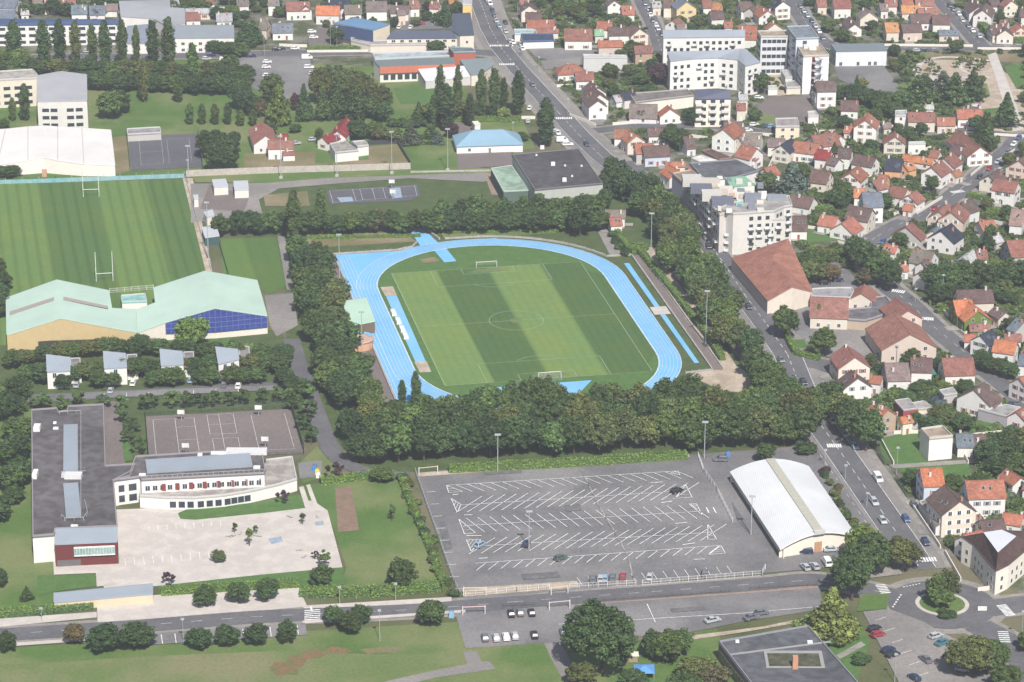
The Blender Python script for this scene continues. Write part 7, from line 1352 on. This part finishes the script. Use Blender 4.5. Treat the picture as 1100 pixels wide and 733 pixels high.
def hoop(x0, y0, x1, y1, zone):
    for i, (x, y) in enumerate(((x0, y0), (x1, y1))):
        o = empty('basketball_hoop', at(x, y)); mb = MB(); mb.tube((0, 0, 0), (0, 0, 3), .12, .1); mb.box(-.1, .1, -1.0, 0, 2.9, 3.05); mb.build('post', METAL, o); mb = MB(); mb.box(-1.1, 1.1, -1.1, -1.0, 2.6, 4.0); mb.build('backboard', WHITE, o); rec(o, 'white basketball hoop', 'basketball hoop', 'basketball hoops', zone)
hoop(195, 452, 200, 488, 'on the left half of the school court'); hoop(278, 447, 285, 481, 'on the right half of the school court'); hoop(421, 203, 422, 214, 'on the blue-grey court')
for i in range(9):
    x, y = ((246, 577), (250, 577), (258, 574), (272, 575), (278, 577), (322, 592), (327, 599), (341, 556), (311, 556))[i]; o = empty('stone_bench', at(x, y)); o.rotation_euler = (0, 0, i * .7); mb = MB(); mb.box(-1, 1, -.3, .3, .38, .5); mb.build('seat', CONC, o); mb = MB(); mb.box(-.8, -.6, -.25, .25, 0, .38); mb.build('leg', CONC, o); mb = MB(); mb.box(.6, .8, -.25, .25, 0, .38); mb.build('leg', CONC, o); rec(o, 'low dark stone bench', 'bench', 'schoolyard benches', 'on the pale schoolyard')
o = empty('trampoline', at(724, 703)); mb = MB(); mb.tube((0, 0, .7), (0, 0, .85), 2.4, 2.4, 18); mb.build('mat', TYRE, o); mb = MB()
for k in range(8): t = k * math.pi / 4; mb.tube((2.4 * math.cos(t), 2.4 * math.sin(t), 0), (2.4 * math.cos(t), 2.4 * math.sin(t), 2.4), .05, .05, 5)
mb.build('poles', METAL, o); rec(o, 'round dark garden trampoline with tall poles', 'trampoline', None, 'in the bottom garden')
o = empty('garden_canopy', at(692, 727)); mb = MB(); mb.box(-2.6, 2.6, -2.6, 2.6, 2.2, 3.2, 0, 2.2, 2.2); mb.build('canopy', TRIM, o, (.10, .28, .62)); mb = MB()
for a in (-2.4, 2.4):
    for b in (-2.4, 2.4): mb.tube((a, b, 0), (a, b, 2.3), .05, .05, 5)
mb.build('poles', METAL, o); rec(o, 'bright blue garden canopy', 'canopy', None, 'in the bottom garden')
o = empty('garden_shed', at(679, 710)); mb = MB(); mb.box(-1.4, 1.4, -1.2, 1.2, 0, 2.0); mb.build('wall', TRIM, o, (.32, .25, .17)); mb = MB(); mb.box(-1.7, 1.7, -1.5, 1.5, 2, 2.6, 0, .2, 1.3); mb.build('roof', TRIM, o, (.6, .55, .45)); rec(o, 'small wooden garden shed with pale roof', 'shed', None, 'in the bottom garden')
o = empty('entrance_sign', at(1055, 657)); mb = MB(); mb.box(-1.2, 1.2, -.1, .1, .3, 1.5); mb.build('board', WHITE, o); mb = MB(); mb.box(-1.1, -.95, -.08, .08, 0, .3); mb.box(.95, 1.1, -.08, .08, 0, .3); mb.build('leg', METAL, o); rec(o, 'white sign boards on the traffic island', 'sign', None, 'right of the roundabout')
# ================================================================== GARDEN PLANTING between the houses
def inpoly(x, y, P):
    r = False; j = len(P) - 1
    for i in range(len(P)):
        if (P[i][1] > y) != (P[j][1] > y) and x < (P[j][0] - P[i][0]) * (y - P[i][1]) / (P[j][1] - P[i][1]) + P[i][0]: r = not r
        j = i
    return r
def blocked(x, y, pad):
    for (cx, cy, hx, hy, rz, L, sp) in OCC:
        dx, dy = x - cx, y - cy
        if abs(dx) > 60 or abs(dy) > 60: continue
        if rz: c, s = math.cos(-rz), math.sin(-rz); dx, dy = dx * c - dy * s, dx * s + dy * c
        if abs(dx) < (L / 2 if rz else hx) + pad and abs(dy) < (sp / 2 if rz else hy) + pad: return True
    for P, wd in ROADS:
        if callable(wd): wd = 10
        for a, b in zip(P, P[1:]):
            if abs(a.x - x) > 60: continue
            ab = b - a; t = max(0, min(1, ((x - a.x) * ab.x + (y - a.y) * ab.y) / max(ab.length_squared, 1e-6)))
            if math.hypot(x - a.x - ab.x * t, y - a.y - ab.y * t) < wd / 2 + .8: return True
    return False
TOWN = [[(600, 90), (545, 20), (560, -8), (1110, -8), (1112, 320), (1112, 620), (1030, 600), (985, 545), (935, 470), (895, 400), (850, 300), (860, 250), (840, 190), (760, 150), (690, 150), (640, 120)]]
KEEP = [[(812, 100), (890, 100), (885, 136), (812, 136)], [(890, 60), (965, 68), (970, 108), (890, 100)], [(985, 60), (1100, 58), (1100, 140), (1050, 140), (990, 85)], [(940, 466), (1050, 462), (1048, 520), (962, 522)], [(845, 280), (1010, 300), (1000, 395), (850, 392)],
        [(565, 48), (650, 50), (640, 76), (575, 76)], [(735, 165), (855, 160), (860, 270), (770, 275)], [(866, 242), (905, 248), (905, 262), (866, 264)], [(705, 95), (795, 95), (795, 142), (705, 142)]]
PL = []
tries = 0
while len(PL) < 420 and tries < 9000:
    tries += 1
    x = rt.uniform(560, 1108); y = rt.uniform(-5, 600)
    if not inpoly(x, y, TOWN[0]) or any(inpoly(x, y, k) for k in KEEP): continue
    p = at(x, y); big = rt.random() < .42; r = 2.4 if big else 1.2
    if blocked(p.x, p.y, r) or any((p.x - q[0]) ** 2 + (p.y - q[1]) ** 2 < (3.0 + r) ** 2 for q in PL): continue
    PL.append((p.x, p.y))
    if big: tree('round', x, y, rt.uniform(4, 7.5), rt.uniform(4.5, 7), rt.choice('ddmmo'), None, 'garden trees of the town')
    else: tree('bush', x, y, rt.uniform(1.6, 2.8), rt.uniform(2.5, 4.5), rt.choice('ddmmol'), None, 'garden shrubs of the town')
for (x0, x1, y0, y1, n) in ((290, 505, -6, 30, 40), (0, 130, -8, 14, 14), (200, 290, -6, 30, 14)):
    k = 0
    for _ in range(900):
        if k >= n: break
        x = rt.uniform(x0, x1); y = rt.uniform(y0, y1); p = at(x, y)
        if blocked(p.x, p.y, 2) or any((p.x - q[0]) ** 2 + (p.y - q[1]) ** 2 < 25 for q in PL): continue
        PL.append((p.x, p.y)); k += 1; tree('round', x, y, rt.uniform(3, 6), rt.uniform(4, 7), rt.choice('ddmo'), None, 'garden trees of the upper left')

# pale paved patches beside the houses, and the green tangle of the gardens
mb = MB()
for k, (cx, cy, hx, hy, rz, L, sp) in enumerate(list(OCC)):
    q = px((cx, cy, 0))
    if not rz or sp > 12.5 or q[0] < 540 or inpoly(q[0], q[1], KEEP[3]): continue
    M = Matrix.Rotation(rz, 3, 'Z'); c = Vector((cx, cy, 0)); sg = -1 if math.cos(rz) > 0 else 1
    for _ in range(rh.choice((1, 2, 2))):
        w_, d_ = rh.uniform(3, L * .8), rh.uniform(2, 5); off = Vector((rh.uniform(-.3, .3) * L, sg * (sp / 2 + d_ / 2 - .5), 0)) if rh.random() < .6 else Vector((rh.choice((-1, 1)) * (L / 2 + w_ / 2 - .5), rh.uniform(-.3, .3) * sp, 0))
        e = c + M @ off; a = M @ Vector((w_ / 2, 0, 0)); mb.strip(e - a, e + a, d_, .30 + (k % 40) * .0006 + _ * .0003)
tag(mb.build("garden_paving", mat("garden_paving_slabs", (.40, .37, .33), (.26, .25, .235), .25, c3=(.20, .19, .185), scale3=.05)), kind='structure')
rg = np.random.default_rng(3); V = []; lv = []; cnt = 0
for _ in range(17000):
    x = rt.uniform(548, 1230); y = rt.uniform(-24, 600)
    if (x < 1110 and y > -8 and not inpoly(x, y, TOWN[0])) or any(inpoly(x, y, k) for k in KEEP): continue
    p = at(x, y)
    if blocked(p.x, p.y, .7): continue
    ang = rg.choice([.2, 1.77, .9, 2.5]) ; L = rg.uniform(1.5, 9) if rg.random() < .5 else 1.2; hh = rg.uniform(.7, 2.0); n = int(70 + L * 34)
    t = rg.uniform(-L / 2, L / 2, n); u = rg.normal(scale=.55, size=n); z = hh * np.sqrt(rg.uniform(.02, 1, n)) * (1 - .25 * np.abs(u))
    P_ = np.stack([p.x + np.cos(ang) * t - np.sin(ang) * u, p.y + np.sin(ang) * t + np.cos(ang) * u, z], 1)
    nn = rg.normal(size=(n, 3)) + np.array([0, -.3, .9]); nn /= np.linalg.norm(nn, axis=1)[:, None]; a = np.cross(nn, rg.normal(size=(n, 3))); a /= np.linalg.norm(a, axis=1)[:, None]; b = np.cross(nn, a)
    s = .3 * rg.uniform(.6, 1.4, (n, 1)); V.append(np.stack([P_ - a * s, P_ - b * s, P_ + a * s, P_ + b * s], 1).reshape(-1, 3)); lv.append(np.repeat(rg.uniform(.55, 1.5) * rg.uniform(.8, 1.2, n), 4)); cnt += 1
V = np.concatenate(V); lv = np.concatenate(lv); nq = len(V) // 4; me = bpy.data.meshes.new("undergrowth"); me.vertices.add(len(V)); me.vertices.foreach_set("co", V.ravel()); me.loops.add(len(V)); me.loops.foreach_set("vertex_index", np.arange(len(V)))
me.polygons.add(nq); me.polygons.foreach_set("loop_start", np.arange(0, nq * 4, 4)); me.polygons.foreach_set("loop_total", np.full(nq, 4)); me.update(); ca = me.color_attributes.new("leafvar", 'FLOAT_COLOR', 'POINT'); cc = np.ones((len(V), 4)); cc[:, 0] = lv; cc[:, 1] = lv; cc[:, 2] = lv
ca.data.foreach_set("color", cc.ravel()); o = link("undergrowth", me, LEAF, None, (.065, .10, .032)); tag(o, "tangled green undergrowth and borders filling the town gardens", "undergrowth", None, 'stuff'); print('undergrowth', cnt, nq)

# ================================================================== HAZE
HD = 0.000135
hm = bpy.data.materials.new("haze"); hm.use_nodes = True; hn = hm.node_tree; hn.nodes.clear(); ho = hn.nodes.new("ShaderNodeOutputMaterial"); hv = hn.nodes.new("ShaderNodeVolumePrincipled")
hv.inputs["Density"].default_value = HD; hv.inputs["Color"].default_value = (.87, .91, 1.0, 1); hv.inputs["Anisotropy"].default_value = 0.1; hn.links.new(hv.outputs[0], ho.inputs["Volume"])
mb = MB(); mb.box(-900, 900, -80, 1900, -1, 372); o = mb.build("haze", hm); tag(o, kind='stuff')

# ================================================================== UNIQUE LABELS
LM = [(535, 40, 'near the avenue junction'), (590, 20, 'right of the upper avenue'), (640, 40, 'near the red-roofed restaurant'), (680, 25, 'left of the upper side street'), (740, 15, 'behind the long white apartment block'), (800, 20, 'behind the slate-roofed white blocks'),
      (835, 10, 'behind the office slabs'), (900, 15, 'right of the office side street'), (950, 15, 'behind the pale workshop'), (990, 30, 'left of the top right street'), (1060, 20, 'right of the top right street'), (1085, 50, 'at the top right corner'),
      (625, 90, 'below the long windowless building'), (660, 60, 'left of the long white apartment block'), (690, 95, 'left of the cream mansard block'), (700, 125, 'below the worn grey warehouse'), (660, 160, 'at the street beside the avenue bend'), (700, 155, 'left of the white canopy roof'),
      (740, 165, 'by the white canopy roof'), (770, 120, 'by the cream mansard block'), (800, 150, 'right of the mansard block'), (820, 170, 'below the grey yard'), (860, 160, 'below the small white shed'), (890, 170, 'around the red garden roofs'), (900, 125, 'left of the sandy park'), (930, 150, 'left of the cream street row'),
      (985, 120, 'by the cream street row'), (960, 180, 'below the cream street row'), (1010, 165, 'left of the curving street'), (1075, 150, 'right of the curving street'), (1080, 195, 'near the shuttered white house'), (930, 205, 'behind the slate mansard house'), (900, 225, 'right of the stepped apartments'), (870, 215, 'beside the stepped apartments'), (925, 240, 'below the slate mansard house'),
      (975, 215, 'left of the eastern street corner'), (1020, 230, 'below the eastern zebra crossing'), (1025, 260, 'around the dark slate gabled house'), (1080, 250, 'at the right edge above the plane row'), (985, 270, 'left of the dark slate gabled house'), (1080, 285, 'behind the plane tree row'), (1050, 320, 'around the ivy-clad house'), (1080, 360, 'by the solar-roofed white house'),
      (900, 400, 'right of the middle avenue'), (935, 400, 'below the wide school hall'), (1000, 400, 'below the eastern street'), (1065, 415, 'right of the slatted garage'), (940, 450, 'above the green lawn'), (1000, 460, 'around the white cube house'), (1085, 450, 'at the right edge by the garages'), (1000, 520, 'right of the lower avenue'), (1060, 520, 'by the large red gabled house'), (1090, 580, 'behind the corner hotel'), (1000, 575, 'beside the lower avenue pavement'), (1060, 570, 'left of the corner hotel top'),
      (330, 15, 'above the blue curved hall'), (400, 10, 'behind the blue curved hall'), (460, 10, 'behind the slate school'), (290, 25, 'right of the slate-sloped building'), (240, 5, 'behind the slate-sloped building'), (90, 5, 'behind the long navy roof'), (20, 5, 'at the top left corner'), (160, 5, 'behind the grey warehouse'), (275, 145, 'beside the two round trees'), (365, 145, 'beside the pines'), (310, 155, 'beside the light green cedar')]
ORD = ['first', 'second', 'third', 'fourth', 'fifth', 'sixth', 'seventh', 'eighth', 'ninth', 'tenth', 'eleventh', 'twelfth', 'thirteenth', 'fourteenth', 'fifteenth', 'sixteenth', 'seventeenth', 'eighteenth', 'nineteenth', 'twentieth']
groups = {}
for r in RECS:
    o, desc, zone, x, y = r
    if not zone: zone = min(LM, key=lambda l: (l[0] - x) ** 2 + ((l[1] - y) * 1.8) ** 2)[2]
    groups.setdefault((desc, zone), []).append(r)
NW = ['', 'one', 'two', 'three', 'four', 'five', 'six', 'seven', 'eight', 'nine', 'ten', 'eleven', 'twelve']
for (desc, zone), L in groups.items():
    L.sort(key=lambda r: r[3]); n = len(L)
    for i, r in enumerate(L):
        if n == 1: lab = f"{desc} {zone}"
        elif n == 2: lab = f"{desc} {zone}, {['left', 'right'][i]} one of two"
        else: lab = f"{desc} {zone}, " + ('leftmost' if i == 0 else 'rightmost' if i == n - 1 else (ORD[i] if i < 20 else str(i + 1) + 'th') + ' from left')
        if n > 2 and i < n / 2 and i > 0: pass
        elif n > 4 and 0 < i < n - 1: lab = f"{desc} {zone}, " + ORD[n - 1 - i] + ' from right'
        wds = lab.split()
        if len(wds) > 16: wds = lab.replace('low rounded ', '').replace('leafy ', '').split()
        if len(wds) > 16: lab = ' '.join(wds); print('LONG', r[0].name, len(wds), lab)
        lab = ' '.join(wds)
        if len(wds) < 4: lab = 'the ' + lab
        r[0]["label"] = lab
for o in bpy.data.objects:
    if o.type == 'MESH' and o.data and not o.data.materials: print('nomat', o.name)
print('things', len(RECS), 'objects', len(bpy.data.objects), 'trees', NT[0])
